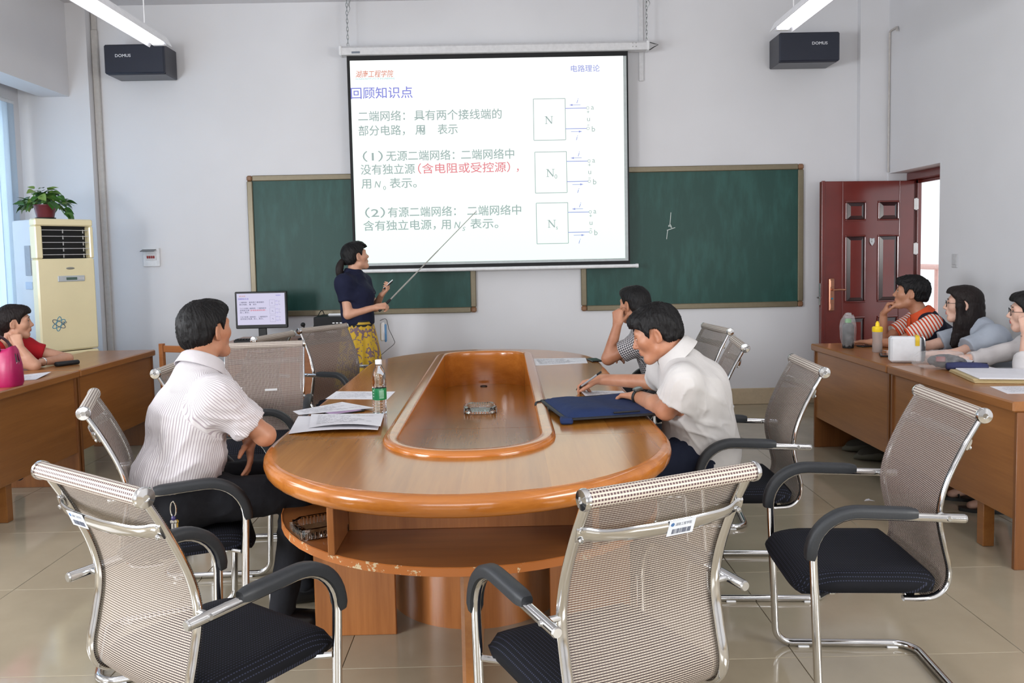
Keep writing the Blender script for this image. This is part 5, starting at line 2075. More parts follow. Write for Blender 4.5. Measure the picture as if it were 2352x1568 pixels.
def cloth_mat(name, c, kind=None, c2=None, pitch=0.01, duty=0.25, rough=0.85):
    m = NT(name)
    at = m.n('ShaderNodeAttribute', attribute_name='pattern')
    sp = m.n('ShaderNodeSeparateXYZ')
    m.l(at.outputs['Vector'], sp.inputs[0])
    v = m.coord('Object')
    nz = m.noise(v, 9, 4)
    fine = m.noise(v, 400, 2)
    a = hexc(*c)
    base = m.ramp(nz, [(0.3, tuple(x * 0.93 for x in a[:3]) + (1,)), (0.7, a)])
    if kind:
        fu = m.math('LESS_THAN', m.math('FRACT', m.math('DIVIDE', sp.outputs['X'], pitch)), duty)
        fv = m.math('LESS_THAN', m.math('FRACT', m.math('DIVIDE', sp.outputs['Y'], pitch)), duty)
        f = {'stripe': fu, 'hoop': fv}.get(kind)
        if kind == 'check':
            f = m.math('ABSOLUTE', m.math('SUBTRACT', fu, fv))
        if kind == 'gingham':
            f = m.math('MULTIPLY_ADD', fu, 0.5, m.math('MULTIPLY', fv, 0.5))
        base = m.mix(f, base, hexc(*c2))
    m.l(base, m.b.inputs['Base Color'])
    fold = m.noise(m.coord('Object', (1, 1, 0.6), (0.5, 0.3, 0)), 11, 3, 0.5)
    m.bump(m.math('ADD', m.math('MULTIPLY', fine, 0.05), fold), 0.35, 0.02)
    m.b.inputs['Roughness'].default_value = rough
    m.b.inputs['Specular IOR Level'].default_value = 0.25
    return m.m


HAIR = hair_mat('black_hair', (14, 13, 14))
HAIR_BROWN = hair_mat('dark_brown_hair', (24, 17, 16))
EYE_W = plain('eye_white', (226, 220, 214), 0.25)
EYE_D = plain('eye_dark_iris', (20, 14, 12), 0.15)
SKIN_TAN = skin_mat('tanned_skin', (186, 134, 105), (150, 88, 78))
SKIN_MID = skin_mat('medium_skin', (206, 158, 132), (168, 98, 90))
SKIN_PALE = skin_mat('fair_skin', (222, 182, 162), (184, 102, 100))


def hair_short(c, R, sc=1.0, vol=1.0, fringe=0.062, nape=-0.058, burn=0.004, sub_ear=True, seed=1, h=0.0045, mat=None, parent=None, tufts=0.004):
    P = lambda x, y, z: c + R @ (V(x, y, z) * sc)
    prims = [ell(P(0, -0.018, 0.032), V(0.083, 0.104, 0.094) * sc * V(vol, vol, vol), R, 0.01),
             ell(P(0, -0.055, -0.020), V(0.066, 0.060, 0.062) * sc, R, 0.03),
             ell(P(0, 0.045, 0.078), V(0.062, 0.052, 0.040) * sc, R, 0.03)]
    lo, hi = bounds(prims)
    F = Field(lo, hi, h)
    for q in prims:
        F.put(q)
    X, Y, Z = F.grid()
    px, py, pz = X - c[0], Y - c[1], Z - c[2]
    ly = (px * R[0, 1] + py * R[1, 1] + pz * R[2, 1]) / sc
    lz = (px * R[0, 2] + py * R[1, 2] + pz * R[2, 2]) / sc
    lx = (px * R[0, 0] + py * R[1, 0] + pz * R[2, 0]) / sc
    g = np.interp(ly, [-0.13, -0.045, -0.028, -0.012, 0.012, 0.030, 0.042, 0.060, 0.075, 0.12], [nape, nape, -0.035, 0.028, 0.030, burn - 0.012, 0.030, 0.048, fringe, fringe])
    cut = (g - lz) * 0.75 * sc
    k = 0.006
    hk = np.maximum(k - np.abs(F.d - cut), 0) / k
    F.d = np.maximum(F.d, cut) + hk * hk * k * 0.25
    v, f = F.surface()
    loc = (v - c) @ R
    dirn = v - (c + R @ V(0, -0.015, 0.01))
    dirn /= np.linalg.norm(dirn, axis=1)[:, None]
    streak = np.stack([loc[:, 0] * 1.0, loc[:, 1] * 0.45, loc[:, 2] * 0.45], 1)
    whorl = loc - np.array([0.0, -0.055, 0.085]) * sc                     # locks fan out from the crown
    rr = np.linalg.norm(whorl, axis=1) + 1e-6
    fan = np.stack([np.arctan2(whorl[:, 0], whorl[:, 1] + 0.2 * whorl[:, 2]) * 0.09, rr * 0.16, np.abs(whorl[:, 2]) * 0.12], 1)
    lock = (1 - np.abs(vnoise(fan, 150, seed))) ** 2 - 0.4
    v = v + dirn * (vnoise(streak, 130, seed) * tufts * 0.35 + vnoise(streak, 60, seed + 3) * tufts * 0.7 + lock * tufts * 1.3)[:, None]
    return np_mesh('hair', v, f, mat or HAIR, parent)


def eyes(c, R, sc, parent, look=(0, 1, 0), brow=HAIR, glasses=None):
    P = lambda x, y, z: c + R @ (V(x, y, z) * sc)
    for s in (-1, 1):
        e = MB()
        e.ball(P(s * 0.031, 0.0735, 0.007), V(0.0125, 0.0125, 0.0062) * sc, 14, 8, 0, R)
        dl = R @ unit(np.array(look, float))
        o = P(s * 0.031, 0.0735, 0.007) + dl * 0.0068 * sc
        e.ball(o, V(0.0062, 0.0065, 0.0058) * sc, 12, 6, 1, R)
        e.tube([P(s * 0.0175, 0.0835, 0.0085), P(s * 0.026, 0.0868, 0.0135), P(s * 0.036, 0.0845, 0.0135), P(s * 0.0455, 0.0765, 0.0090)], 0.0013 * sc, 5, mi=1)
        e.build('eye', [EYE_W, EYE_D], parent, 60)
        b = MB().tube([P(s * 0.014, 0.0865, 0.030), P(s * 0.026, 0.0865, 0.0345), P(s * 0.040, 0.0790, 0.0345), P(s * 0.050, 0.0690, 0.029)], [0.0022 * sc, 0.003 * sc, 0.0028 * sc, 0.001 * sc], 6)
        b.build('eyebrow', brow, parent, 60)


def glasses(c, R, sc, parent, mat):
    P = lambda x, y, z: c + R @ (V(x, y, z) * sc)
    g = bpy.data.objects.new('glasses', None)
    C.objects.link(g)
    g.parent = parent
    for s in (-1, 1):
        pts = [P(s * (0.033 + 0.0235 * math.cos(a)), 0.098 - 0.004 * abs(math.cos(a)), 0.003 + 0.0195 * math.sin(a)) for a in np.linspace(0, 2 * math.pi, 23)[:-1]]
        MB().tube(pts, 0.0017 * sc, 6, closed=True).build('rim', mat, g, 60)
        MB().tube([P(s * 0.056, 0.093, 0.010), P(s * 0.070, 0.070, 0.010), P(s * 0.0795, 0.02, 0.010), P(s * 0.080, -0.012, 0.006)], 0.0015 * sc, 5).build('temple', mat, g, 60)
    MB().tube([P(-0.010, 0.0985, 0.006), P(0, 0.101, 0.010), P(0.010, 0.0985, 0.006)], 0.0015 * sc, 5).build('bridge', mat, g, 60)
    return g


def garment(name, prims, off, mats, parent, h, cuts=(), subs=(), wrinkle=0.004, seed=1, axes=None, extra=(), wr_scale=14, folds=()):
    lo, hi = bounds(list(prims) + list(extra), 0.04 + off)
    F = Field(lo, hi, h)
    for q in prims:
        F.put(q, off)
    for (o, n) in cuts:
        F.keep(np.array(o, float), np.array(n, float))
    for q in extra:
        F.put(q)
    for q in subs:
        F.put(q)
    v, f = F.surface()
    if wrinkle:
        nr = np.zeros_like(v)
        e1 = v[f[:, 1]] - v[f[:, 0]]
        e2 = v[f[:, 3]] - v[f[:, 0]]
        fn = np.cross(e1, e2)
        for k in range(4):
            np.add.at(nr, f[:, k], fn)
        nr /= np.linalg.norm(nr, axis=1)[:, None] + 1e-12
        st = v @ np.array([[1, 0.3, 0.2], [-0.2, 1, 0.5], [0.3, -0.4, 1.5]])
        ridge = 1 - 2 * np.abs(vnoise(st, wr_scale, seed))
        v = v + nr * (ridge * wrinkle * 0.6 + vnoise(v, 7, seed + 5) * wrinkle)[:, None]
        for i, (cen, rad, fd, along, across, amp) in enumerate(folds):      # creases running along fd round a point
            cen, fd = np.array(cen, float), unit(fd)
            q = v - cen
            t = q @ fd
            side = q - t[:, None] * fd
            warp = vnoise(v, 6, seed + 20 + i)[:, None] * 0.02
            cc = np.concatenate([(t * along)[:, None], (side + warp)[:, :2] * across], 1) + (side[:, 2:3] * across) * np.array([[0, 0.6, 0.8]])
            n = np.abs(vnoise(cc, 1.0, seed + 30 + i))
            w = np.exp(-(np.linalg.norm(q, axis=1) / rad) ** 2)
            v = v + nr * (((1 - n) ** 3 - 0.30) * amp * w)[:, None]
    at = None
    if axes:
        best = np.full(len(v), 9.0)
        at = np.zeros((len(v), 3))
        for i, (a, b, ref, rad) in enumerate(axes):
            a, b = np.array(a, float), np.array(b, float)
            ba = b - a
            t = np.clip(((v - a) @ ba) / (ba @ ba), -0.15, 1.15)
            q = v - (a + t[:, None] * ba)
            d = np.linalg.norm(q, axis=1) - rad
            ax = unit(ba)
            e1 = unit(np.array(ref, float) - ax * (ax @ np.array(ref, float)))
            e2 = np.cross(ax, e1)
            an = np.arctan2(q @ e2, q @ e1)
            m = d < best
            best = np.where(m, d, best)
            at[m, 0] = an[m] * rad
            at[m, 1] = ((v - a) @ ax)[m]
            at[m, 2] = i
    return np_mesh(name, v, f, mats, parent, attrs=at)


def body_mesh(prims, h, mats, parent, head_c, head_R, sc):
    lo, hi = bounds(prims)
    F = Field(lo, hi, h)
    for q in prims:
        F.put(q)
    v, f = F.surface()
    cen = v[f].mean(1)
    loc = (cen - head_c) @ head_R / sc
    lips = (np.abs(loc[:, 0]) < 0.0225 - np.abs(loc[:, 2] + 0.0585) * 0.9) & (loc[:, 1] > 0.080) & (loc[:, 2] < -0.0465) & (loc[:, 2] > -0.0715)
    return np_mesh('body', v, f, mats, parent, lips.astype(int))


def collar(name, mats, parent, c, axis, fwd, r0=0.060, r1=0.078, hgt=0.034, open_=0.5, pat=None, flip=0.0):
    """fold-over shirt collar round the neck, open towards fwd"""
    ax = unit(axis)
    f = unit(np.array(fwd, float) - ax * (ax @ np.array(fwd, float)))
    s = np.cross(ax, f)
    rows = []
    for a in np.linspace(open_, 2 * math.pi - open_, 34):
        dr = f * math.cos(a) + s * math.sin(a)
        fr = 0.5 + 0.5 * math.cos(a)
        lift = hgt * (1 - 0.35 * fr)
        prof = [(r0, -0.012), (r0 - 0.002, lift * 0.7), (r0 + 0.003, lift), (r0 + 0.010, lift * 0.8), (r1, -0.004 - 0.018 * fr), (r1 + 0.004, -0.014 - 0.022 * fr)]
        rows.append([c + dr * p[0] * (1.0 + 0.12 * fr) + ax * p[1] for p in prof])
    return MB().sheet(rows, 0.0025).build(name, mats, parent, 60)


def shoe(mb_parent, heel, toe, mats, hgt=0.07):
    """closed shoe between heel and toe points on the floor"""
    heel, toe = np.array(heel, float), np.array(toe, float)
    d = unit(toe - heel)
    L = np.linalg.norm(toe - heel)
    s = np.cross(V(0, 0, 1), d)
    rows = []
    for t in np.linspace(0, 1, 13):
        w = 0.036 + 0.012 * math.sin(math.pi * min(1, t * 1.1)) - 0.03 * max(0, t - 0.86) / 0.14 - 0.012 * max(0, 0.10 - t) / 0.10
        hh = hgt * (1.0 - 0.55 * max(0, (t - 0.28) / 0.72)) * (1 - 0.45 * max(0, t - 0.9) / 0.1)
        row = []
        for a in np.linspace(0, 2 * math.pi, 15)[:-1]:
            row.append(heel + d * t * L + s * w * math.copysign(abs(math.cos(a)) ** 0.7, math.cos(a)) + V(0, 0, 0.004 + hh * (0.5 + 0.5 * math.copysign(abs(math.sin(a)) ** 0.8, math.sin(a)))))
        rows.append(row)
    m = MB()
    n = 14
    vs = [p for r in rows for p in r]
    fs = [(i * n + j, i * n + (j + 1) % n, (i + 1) * n + (j + 1) % n, (i + 1) * n + j) for i in range(12) for j in range(n)]
    fs += [tuple(range(n))[::-1], tuple(12 * n + j for j in range(n))]
    m.add(vs, fs)
    return m.build('shoe', mats, mb_parent, 60)


def person(label, base):
    return thing('person', label, 'person', base)


def to_local(o, base):
    """children are made in world space; shift them under the Empty"""
    for ch in o.children:
        ch.location = Vector(ch.location) - Vector(base)


# ---------------------------------------------------------------- man in the striped shirt, near left of the table
def man_striped():
    base = (-1.25, 3.15, 0)
    T = person('man in a white pinstriped short-sleeved shirt seated at the table, seen from behind', base)
    fw = unit(V(0.92, 0.40, 0))
    lf = V(-fw[1], fw[0], 0)
    P, Cc, N = V(-1.265, 3.13, 0.585), V(-1.245, 3.19, 0.865), V(-1.195, 3.225, 1.045)
    shR, shL = V(-1.075, 3.055, 0.965), V(-1.22, 3.40, 0.965)
    elR, wrR = V(-0.925, 3.135, 0.800), V(-1.03, 3.335, 0.790)
    elL, wrL = V(-1.075, 3.42, 0.800), V(-1.02, 3.25, 0.755)
    hc = V(-1.205, 3.345, 1.190)
    R = frame_of((0.50, 0.86, 0.06))
    tor = torso_prims(P, Cc, N, lf, 0.074, 0.090, 0.108, 0.106, (shL, shR), 0.03, fw)
    knR, knL = V(-0.815, 3.20, 0.56), V(-0.86, 3.50, 0.56)
    anR, anL = V(-0.90, 3.18, 0.09), V(-0.88, 3.47, 0.09)
    legs = []
    for s, kn, an in ((-1, knR, anR), (1, knL, anL)):
        hp = P + lf * s * 0.085 + V(0, 0, -0.015)
        legs += [cone(hp, kn, 0.085, 0.058, 0.05), cone(kn, an, 0.055, 0.036, 0.02)]
    feet = [cone(a + V(0, 0, -0.03), a + fw * 0.12 + V(0, 0, -0.066), 0.030, 0.018, 0.02) for a in (anR, anL)]
    arms = [cone(shR, elR, 0.047, 0.040, 0.03), cone(elR, wrR, 0.040, 0.028, 0.015), cone(shL, elL, 0.047, 0.040, 0.03), cone(elL, wrL, 0.040, 0.028, 0.015)]
    hands = hand_prims(wrR, V(-0.5, 0.85, 0.0), V(0, 0, -1), 1, 0.25) + hand_prims(wrL, V(0.15, -0.50, -0.80), V(-0.9, -0.2, 0.1), -1, 0.25)
    neck = [cone(N - V(0, 0, 0.03), hc + R @ V(0, -0.022, -0.055), 0.060, 0.058, 0.03)]
    body_mesh(tor + legs + feet + arms + hands + neck + head_prims(hc, R), 0.0038, SKIN_TAN, T, hc, R, 1.0)
    hair_short(hc, R, 1.0, 1.01, 0.066, -0.082, 0.0, seed=2, parent=T, tufts=0.0038, h=0.0035)
    eyes(hc, R, 1.0, T)
    sh = cloth_mat('white_pinstripe_shirt', (212, 208, 210), 'stripe', (166, 156, 163), 0.0078, 0.30)
    hemR = shR + (elR - shR) * 0.72
    hemL = shL + (elL - shL) * 0.72
    sl = [cone(shR, hemR, 0.066, 0.070, 0.045, True), cone(shL, hemL, 0.066, 0.070, 0.045, True)]
    holes = [cone(hemR - (elR - shR) * 0.10, hemR + (elR - shR) * 0.2, 0.058, 0.060, 0.003, sub=True), cone(hemL - (elL - shL) * 0.10, hemL + (elL - shL) * 0.2, 0.058, 0.060, 0.003, sub=True)]
    loose = [cone(P + V(0, 0, 0.06) - fw * 0.03, P + V(0, 0, 0.02) - fw * 0.02, 0.118, 0.112, 0.06)]
    garment('shirt', tor + loose, 0.013, sh, T, 0.0065, cuts=[(V(0, 0, 0.632), (0, 0, -1))], extra=sl, subs=holes, wrinkle=0.005, seed=3,
            folds=[(P + V(0.10, -0.14, 0.10), 0.20, (0.75, 0.3, 0.62), 4, 26, 0.016), (shR + V(0.05, 0.02, -0.08), 0.13, (0.8, 0.4, -0.2), 5, 30, 0.011), (P + V(-0.08, -0.08, 0.14), 0.16, (0.6, 0.2, 0.5), 4, 22, 0.010)],
            axes=[(P, N, fw, 0.15), (shR, elR, (0, 0.3, -1), 0.068), (shL, elL, (0, 0.3, -1), 0.068)])
    collar('collar', cloth_mat('pinstripe_collar', (200, 195, 198)), T, N + V(0.0, 0.012, 0.022), N - Cc + (hc - N) * 0.6, R @ V(0, 1, 0), 0.066, 0.088, 0.036, 0.55)
    tr = cloth_mat('black_trousers', (30, 31, 36))
    garment('trousers', tor[:5] + legs, 0.012, tr, T, 0.007, cuts=[(V(0, 0, 0.655), (0, 0, 1))], wrinkle=0.005, seed=8)
    MB().tube([P + V(0, 0, 0.052) + (fw * math.cos(a) * 0.122 + lf * math.sin(a) * 0.186) for a in np.linspace(0, 2 * math.pi, 33)[:-1]], 0.004, 8, closed=True, r2=0.016, ref=None).build('belt', M['black'], T)
    for a in (anR, anL):
        shoe(T, V(a[0], a[1], 0) - fw * 0.06, V(a[0], a[1], 0) + fw * 0.20, M['shoe_black'], 0.092)
    to_local(T, base)
    # keys hanging from the belt
    kx = V(-1.200, 2.922, 0.615)
    k = thing('key_clip', 'silver key clip with keys hanging from the belt of the man in the striped shirt', 'keys', kx)
    MB().tube([V(0.010 * math.cos(a), 0, 0.028 * math.sin(a) - 0.03) for a in np.linspace(0, 2 * math.pi, 17)[:-1]], 0.0028, 6, closed=True).build('clip', M['chrome'], k)
    MB().ball((0, -0.002, -0.062), V(0.009, 0.006, 0.009), 10, 6).build('bead', plain('violet_bead', (52, 44, 96), 0.3), k)
    for i, dx in enumerate((-0.006, 0.004, 0.010)):
        MB().box(V(dx - 0.004, -0.002 + i * 0.002, -0.115), V(dx + 0.004, 0.0 + i * 0.002, -0.078), bev=0.001).cyl(V(dx, -0.002 + i * 0.002, -0.075), V(dx, 0.001 + i * 0.002, -0.075), 0.007, n=10)\
            .build('key', plain('brass_key', (170, 140, 70), 0.3, 0.9) if i == 2 else M['steel'], k)


M['shoe_black'] = plain('black_shoe_leather', (18, 18, 20), 0.3)
M['shoe_grey'] = plain('grey_green_trainer', (92, 90, 78), 0.7)
man_striped()


# ---------------------------------------------------------------- man in the white polo shirt, writing
def man_polo():
    base = (0.86, 3.52, 0)
    T = person('man in a white polo shirt bent over the table writing, wearing a wristwatch', base)
    fw = unit(V(-1.0, 0.10, 0))
    lf = V(-fw[1], fw[0], 0)
    P, Cc, N = V(0.880, 3.63, 0.575), V(0.820, 3.595, 0.86), V(0.755, 3.585, 1.010)
    shL, shR = V(0.735, 3.375, 0.930), V(0.735, 3.775, 0.930)
    elL, wrL = V(0.675, 3.450, 0.802), V(0.597, 3.715, 0.818)
    elR, wrR = V(0.735, 3.960, 0.840), V(0.486, 4.150, 0.830)
    hc = V(0.662, 3.605, 1.112)
    R = frame_of((-0.90, 0.22, -0.36))
    tor = torso_prims(P, Cc, N, lf, 0.074, 0.096, 0.106, 0.112, (shL, shR), 0.0, fw, 0.044)
    knL, knR = V(0.46, 3.45, 0.56), V(0.46, 3.68, 0.56)
    anL, anR = V(0.56, 3.45, 0.09), V(0.50, 3.70, 0.09)
    legs = []
    for s, kn, an in ((1, knL, anL), (-1, knR, anR)):
        legs += [cone(P + lf * s * 0.085 - V(0, 0, 0.01), kn, 0.088, 0.058, 0.05), cone(kn, an, 0.055, 0.036, 0.02)]
    feet = [cone(a + V(0, 0, -0.03), a + fw * 0.12 + V(0, 0, -0.066), 0.030, 0.018, 0.02) for a in (anR, anL)]
    arms = [cone(shR, elR, 0.046, 0.040, 0.03), cone(elR, wrR, 0.040, 0.027, 0.015), cone(shL, elL, 0.047, 0.042, 0.03), cone(elL, elL + (wrL - elL) * 0.35, 0.042, 0.043, 0.015), cone(elL + (wrL - elL) * 0.35, wrL, 0.043, 0.028, 0.015)]
    pen = (V(0.358, 4.183, 0.7735), V(0.468, 4.022, 0.887))
    hands = hand_prims(wrR, V(-0.88, 0.36, -0.20), V(-0.2, -0.10, -0.97), 1, [(0.55, 0.75, 0.3), (0.65, 0.85, 0.35), (0.8, 0.95, 0.4), (0.9, 1.0, 0.4)], (0.55, 0.75, 0.45), 1.0, 0.02, 0.35) + \
        hand_prims(wrL, V(-0.52, 0.84, -0.12), V(-0.15, -0.10, -0.98), -1, [(0.30, 0.30, 0.2), (0.35, 0.35, 0.2), (0.42, 0.4, 0.25), (0.5, 0.45, 0.3)], (0.6, 0.75, 0.2), 1.0, 0.08, 0.2)
    neck = [cone(N - V(-0.02, 0, 0.03), hc + R @ V(0, -0.030, -0.050), 0.064, 0.060, 0.03)]
    body_mesh(tor + legs + feet + arms + hands + neck + head_prims(hc, R), 0.0036, SKIN_TAN, T, hc, R, 1.0)
    hair_short(hc, R, 1.0, 1.07, 0.056, -0.055, -0.005, seed=5, parent=T, tufts=0.0055, h=0.0035)
    eyes(hc, R, 1.0, T, look=(0, 0.7, -0.7))
    sh = cloth_mat('white_polo_cotton', (200, 197, 195))
    hemL = shL + (elL - shL) * 0.66 + V(0.008, -0.012, 0)
    hemR = shR + (elR - shR) * 0.62
    sl = [cone(shL + V(0.005, 0.01, 0), hemL, 0.057, 0.078, 0.07, True), cone(shR, hemR, 0.066, 0.072, 0.05, True)]
    holes = [cone(hemL - (elL - shL) * 0.10, hemL + (elL - shL) * 0.25, 0.064, 0.068, 0.003, sub=True), cone(hemR - (elR - shR) * 0.12, hemR + (elR - shR) * 0.25, 0.060, 0.062, 0.003, sub=True)]
    drape = [cone(P + V(0.01, 0, 0.02), Cc + V(0.02, 0, -0.08), 0.130, 0.118, 0.07), cone(P + V(-0.07, 0, 0.0), P + V(-0.04, 0, 0.10), 0.115, 0.105, 0.07), cone(P + lf * 0.06 + V(-0.02, 0, -0.05), P + lf * 0.05 + V(-0.02, 0, 0.1), 0.110, 0.10, 0.06),
             cone(Cc + V(0.055, 0, 0.03), N + V(0.055, 0, -0.085), 0.075, 0.05, 0.07)]
    garment('polo_shirt', tor + drape, 0.012, sh, T, 0.006, cuts=[(P - V(0, 0, 0.10), (0.25, 0, -1))], extra=sl, subs=holes, wrinkle=0.005, seed=13, wr_scale=9,
            folds=[(P + V(-0.04, -0.17, 0.17), 0.10, (0.85, 0.1, -0.35), 4, 26, 0.012), (shL * 0.5 + hemL * 0.5 + V(0, -0.06, -0.02), 0.09, hemL - shL, 5, 34, 0.010), (Cc + V(0.02, -0.14, -0.07), 0.14, (0.6, 0, -0.8), 4, 22, 0.012)],
            axes=[(P, N, fw, 0.15)])
    collar('collar', sh, T, N + V(-0.005, 0.004, 0.018), (hc - N) * 0.8 + (N - Cc) * 0.3, fw + V(0, 0, -0.3), 0.070, 0.096, 0.040, 0.35)
    tr = cloth_mat('navy_trousers', (24, 30, 48))
    garment('trousers', tor[:5] + legs, 0.010, tr, T, 0.007, cuts=[(V(0, 0, 0.70), (0, 0, 1))], wrinkle=0.006, seed=9)
    for a in (anR, anL):
        shoe(T, V(a[0], a[1], 0) - fw * 0.06, V(a[0], a[1], 0) + fw * 0.20, M['shoe_black'], 0.092)
    to_local(T, base)
    # wristwatch
    ax = unit(wrL - elL)
    wc_ = wrL - ax * 0.020
    wt = thing('wristwatch', 'chunky grey and black wristwatch on the wrist of the man in the white polo', 'watch', wc_)
    up = unit(V(-0.1, -0.45, 0.9) - ax * (ax @ V(-0.1, -0.45, 0.9)))
    sd = np.cross(ax, up)
    MB().tube([(up * math.cos(a) * 0.0345 + sd * math.sin(a) * 0.0345) for a in np.linspace(0, 2 * math.pi, 29)[:-1]], 0.003, 8, closed=True, r2=0.011).build('strap', M['black_plastic'], wt)
    cs = MB().lathe([(0.019, 0), (0.022, 0.003), (0.022, 0.009), (0.018, 0.012), (0.016, 0.0105), (0, 0.0105)], up * 0.033, 22, axis=up)
    for k in range(4):
        a = math.pi / 4 + k * math.pi / 2
        q = up * 0.038 + (ax * math.cos(a) + sd * math.sin(a)) * 0.0215
        cs.ball(q, 0.0035, 8, 5)
    cs.build('case', plain('watch_case_grey', (120, 118, 112), 0.3, 0.8), wt)
    MB().lathe([(0.0155, 0), (0, 0.0004)], up * 0.0440, 20, axis=up).build('dial', plain('watch_dial', (72, 84, 84), 0.2), wt)
    # pen in his right hand
    pn = thing('ballpoint_pen', 'clear and black ballpoint pen held by the man in the white polo', 'pen', pen[0])
    dv = unit(pen[1] - pen[0])
    L = np.linalg.norm(pen[1] - pen[0])
    MB().lathe([(0.0006, 0), (0.002, 0.006), (0.0035, 0.014), (0.0052, 0.016), (0.0055, 0.055), (0.0050, 0.056)], (0, 0, 0), 12, axis=dv).build('grip', M['black_plastic'], pn)
    MB().cyl(dv * 0.056, dv * (L - 0.028), 0.0050, n=12).build('barrel', plain('clear_grey_barrel', (150, 152, 156), 0.15), pn)
    MB().cyl(dv * (L - 0.030), dv * L, 0.0054, n=12).build('cap', M['black_plastic'], pn)


man_polo()


# ---------------------------------------------------------------- man in the checked shirt, head on hand
def man_checked():
    base = (0.95, 5.25, 0)
    T = person('man in a small-checked shirt leaning his head on his raised hand', base)
    fw = unit(V(-0.95, 0.3, 0))
    lf = V(-fw[1], fw[0], 0)
    P, Cc, N = V(1.08, 5.30, 0.57), V(0.985, 5.27, 0.83), V(0.905, 5.27, 1.005)
    shL, shR = V(0.88, 5.09, 0.925), V(0.93, 5.45, 0.935)
    elL, wrL = V(0.655, 5.215, 0.800), V(0.715, 5.20, 1.015)
    elR, wrR = V(0.82, 5.58, 0.80), V(0.725, 5.45, 0.79)
    hc = V(0.835, 5.275, 1.135)
    R = frame_of((-0.62, 0.78, -0.05), roll=0.06)
    tor = torso_prims(P, Cc, N, lf, 0.085, 0.095, 0.115, 0.108, (shL, shR))
    legs = []
    for s, kn, an in ((1, V(0.66, 5.22, 0.55), V(0.70, 5.25, 0.09)), (-1, V(0.68, 5.48, 0.55), V(0.72, 5.50, 0.09))):
        legs += [cone(P + lf * s * 0.085 - V(0, 0, 0.01), kn, 0.085, 0.056, 0.05), cone(kn, an, 0.053, 0.036, 0.02), cone(an, an + fw * 0.14 + V(0, 0, -0.06), 0.034, 0.026, 0.02)]
    arms = [cone(shL, elL, 0.044, 0.040, 0.03), cone(elL, wrL, 0.042, 0.028, 0.015), cone(shR, elR, 0.044, 0.038, 0.03), cone(elR, wrR, 0.038, 0.026, 0.015)]
    hands = hand_prims(wrL, V(0.05, 0.10, 1.0), V(0.55, 0.75, 0.1), -1, [(1.1, 1.2, 0.8), (1.1, 1.2, 0.8), (1.15, 1.2, 0.8), (1.2, 1.2, 0.8)], (0.35, 0.6, 0.7)) + hand_prims(wrR, V(-0.25, -0.95, 0), V(0, 0, -1), 1, 0.25)
    neck = [cone(N - V(0, 0, 0.03), hc + R @ V(0, -0.025, -0.055), 0.058, 0.056, 0.03)]
    body_mesh(tor + legs + arms + hands + neck + head_prims(hc, R), 0.006, SKIN_TAN, T, hc, R, 1.0)
    hair_short(hc, R, 1.0, 0.985, 0.070, -0.062, 0.002, seed=15, parent=T, tufts=0.0022)
    eyes(hc, R, 1.0, T)
    sh = cloth_mat('checked_shirt', (214, 212, 214), 'gingham', (28, 26, 38), 0.0135, 0.55)
    hemL, hemR = shL + (elL - shL) * 0.62, shR + (elR - shR) * 0.7
    sl = [cone(shL, hemL, 0.062, 0.068, 0.045, True), cone(shR, hemR, 0.060, 0.066, 0.045, True)]
    garment('shirt', tor, 0.012, sh, T, 0.007, cuts=[(P - V(0, 0, 0.05), (0, 0, -1))], extra=sl, wrinkle=0.004, seed=23,
            axes=[(P, N, lf * -1, 0.15), (shL, elL, (0, 0.5, -1), 0.065), (shR, elR, (0, 0.5, -1), 0.065)])
    collar('collar', sh, T, N + V(-0.004, 0.004, 0.018), hc - N, R @ V(0, 1, 0), 0.062, 0.084, 0.034, 0.5)
    garment('trousers', [ell(P - V(0, 0, 0.01), (0.14, 0.14, 0.09), None, 0.04)] + legs, 0.014, cloth_mat('dark_trousers', (40, 40, 46)), T, 0.010, wrinkle=0.004, seed=9)
    to_local(T, base)


man_checked()


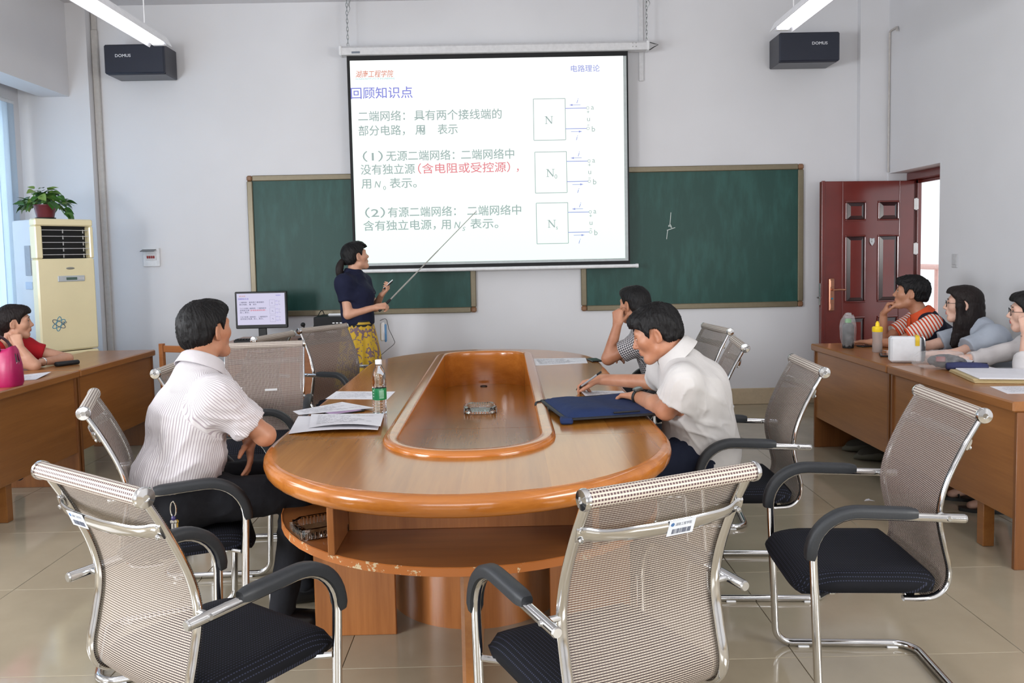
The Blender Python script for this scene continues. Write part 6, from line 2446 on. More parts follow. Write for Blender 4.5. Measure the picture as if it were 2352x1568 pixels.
# ---------------------------------------------------------------- teacher
def teacher():
    base = (-1.20, 6.60, 0)
    T = person('standing woman in a navy blouse and yellow floral skirt, pointing at the screen', base)
    fw = unit(V(0.93, 0.36, 0))
    lf = V(-fw[1], fw[0], 0)
    P, Cc, N = V(-1.165, 6.61, 0.88), V(-1.175, 6.60, 1.17), V(-1.195, 6.60, 1.345)
    shR, shL = V(-1.235, 6.455, 1.270), V(-1.155, 6.745, 1.270)
    elR, wrR = V(-1.215, 6.435, 1.030), V(-1.005, 6.485, 1.080)
    elL, wrL = V(-1.055, 6.80, 1.060), V(-0.985, 6.66, 1.165)
    hc = V(-1.172, 6.61, 1.480)
    sc = 0.96
    R = frame_of((0.83, 0.52, 0.20))
    tor = torso_prims(P, Cc, N, lf, 0.062, 0.068, 0.094, 0.092, (shL, shR))
    legs = []
    for s in (-1, 1):
        hp = P + lf * s * 0.075
        legs += [cone(hp, V(hp[0], hp[1], 0.47), 0.080, 0.052, 0.04), cone(V(hp[0], hp[1], 0.47), V(hp[0], hp[1], 0.08), 0.050, 0.033, 0.02), cone(V(hp[0], hp[1], 0.06), V(hp[0], hp[1], 0.03) + fw * 0.15, 0.032, 0.024, 0.02)]
    arms = [cone(shR, elR, 0.042, 0.034, 0.03), cone(elR, wrR, 0.035, 0.023, 0.015), cone(shL, elL, 0.042, 0.034, 0.03), cone(elL, wrL, 0.035, 0.023, 0.015)]
    hands = hand_prims(wrR, V(0.9, 0.20, 0.12), V(0.05, 0.6, -0.7), 1, [(1.0, 1.3, 0.7)] * 4, (0.3, 0.85, 0.35), 0.90, 0.02, 0.2) + \
        hand_prims(wrL, V(0.72, -0.15, 0.62), V(-0.5, -0.1, 0.75), -1, [(0.7, 0.9, 0.5), (0.7, 0.9, 0.5), (0.75, 0.9, 0.5), (0.8, 0.9, 0.5)], (0.3, 0.75, 0.55), 0.90, 0.02, 0.3)
    neck = [cone(N - V(0, 0, 0.03), hc + R @ V(0, -0.022, -0.05), 0.050, 0.047, 0.03)]
    body_mesh(tor + legs + arms + hands + neck + head_prims(hc, R, sc, True), 0.005, SKIN_MID, T, hc, R, sc)
    hair_short(hc, R, sc, 0.99, 0.060, -0.052, -0.012, seed=33, parent=T, tufts=0.003)
    Pn = lambda x, y, z: hc + R @ (V(x, y, z) * sc)
    tail = [Pn(0, -0.105, 0.00), Pn(0, -0.140, -0.03), Pn(0.0, -0.165, -0.085), Pn(0, -0.165, -0.15), Pn(0, -0.150, -0.215)]
    path = smooth_path(tail, 6)
    tt = np.linspace(0, 1, len(path))
    rad = np.interp(tt, [0, 0.12, 0.4, 0.75, 1], [0.016, 0.024, 0.033, 0.028, 0.012])
    MB().tube(path, rad, 16, r2=rad * 0.8).build('ponytail', HAIR_BROWN, T, 70)
    MB().tube([Pn(0.019 * math.cos(a), -0.112, -0.004 + 0.019 * math.sin(a)) for a in np.linspace(0, 2 * math.pi, 17)[:-1]], 0.005, 8, closed=True).build('hair_tie', M['black'], T)
    fr = MB()
    for k in range(9):
        x = 0.052 - k * 0.013
        fr.tube([Pn(x, 0.050, 0.098), Pn(x * 1.08, 0.082, 0.080), Pn(x * 1.15 + 0.004, 0.092, 0.050 + 0.012 * abs(k - 4) / 4)], [0.010, 0.008, 0.003], 7, r2=[0.006, 0.005, 0.002])
    fr.build('fringe', HAIR, T, 70)
    eyes(hc, R, sc, T, look=(0, 0.9, 0.4))
    sh = cloth_mat('navy_blouse', (24, 28, 52))
    hemR, hemL = shR + (elR - shR) * 0.56, shL + (elL - shL) * 0.56
    sl = [cone(shR, hemR, 0.056, 0.062, 0.04, True), cone(shL, hemL, 0.056, 0.062, 0.04, True)]
    bust = [ell(Cc + fw * 0.055 + lf * 0.06 + V(0, 0, 0.0), (0.062, 0.062, 0.06), None, 0.05), ell(Cc + fw * 0.055 - lf * 0.06, (0.062, 0.062, 0.06), None, 0.05)]
    garment('blouse', tor + bust, 0.012, sh, T, 0.007, cuts=[(V(0, 0, 0.945), (0, 0, -1))], extra=sl, wrinkle=0.0045, seed=43)
    collar('collar', sh, T, N + V(0.0, 0.0, 0.008), hc - N, fw, 0.056, 0.076, 0.026, 0.35)
    for k, z in enumerate((1.275, 1.235, 1.19, 1.13, 1.07, 1.01)):
        q = Cc + V(0, 0, z - Cc[2]) + fw * (0.118 + 0.03 * math.exp(-((z - 1.16) / 0.06) ** 2) - max(0, z - 1.2) * 0.7)
        MB().ball(q, 0.0055, 8, 6).build('button', M['white_plastic'], T)
    # pleated skirt with waistband
    rows = []
    for i, z in enumerate(np.linspace(0.965, 0.44, 14)):
        t = i / 13
        row = []
        for a in np.linspace(0, 2 * math.pi, 97)[:-1]:
            pl_ = 0.5 + 0.5 * math.sin(a * 15 + 2.2 * math.sin(a * 3))
            r = 0.105 + 0.085 * t ** 0.75 + (0.004 + 0.028 * t) * (pl_ - 0.5)
            row.append(P + V(0, 0, z - P[2]) + fw * math.cos(a) * r * 1.02 + lf * math.sin(a) * (r + 0.055 - 0.01 * t))
        rows.append(row + [row[0]])
    m = NT('yellow_floral_skirt')
    v = m.coord('Object')
    vo = m.n('ShaderNodeTexVoronoi', feature='DISTANCE_TO_EDGE')
    vo.inputs['Scale'].default_value = 19
    nd = m.n('ShaderNodeTexNoise')
    nd.inputs['Scale'].default_value = 16
    m.l(v, nd.inputs['Vector'])
    mx = m.n('ShaderNodeMix', data_type='VECTOR')
    mx.inputs[0].default_value = 0.10
    m.l(v, mx.inputs[4])
    m.l(nd.outputs['Color'], mx.inputs[5])
    m.l(mx.outputs[1], vo.inputs['Vector'])
    f1 = m.math('LESS_THAN', vo.outputs['Distance'], 0.13)
    f2 = m.math('GREATER_THAN', m.noise(v, 14, 3), 0.47)
    f = m.math('MULTIPLY', f1, f2)
    m.l(m.mix(f, hexc(208, 170, 48), hexc(124, 100, 106)), m.b.inputs['Base Color'])
    m.b.inputs['Roughness'].default_value = 0.8
    MB().sheet(rows, 0.002).build('skirt', m.m, T, 70)
    band = lambda z0, z1, r: MB().sheet([[P + V(0, 0, z - P[2]) + fw * math.cos(a) * r + lf * math.sin(a) * (r + 0.055) for a in np.linspace(0, 2 * math.pi, 49)] for z in np.linspace(z0, z1, 3)], 0.003)
    band(0.930, 0.948, 0.1125).build('waistband', M['black'], T, 60)
    band(0.948, 0.966, 0.1115).build('waistband', plain('yellow_band', (196, 160, 50), 0.7), T, 60)
    band(0.966, 0.978, 0.1120).build('waistband', M['black'], T, 60)
    for s in (-1, 1):
        hp = P + lf * s * 0.075
        shoe(T, V(hp[0], hp[1], 0) - fw * 0.06, V(hp[0], hp[1], 0) + fw * 0.18, M['shoe_black'], 0.055)
    to_local(T, base)
    # telescopic pointer in the right hand
    g0 = wrR + V(0.055, 0.015, 0.0)
    tip = V(-0.22, 7.30, 1.86)
    d = unit(tip - g0)
    L = np.linalg.norm(tip - g0)
    p = thing('telescopic_pointer', 'long telescopic pointer rod in the teacher\'s hand aimed at the screen', 'pointer', g0)
    MB().lathe([(0.008, -0.05), (0.011, -0.045), (0.011, 0.085), (0.008, 0.095), (0.0, 0.096)], (0, 0, 0), 14, axis=d).build('handle', M['black_plastic'], p)
    MB().lathe([(0.0118, 0.0), (0.0118, 0.012)], (0, 0, 0), 14, axis=d).build('grip_ring', plain('green_grip', (70, 170, 80), 0.5), p)
    for a, b, r in ((0.09, 0.42, 0.0062), (0.42, 0.75, 0.0050), (0.75, L - 0.02, 0.0036)):
        MB().cyl(d * a, d * b, r, n=10).build('rod_section', plain('pointer_steel', (190, 186, 180), 0.3, 0.7), p)
    MB().ball(d * (L - 0.012), V(0.006, 0.006, 0.012), 10, 6).build('tip', M['white_plastic'], p)
    # remote in her left hand
    rm = thing('slide_remote', 'small black and white slide remote held in the teacher\'s far hand', 'remote', wrL + V(0.060, -0.02, 0.085))
    Rr = frame_of((0.75, -0.1, 0.62), (-0.6, -0.2, 0.75))
    MB().box(V(-0.016, -0.05, -0.008), V(0.016, 0.05, 0.004), bev=0.005, mat=Rr).build('case', M['black_plastic'], rm, 40)
    MB().box(V(-0.0162, -0.05, 0.0035), V(0.0162, 0.05, 0.008), bev=0.003, mat=Rr).build('cover', M['white_plastic'], rm, 40)
    # pouch with cable on her far hip
    pk = thing('waist_pouch', 'white and blue microphone pack with black cable at the teacher\'s waist', 'microphone pack', V(-0.985, 6.68, 0.87))
    MB().box(V(-0.018, -0.03, -0.075), V(0.018, 0.03, 0.075), bev=0.010).build('pack', M['white_plastic'], pk, 40)
    MB().box(V(0.016, -0.02, -0.085), V(0.030, 0.03, 0.06), bev=0.006).build('pack_back', plain('pack_blue', (96, 150, 200), 0.4), pk, 40)
    MB().tube(smooth_path([V(-0.02, 0, 0.09), V(0.03, 0, 0.10), V(0.05, 0, 0.02), V(0.085, 0, -0.06), V(0.09, 0, -0.10), V(0.03, 0, -0.15), V(-0.02, 0, -0.19)], 6), 0.0022, 5).build('cable', M['black_plastic'], pk)


teacher()


# ---------------------------------------------------------------- woman in red, left desk
def woman_red():
    base = (-3.45, 5.55, 0)
    T = person('dark-haired woman in a red top, cheek on her hand, beside the air conditioner', base)
    fw = unit(V(0.95, 0.25, 0))
    lf = V(-fw[1], fw[0], 0)
    P, Cc, N = V(-3.62, 5.50, 0.55), V(-3.48, 5.54, 0.80), V(-3.385, 5.56, 0.955)
    shR, shL = V(-3.42, 5.40, 0.890), V(-3.35, 5.76, 0.895)
    elR, wrR = V(-3.13, 5.50, 0.800), V(-3.215, 5.485, 0.930)
    elL, wrL = V(-3.10, 5.86, 0.800), V(-3.16, 5.63, 0.805)
    hc = V(-3.290, 5.585, 1.085)
    sc = 0.95
    R = frame_of((0.90, 0.44, -0.02), roll=-0.08)
    tor = torso_prims(P, Cc, N, lf, 0.07, 0.075, 0.10, 0.098, (shL, shR))
    legs = []
    for s, kn in ((-1, V(-3.25, 5.45, 0.52)), (1, V(-3.22, 5.68, 0.52))):
        an = V(kn[0] + 0.02, kn[1], 0.08)
        legs += [cone(P + lf * s * 0.08, kn, 0.082, 0.054, 0.05), cone(kn, an, 0.052, 0.034, 0.02), cone(an, an + fw * 0.14 + V(0, 0, -0.05), 0.032, 0.024, 0.02)]
    arms = [cone(shR, elR, 0.041, 0.036, 0.03), cone(elR, wrR, 0.037, 0.024, 0.015), cone(shL, elL, 0.041, 0.036, 0.03), cone(elL, wrL, 0.036, 0.024, 0.015)]
    hands = hand_prims(wrR, V(-0.30, 0.12, 0.85), V(-0.35, 0.85, 0.1), 1, [(1.2, 1.5, 0.9)] * 4, (0.4, 0.6, 0.4), 0.90, 0.02) + \
        hand_prims(wrL, V(0.05, -0.95, -0.10), V(0.3, 0, -0.95), -1, [(0.25, 0.35, 0.2), (0.3, 0.4, 0.2), (0.35, 0.4, 0.2), (0.4, 0.4, 0.2)], (0.6, 0.7, 0.3), 0.92, 0.10)
    neck = [cone(N - V(0, 0, 0.03), hc + R @ V(0, -0.022, -0.05), 0.050, 0.047, 0.03)]
    body_mesh(tor + legs + arms + hands + neck + head_prims(hc, R, sc, True), 0.006, SKIN_MID, T, hc, R, sc)
    Pn = lambda x, y, z: hc + R @ (V(x, y, z) * sc)
    hair_short(hc, R, sc, 1.03, 0.060, -0.075, -0.020, seed=51, parent=T, tufts=0.003, mat=HAIR_BROWN)
    MB_ = MB().tube(smooth_path([Pn(0.0, -0.10, 0.03), Pn(0.0, -0.108, -0.05), Pn(0.0, -0.105, -0.12), Pn(0.0, -0.10, -0.17)], 5), [0.05] + [0.056] * 8 + [0.05] * 6 + [0.03], 14)
    MB_.build('long_hair', HAIR_BROWN, T, 70)
    eyes(hc, R, sc, T)
    sh = cloth_mat('red_top', (176, 30, 40))
    hemR, hemL = shR + (elR - shR) * 0.42, shL + (elL - shL) * 0.46
    sl = [cone(shR, hemR, 0.054, 0.058, 0.04, True), cone(shL, hemL, 0.054, 0.060, 0.04, True)]
    scoop = [cone(N + fw * 0.055 + V(0, 0, 0.03), N + fw * 0.09 + V(0, 0, -0.06), 0.075, 0.055, 0.006, sub=True)]
    garment('red_top', tor, 0.012, sh, T, 0.007, cuts=[(P - V(0, 0, 0.05), (0, 0, -1))], extra=sl, subs=scoop, wrinkle=0.004, seed=53)
    garment('trousers', [ell(P, (0.13, 0.13, 0.09), None, 0.04)] + legs, 0.012, cloth_mat('dark_blue_trousers', (34, 36, 46)), T, 0.011, wrinkle=0.003, seed=9)
    MB().tube([wrL + (V(math.cos(a), 0.25 * math.cos(a) * 0, math.sin(a)) * 0.028) + V(-0.0, 0.02, 0) for a in np.linspace(0, 2 * math.pi, 23)[:-1]], 0.004, 8, closed=True, r2=0.007).build('wrist_band', M['chrome'], T)
    for s, kn in ((-1, V(-3.25, 5.45, 0.52)), (1, V(-3.22, 5.68, 0.52))):
        shoe(T, V(kn[0] - 0.04, kn[1], 0), V(kn[0] + 0.20, kn[1] + 0.03, 0), M['shoe_black'], 0.06)
    to_local(T, base)


woman_red()


# ---------------------------------------------------------------- boy, right desk
def boy():
    base = (2.98, 5.80, 0)
    T = person('young man in a navy vest with orange striped sleeves resting his chin on his fist', base)
    fw = unit(V(-0.93, 0.36, 0))
    lf = V(-fw[1], fw[0], 0)
    P, Cc, N = V(3.22, 5.72, 0.55), V(3.055, 5.76, 0.80), V(2.955, 5.795, 0.985)
    shL, shR = V(2.93, 5.60, 0.925), V(3.02, 5.965, 0.925)
    elL, wrL = V(2.715, 5.66, 0.805), V(2.60, 5.80, 0.800)
    elR, wrR = V(2.745, 5.955, 0.800), V(2.740, 5.930, 0.985)
    hc = V(2.885, 5.83, 1.140)
    R = frame_of((-0.88, 0.45, 0.10))
    tor = torso_prims(P, Cc, N, lf, 0.075, 0.085, 0.102, 0.100, (shL, shR))
    legs = []
    for s, kn in ((1, V(2.78, 5.60, 0.54)), (-1, V(2.80, 5.85, 0.54))):
        an = V(kn[0] - 0.18, kn[1] - 0.02, 0.09)
        legs += [cone(P + lf * s * 0.08, kn, 0.082, 0.055, 0.05), cone(kn, an, 0.052, 0.035, 0.02), cone(an, an + fw * 0.14 + V(0, 0, -0.05), 0.032, 0.024, 0.02)]
    arms = [cone(shL, elL, 0.043, 0.037, 0.03), cone(elL, wrL, 0.037, 0.026, 0.015), cone(shR, elR, 0.043, 0.037, 0.03), cone(elR, wrR, 0.037, 0.026, 0.015)]
    hands = hand_prims(wrR, V(0.22, -0.20, 0.75), V(0.75, -0.4, -0.2), -1, [(1.0, 1.3, 0.8), (1.05, 1.3, 0.8), (1.1, 1.3, 0.8), (1.15, 1.3, 0.8)], (0.4, 0.7, 0.45), 0.98, 0.02) + \
        hand_prims(wrL, V(-0.7, 0.7, 0), V(0, 0, -1), -1, 0.2)
    neck = [cone(N - V(0, 0, 0.03), hc + R @ V(0, -0.022, -0.05), 0.055, 0.052, 0.03)]
    body_mesh(tor + legs + arms + hands + neck + head_prims(hc, R), 0.006, SKIN_TAN, T, hc, R, 1.0)
    hair_short(hc, R, 1.0, 1.06, 0.050, -0.050, -0.010, seed=61, parent=T, tufts=0.006)
    eyes(hc, R, 1.0, T)
    vest = cloth_mat('navy_vest', (30, 34, 50))
    strp = cloth_mat('white_orange_hoops', (236, 224, 216), 'hoop', (206, 72, 40), 0.021, 0.45)
    orange = plain('orange_trim', (210, 78, 34), 0.8)
    garment('vest', tor, 0.012, vest, T, 0.007, cuts=[(P - V(0, 0, 0.05), (0, 0, -1))], wrinkle=0.004, seed=63)
    for i, (sh_, el) in enumerate(((shL, elL), (shR, elR))):
        hem = sh_ + (el - sh_) * 0.66
        garment('sleeve', [], 0.0, strp, T, 0.006, extra=[cone(sh_ + (sh_ - Cc) * 0.12, hem, 0.070, 0.070, 0.02, True)], wrinkle=0.003, seed=64 + i, axes=[(sh_, el, (0, 0, -1), 0.066)])
        ax = unit(el - sh_)
        u = unit(np.cross(ax, V(0, 0, 1)))
        w = np.cross(ax, u)
        MB().tube([hem + (u * math.cos(a) + w * math.sin(a)) * 0.068 for a in np.linspace(0, 2 * math.pi, 25)[:-1]], 0.006, 8, closed=True).build('sleeve_band', orange, T)
    collar('collar', orange, T, N + V(-0.004, 0, 0.012), hc - N, fw + V(0, 0, -0.2), 0.060, 0.082, 0.034, 0.35)
    q = N + fw * 0.085 + V(0, 0, -0.07)
    MB().box(q + V(-0.012, -0.02, -0.05), q + V(0.014, 0.02, 0.05), bev=0.008).build('placket', orange, T, 40)
    garment('trousers', [ell(P, (0.13, 0.13, 0.09), None, 0.04)] + legs, 0.013, cloth_mat('grey_trousers', (70, 66, 60)), T, 0.011, wrinkle=0.004, seed=9)
    for s, kn in ((1, V(2.78, 5.60, 0.54)), (-1, V(2.80, 5.85, 0.54))):
        an = V(kn[0] - 0.18, kn[1] - 0.02, 0)
        shoe(T, an - fw * 0.07, an + fw * 0.20, M['shoe_grey'], 0.085)
    to_local(T, base)


boy()


# ---------------------------------------------------------------- girl with long hair and glasses
def girl_grey():
    base = (3.05, 5.20, 0)
    T = person('girl with long dark hair and glasses in a grey-blue tee writing at the desk', base)
    fw = unit(V(-0.93, 0.36, 0))
    lf = V(-fw[1], fw[0], 0)
    P, Cc, N = V(3.26, 5.12, 0.55), V(3.09, 5.16, 0.79), V(2.990, 5.20, 0.960)
    shL, shR = V(3.00, 5.02, 0.895), V(3.06, 5.36, 0.895)
    elL, wrL = V(2.76, 5.00, 0.805), V(2.585, 5.02, 0.805)
    elR, wrR = V(2.80, 5.42, 0.805), V(2.60, 5.36, 0.800)
    hc = V(2.925, 5.235, 1.095)
    sc = 0.97
    R = frame_of((-0.90, 0.43, 0.02))
    tor = torso_prims(P, Cc, N, lf, 0.075, 0.080, 0.102, 0.098, (shL, shR))
    legs = []
    for s, kn in ((1, V(2.85, 5.05, 0.53)), (-1, V(2.86, 5.28, 0.53))):
        an = V(kn[0] - 0.12, kn[1], 0.08)
        legs += [cone(P + lf * s * 0.08, kn, 0.082, 0.055, 0.05), cone(kn, an, 0.052, 0.034, 0.02), cone(an, an + fw * 0.14 + V(0, 0, -0.05), 0.031, 0.023, 0.02)]
    arms = [cone(shL, elL, 0.043, 0.036, 0.03), cone(elL, wrL, 0.036, 0.024, 0.015), cone(shR, elR, 0.043, 0.036, 0.03), cone(elR, wrR, 0.036, 0.024, 0.015)]
    hands = hand_prims(wrL, V(-0.9, 0.1, 0.05), V(0, 0, -1), -1, 0.35, s=0.92) + hand_prims(wrR, V(-0.9, -0.35, 0), V(0, 0, -1), 1, [(0.5, 0.8, 0.4)] * 4, s=0.92)
    neck = [cone(N - V(0, 0, 0.03), hc + R @ V(0, -0.022, -0.05), 0.048, 0.046, 0.03)]
    body_mesh(tor + legs + arms + hands + neck + head_prims(hc, R, sc, True), 0.006, SKIN_PALE, T, hc, R, sc)
    Pn = lambda x, y, z: hc + R @ (V(x, y, z) * sc)
    hair_short(hc, R, sc, 1.03, 0.070, -0.080, -0.03, seed=71, parent=T, tufts=0.002, mat=HAIR_BROWN)
    prims = []
    for s in (-1, 1):
        prims += [cone(Pn(s * 0.050, 0.03, 0.075), Pn(s * 0.078, 0.020, 0.0), 0.020, 0.022, 0.02), cone(Pn(s * 0.078, 0.020, 0.0), Pn(s * 0.078, 0.015, -0.12), 0.022, 0.026, 0.02),
                  cone(Pn(s * 0.078, 0.015, -0.12), Pn(s * 0.072, 0.050, -0.27), 0.028, 0.014, 0.02)]
    prims += [cone(Pn(0, -0.075, 0.02), Pn(0, -0.085, -0.16), 0.050, 0.055, 0.03), cone(Pn(0.045, -0.05, 0.0), Pn(0.06, -0.04, -0.20), 0.040, 0.034, 0.03), cone(Pn(-0.045, -0.05, 0.0), Pn(-0.06, -0.035, -0.22), 0.040, 0.034, 0.03),
              cone(Pn(-0.06, -0.02, -0.10), Pn(-0.075, 0.02, -0.26), 0.032, 0.020, 0.03)]
    garment('long_hair', prims, 0.0, HAIR_BROWN, T, 0.0065, wrinkle=0.0035, seed=73, wr_scale=40)
    eyes(hc, R, sc, T)
    glasses(hc, R, sc, T, M['black_plastic'])
    sh = cloth_mat('grey_blue_tee', (170, 178, 190))
    hemL, hemR = shL + (elL - shL) * 0.72, shR + (elR - shR) * 0.7
    sl = [cone(shL, hemL, 0.068, 0.080, 0.05, True), cone(shR, hemR, 0.066, 0.076, 0.05, True)]
    garment('tee', tor, 0.016, sh, T, 0.007, cuts=[(P - V(0, 0, 0.05), (0, 0, -1))], extra=sl, wrinkle=0.006, seed=74)
    garment('trousers', [ell(P, (0.13, 0.13, 0.09), None, 0.04)] + legs, 0.012, cloth_mat('plum_trousers', (70, 44, 50)), T, 0.011, wrinkle=0.003, seed=9)
    to_local(T, base)
    pn = thing('pen', 'dark pen in the hand of the girl with long hair', 'pen', V(2.50, 4.995, 0.790))
    MB().tube([V(0, 0, 0), V(0.035, -0.012, 0.105)], [0.0025, 0.005], 9).build('barrel', M['black_plastic'], pn)
    MB().cyl(V(0.035, -0.012, 0.105), V(0.038, -0.013, 0.114), 0.0052, n=9).build('cap', M['steel'], pn)


girl_grey()


# ---------------------------------------------------------------- girl in the white blouse at the edge
def girl_white():
    base = (3.05, 4.62, 0)
    T = person('girl in a white blouse and glasses with tied-back dark hair, cheek on her hand', base)
    fw = unit(V(-0.93, 0.36, 0))
    lf = V(-fw[1], fw[0], 0)
    P, Cc, N = V(3.28, 4.55, 0.55), V(3.12, 4.60, 0.78), V(3.035, 4.635, 0.945)
    shL, shR = V(3.05, 4.46, 0.875), V(3.10, 4.79, 0.875)
    elL, wrL = V(2.83, 4.44, 0.805), V(2.905, 4.555, 0.985)
    elR, wrR = V(2.82, 4.80, 0.810), V(2.64, 4.78, 0.805)
    hc = V(2.985, 4.665, 1.085)
    sc = 0.96
    R = frame_of((-0.90, 0.40, -0.02), roll=0.08)
    tor = torso_prims(P, Cc, N, lf, 0.075, 0.080, 0.102, 0.098, (shL, shR))
    legs = []
    for s, kn in ((1, V(2.86, 4.48, 0.53)), (-1, V(2.87, 4.70, 0.53))):
        an = V(kn[0] - 0.16, kn[1] - 0.05, 0.08)
        legs += [cone(P + lf * s * 0.08, kn, 0.080, 0.054, 0.05), cone(kn, an, 0.052, 0.034, 0.02), cone(an, an + fw * 0.14 + V(0, 0, -0.05), 0.031, 0.023, 0.02)]
    arms = [cone(shL, elL, 0.042, 0.036, 0.03), cone(elL, wrL, 0.036, 0.024, 0.015), cone(shR, elR, 0.042, 0.036, 0.03), cone(elR, wrR, 0.036, 0.024, 0.015)]
    hands = hand_prims(wrL, V(0.15, 0.35, 0.85), V(0.45, 0.8, -0.2), -1, [(0.6, 0.9, 0.6)] * 4, s=0.92) + hand_prims(wrR, V(-0.95, 0.05, 0), V(0, 0, -1), 1, [(0.5, 0.8, 0.4)] * 4, s=0.92)
    neck = [cone(N - V(0, 0, 0.03), hc + R @ V(0, -0.022, -0.05), 0.048, 0.046, 0.03)]
    body_mesh(tor + legs + arms + hands + neck + head_prims(hc, R, sc, True), 0.006, SKIN_PALE, T, hc, R, sc)
    Pn = lambda x, y, z: hc + R @ (V(x, y, z) * sc)
    hair_short(hc, R, sc, 1.04, 0.066, -0.060, -0.02, seed=81, parent=T, tufts=0.003)
    garment('long_hair', [cone(Pn(-0.02, -0.09, 0.0), Pn(-0.06, -0.06, -0.14), 0.05, 0.04, 0.03), cone(Pn(-0.06, -0.06, -0.14), Pn(-0.085, 0.0, -0.27), 0.04, 0.02, 0.03)], 0.0, HAIR, T, 0.0065, wrinkle=0.003, seed=83, wr_scale=40)
    eyes(hc, R, sc, T)
    glasses(hc, R, sc, T, M['black_plastic'])
    sh = cloth_mat('white_blouse', (206, 202, 202))
    cuL, cuR = elL + (wrL - elL) * 0.30, elR + (wrR - elR) * 0.55
    sl = [cone(shL, elL, 0.060, 0.056, 0.05), cone(elL, cuL, 0.056, 0.054, 0.02, True), cone(shR, elR, 0.060, 0.052, 0.05), cone(elR, cuR, 0.052, 0.044, 0.02, True)]
    garment('blouse', tor, 0.014, sh, T, 0.007, cuts=[(P - V(0, 0, 0.05), (0, 0, -1))], extra=sl, wrinkle=0.006, seed=84)
    collar('collar', sh, T, N + V(0, 0, 0.008), hc - N, fw, 0.054, 0.080, 0.028, 0.5)
    garment('skirt', [ell(P, (0.14, 0.14, 0.09), None, 0.04)] + [q for i, q in enumerate(legs) if i % 3 == 0], 0.02, cloth_mat('dark_skirt', (46, 40, 44)), T, 0.011, wrinkle=0.004, seed=9)
    MB().tube([wrL - unit(wrL - elL) * 0.03 + (V(math.cos(a), math.sin(a), 0) * 0.027) for a in np.linspace(0, 2 * math.pi, 23)[:-1]], 0.0025, 6, closed=True).build('bracelet', M['steel'], T)
    for s, kn in ((1, V(2.86, 4.48, 0.53)), (-1, V(2.87, 4.70, 0.53))):
        an = V(kn[0] - 0.16, kn[1] - 0.05, 0)
        sd = MB()
        hl, to = an - fw * 0.05, an + fw * 0.20
        sv = np.cross(V(0, 0, 1), fw)
        outl = [(hl + (to - hl) * t + sv * w * 0.042) for t, w in ((0, -0.6), (0.3, -0.8), (0.75, -1), (1, -0.5), (1, 0.5), (0.75, 1), (0.3, 0.8), (0, 0.6))]
        sd.prism([(p[0], p[1]) for p in outl], 0.0, 0.018)
        sd.tube([hl + (to - hl) * 0.62 - sv * 0.04 + V(0, 0, 0.018), hl + (to - hl) * 0.62 + V(0, 0, 0.058), hl + (to - hl) * 0.62 + sv * 0.04 + V(0, 0, 0.018)], 0.006, 6)
        sd.build('sandal', M['black_plastic'], T, 40)
    to_local(T, base)


girl_white()
# ================================================================ things on the table
TT = TZ + 0.0008


def printed_paper(corners, z, curl=0.0, lines=10, seed=0, thick=0.0004, parent=None, name='paper', bend=None):
    """sheet through four corners (near-left, far-left, far-right, near-right) with rows of faint print"""
    a, b, c_, d = [np.array(q, float) for q in corners]
    rg = random.Random(seed)
    def at(u, v):
        p = (a * (1 - u) + d * u) * (1 - v) + (b * (1 - u) + c_ * u) * v
        h = z + curl * (2 * u - 1) ** 4 + (bend(u, v) if bend else 0)
        return V(p[0], p[1], h)
    g = [[at(u, v) for v in np.linspace(0, 1, 9)] for u in np.linspace(0, 1, 13)]
    mb = MB().sheet(g, thick)
    lift = V(0, 0, 0.0006)
    for k in range(lines):
        v0 = 0.88 - k * 0.76 / max(1, lines)
        u = 0.10
        end = rg.uniform(0.55, 0.9)
        while u < end:
            w = rg.uniform(0.02, 0.07)
            if rg.random() < 0.8:
                q = [at(u, v0) + lift, at(min(u + w, 0.92), v0) + lift, at(min(u + w, 0.92), v0 - 0.016) + lift, at(u, v0 - 0.016) + lift]
                mb.add(q, [(0, 1, 2, 3)], 1)
            u += w + 0.012
    return mb.build(name, [M['paper'], M['print']], parent, 60)


M['paper'] = plain('white_paper', (228, 228, 234), 0.6, 0, 0.02, 6)
M['print'] = plain('grey_print', (150, 150, 158), 0.7)
tag(printed_paper([(-0.914, 4.158), (-0.905, 4.392), (-0.584, 4.342), (-0.592, 4.104)], TT, 0, 9, 1), 'single printed sheet lying beyond the water bottle on the table', 'paper')
tag(printed_paper([(-0.935, 3.700), (-0.985, 3.790), (-0.800, 4.010), (-0.610, 3.830)], TT + 0.009, 0.0, 9, 2), 'printed sheet lying slanted over a violet phone on the table', 'paper')
pc = thing('paper_stack', 'folded white sheets nearest the man in the striped shirt on the table', 'paper', (0, 0, 0))
printed_paper([(-0.886, 3.326), (-0.939, 3.705), (-0.553, 3.672), (-0.523, 3.329)], TT + 0.002, 0.0, 0, 3, parent=pc, name='sheet', bend=lambda u, v: 0.020 * u * (1 - v) * (1.2 - u) * 2)
printed_paper([(-0.820, 3.395), (-0.880, 3.705), (-0.548, 3.680), (-0.515, 3.350)], TT + 0.006, 0.0, 8, 4, parent=pc, name='sheet', bend=lambda u, v: 0.026 * u * (1 - v) * (1.2 - u) * 2 + 0.004)
ph = thing('violet_phone', 'phone with a violet back showing from under the slanted sheet', 'phone', (-0.745, 3.775, TT), math.radians(38))
MB().box(V(-0.085, -0.042, 0), V(0.085, 0.042, 0.007), bev=0.003).build('case', M['black_plastic'], ph, 0)
MB().box(V(-0.080, -0.038, 0.007), V(0.070, 0.038, 0.0078), bev=0.0003).build('screen', plain('violet_screen', (196, 164, 204), 0.2), ph, 0)

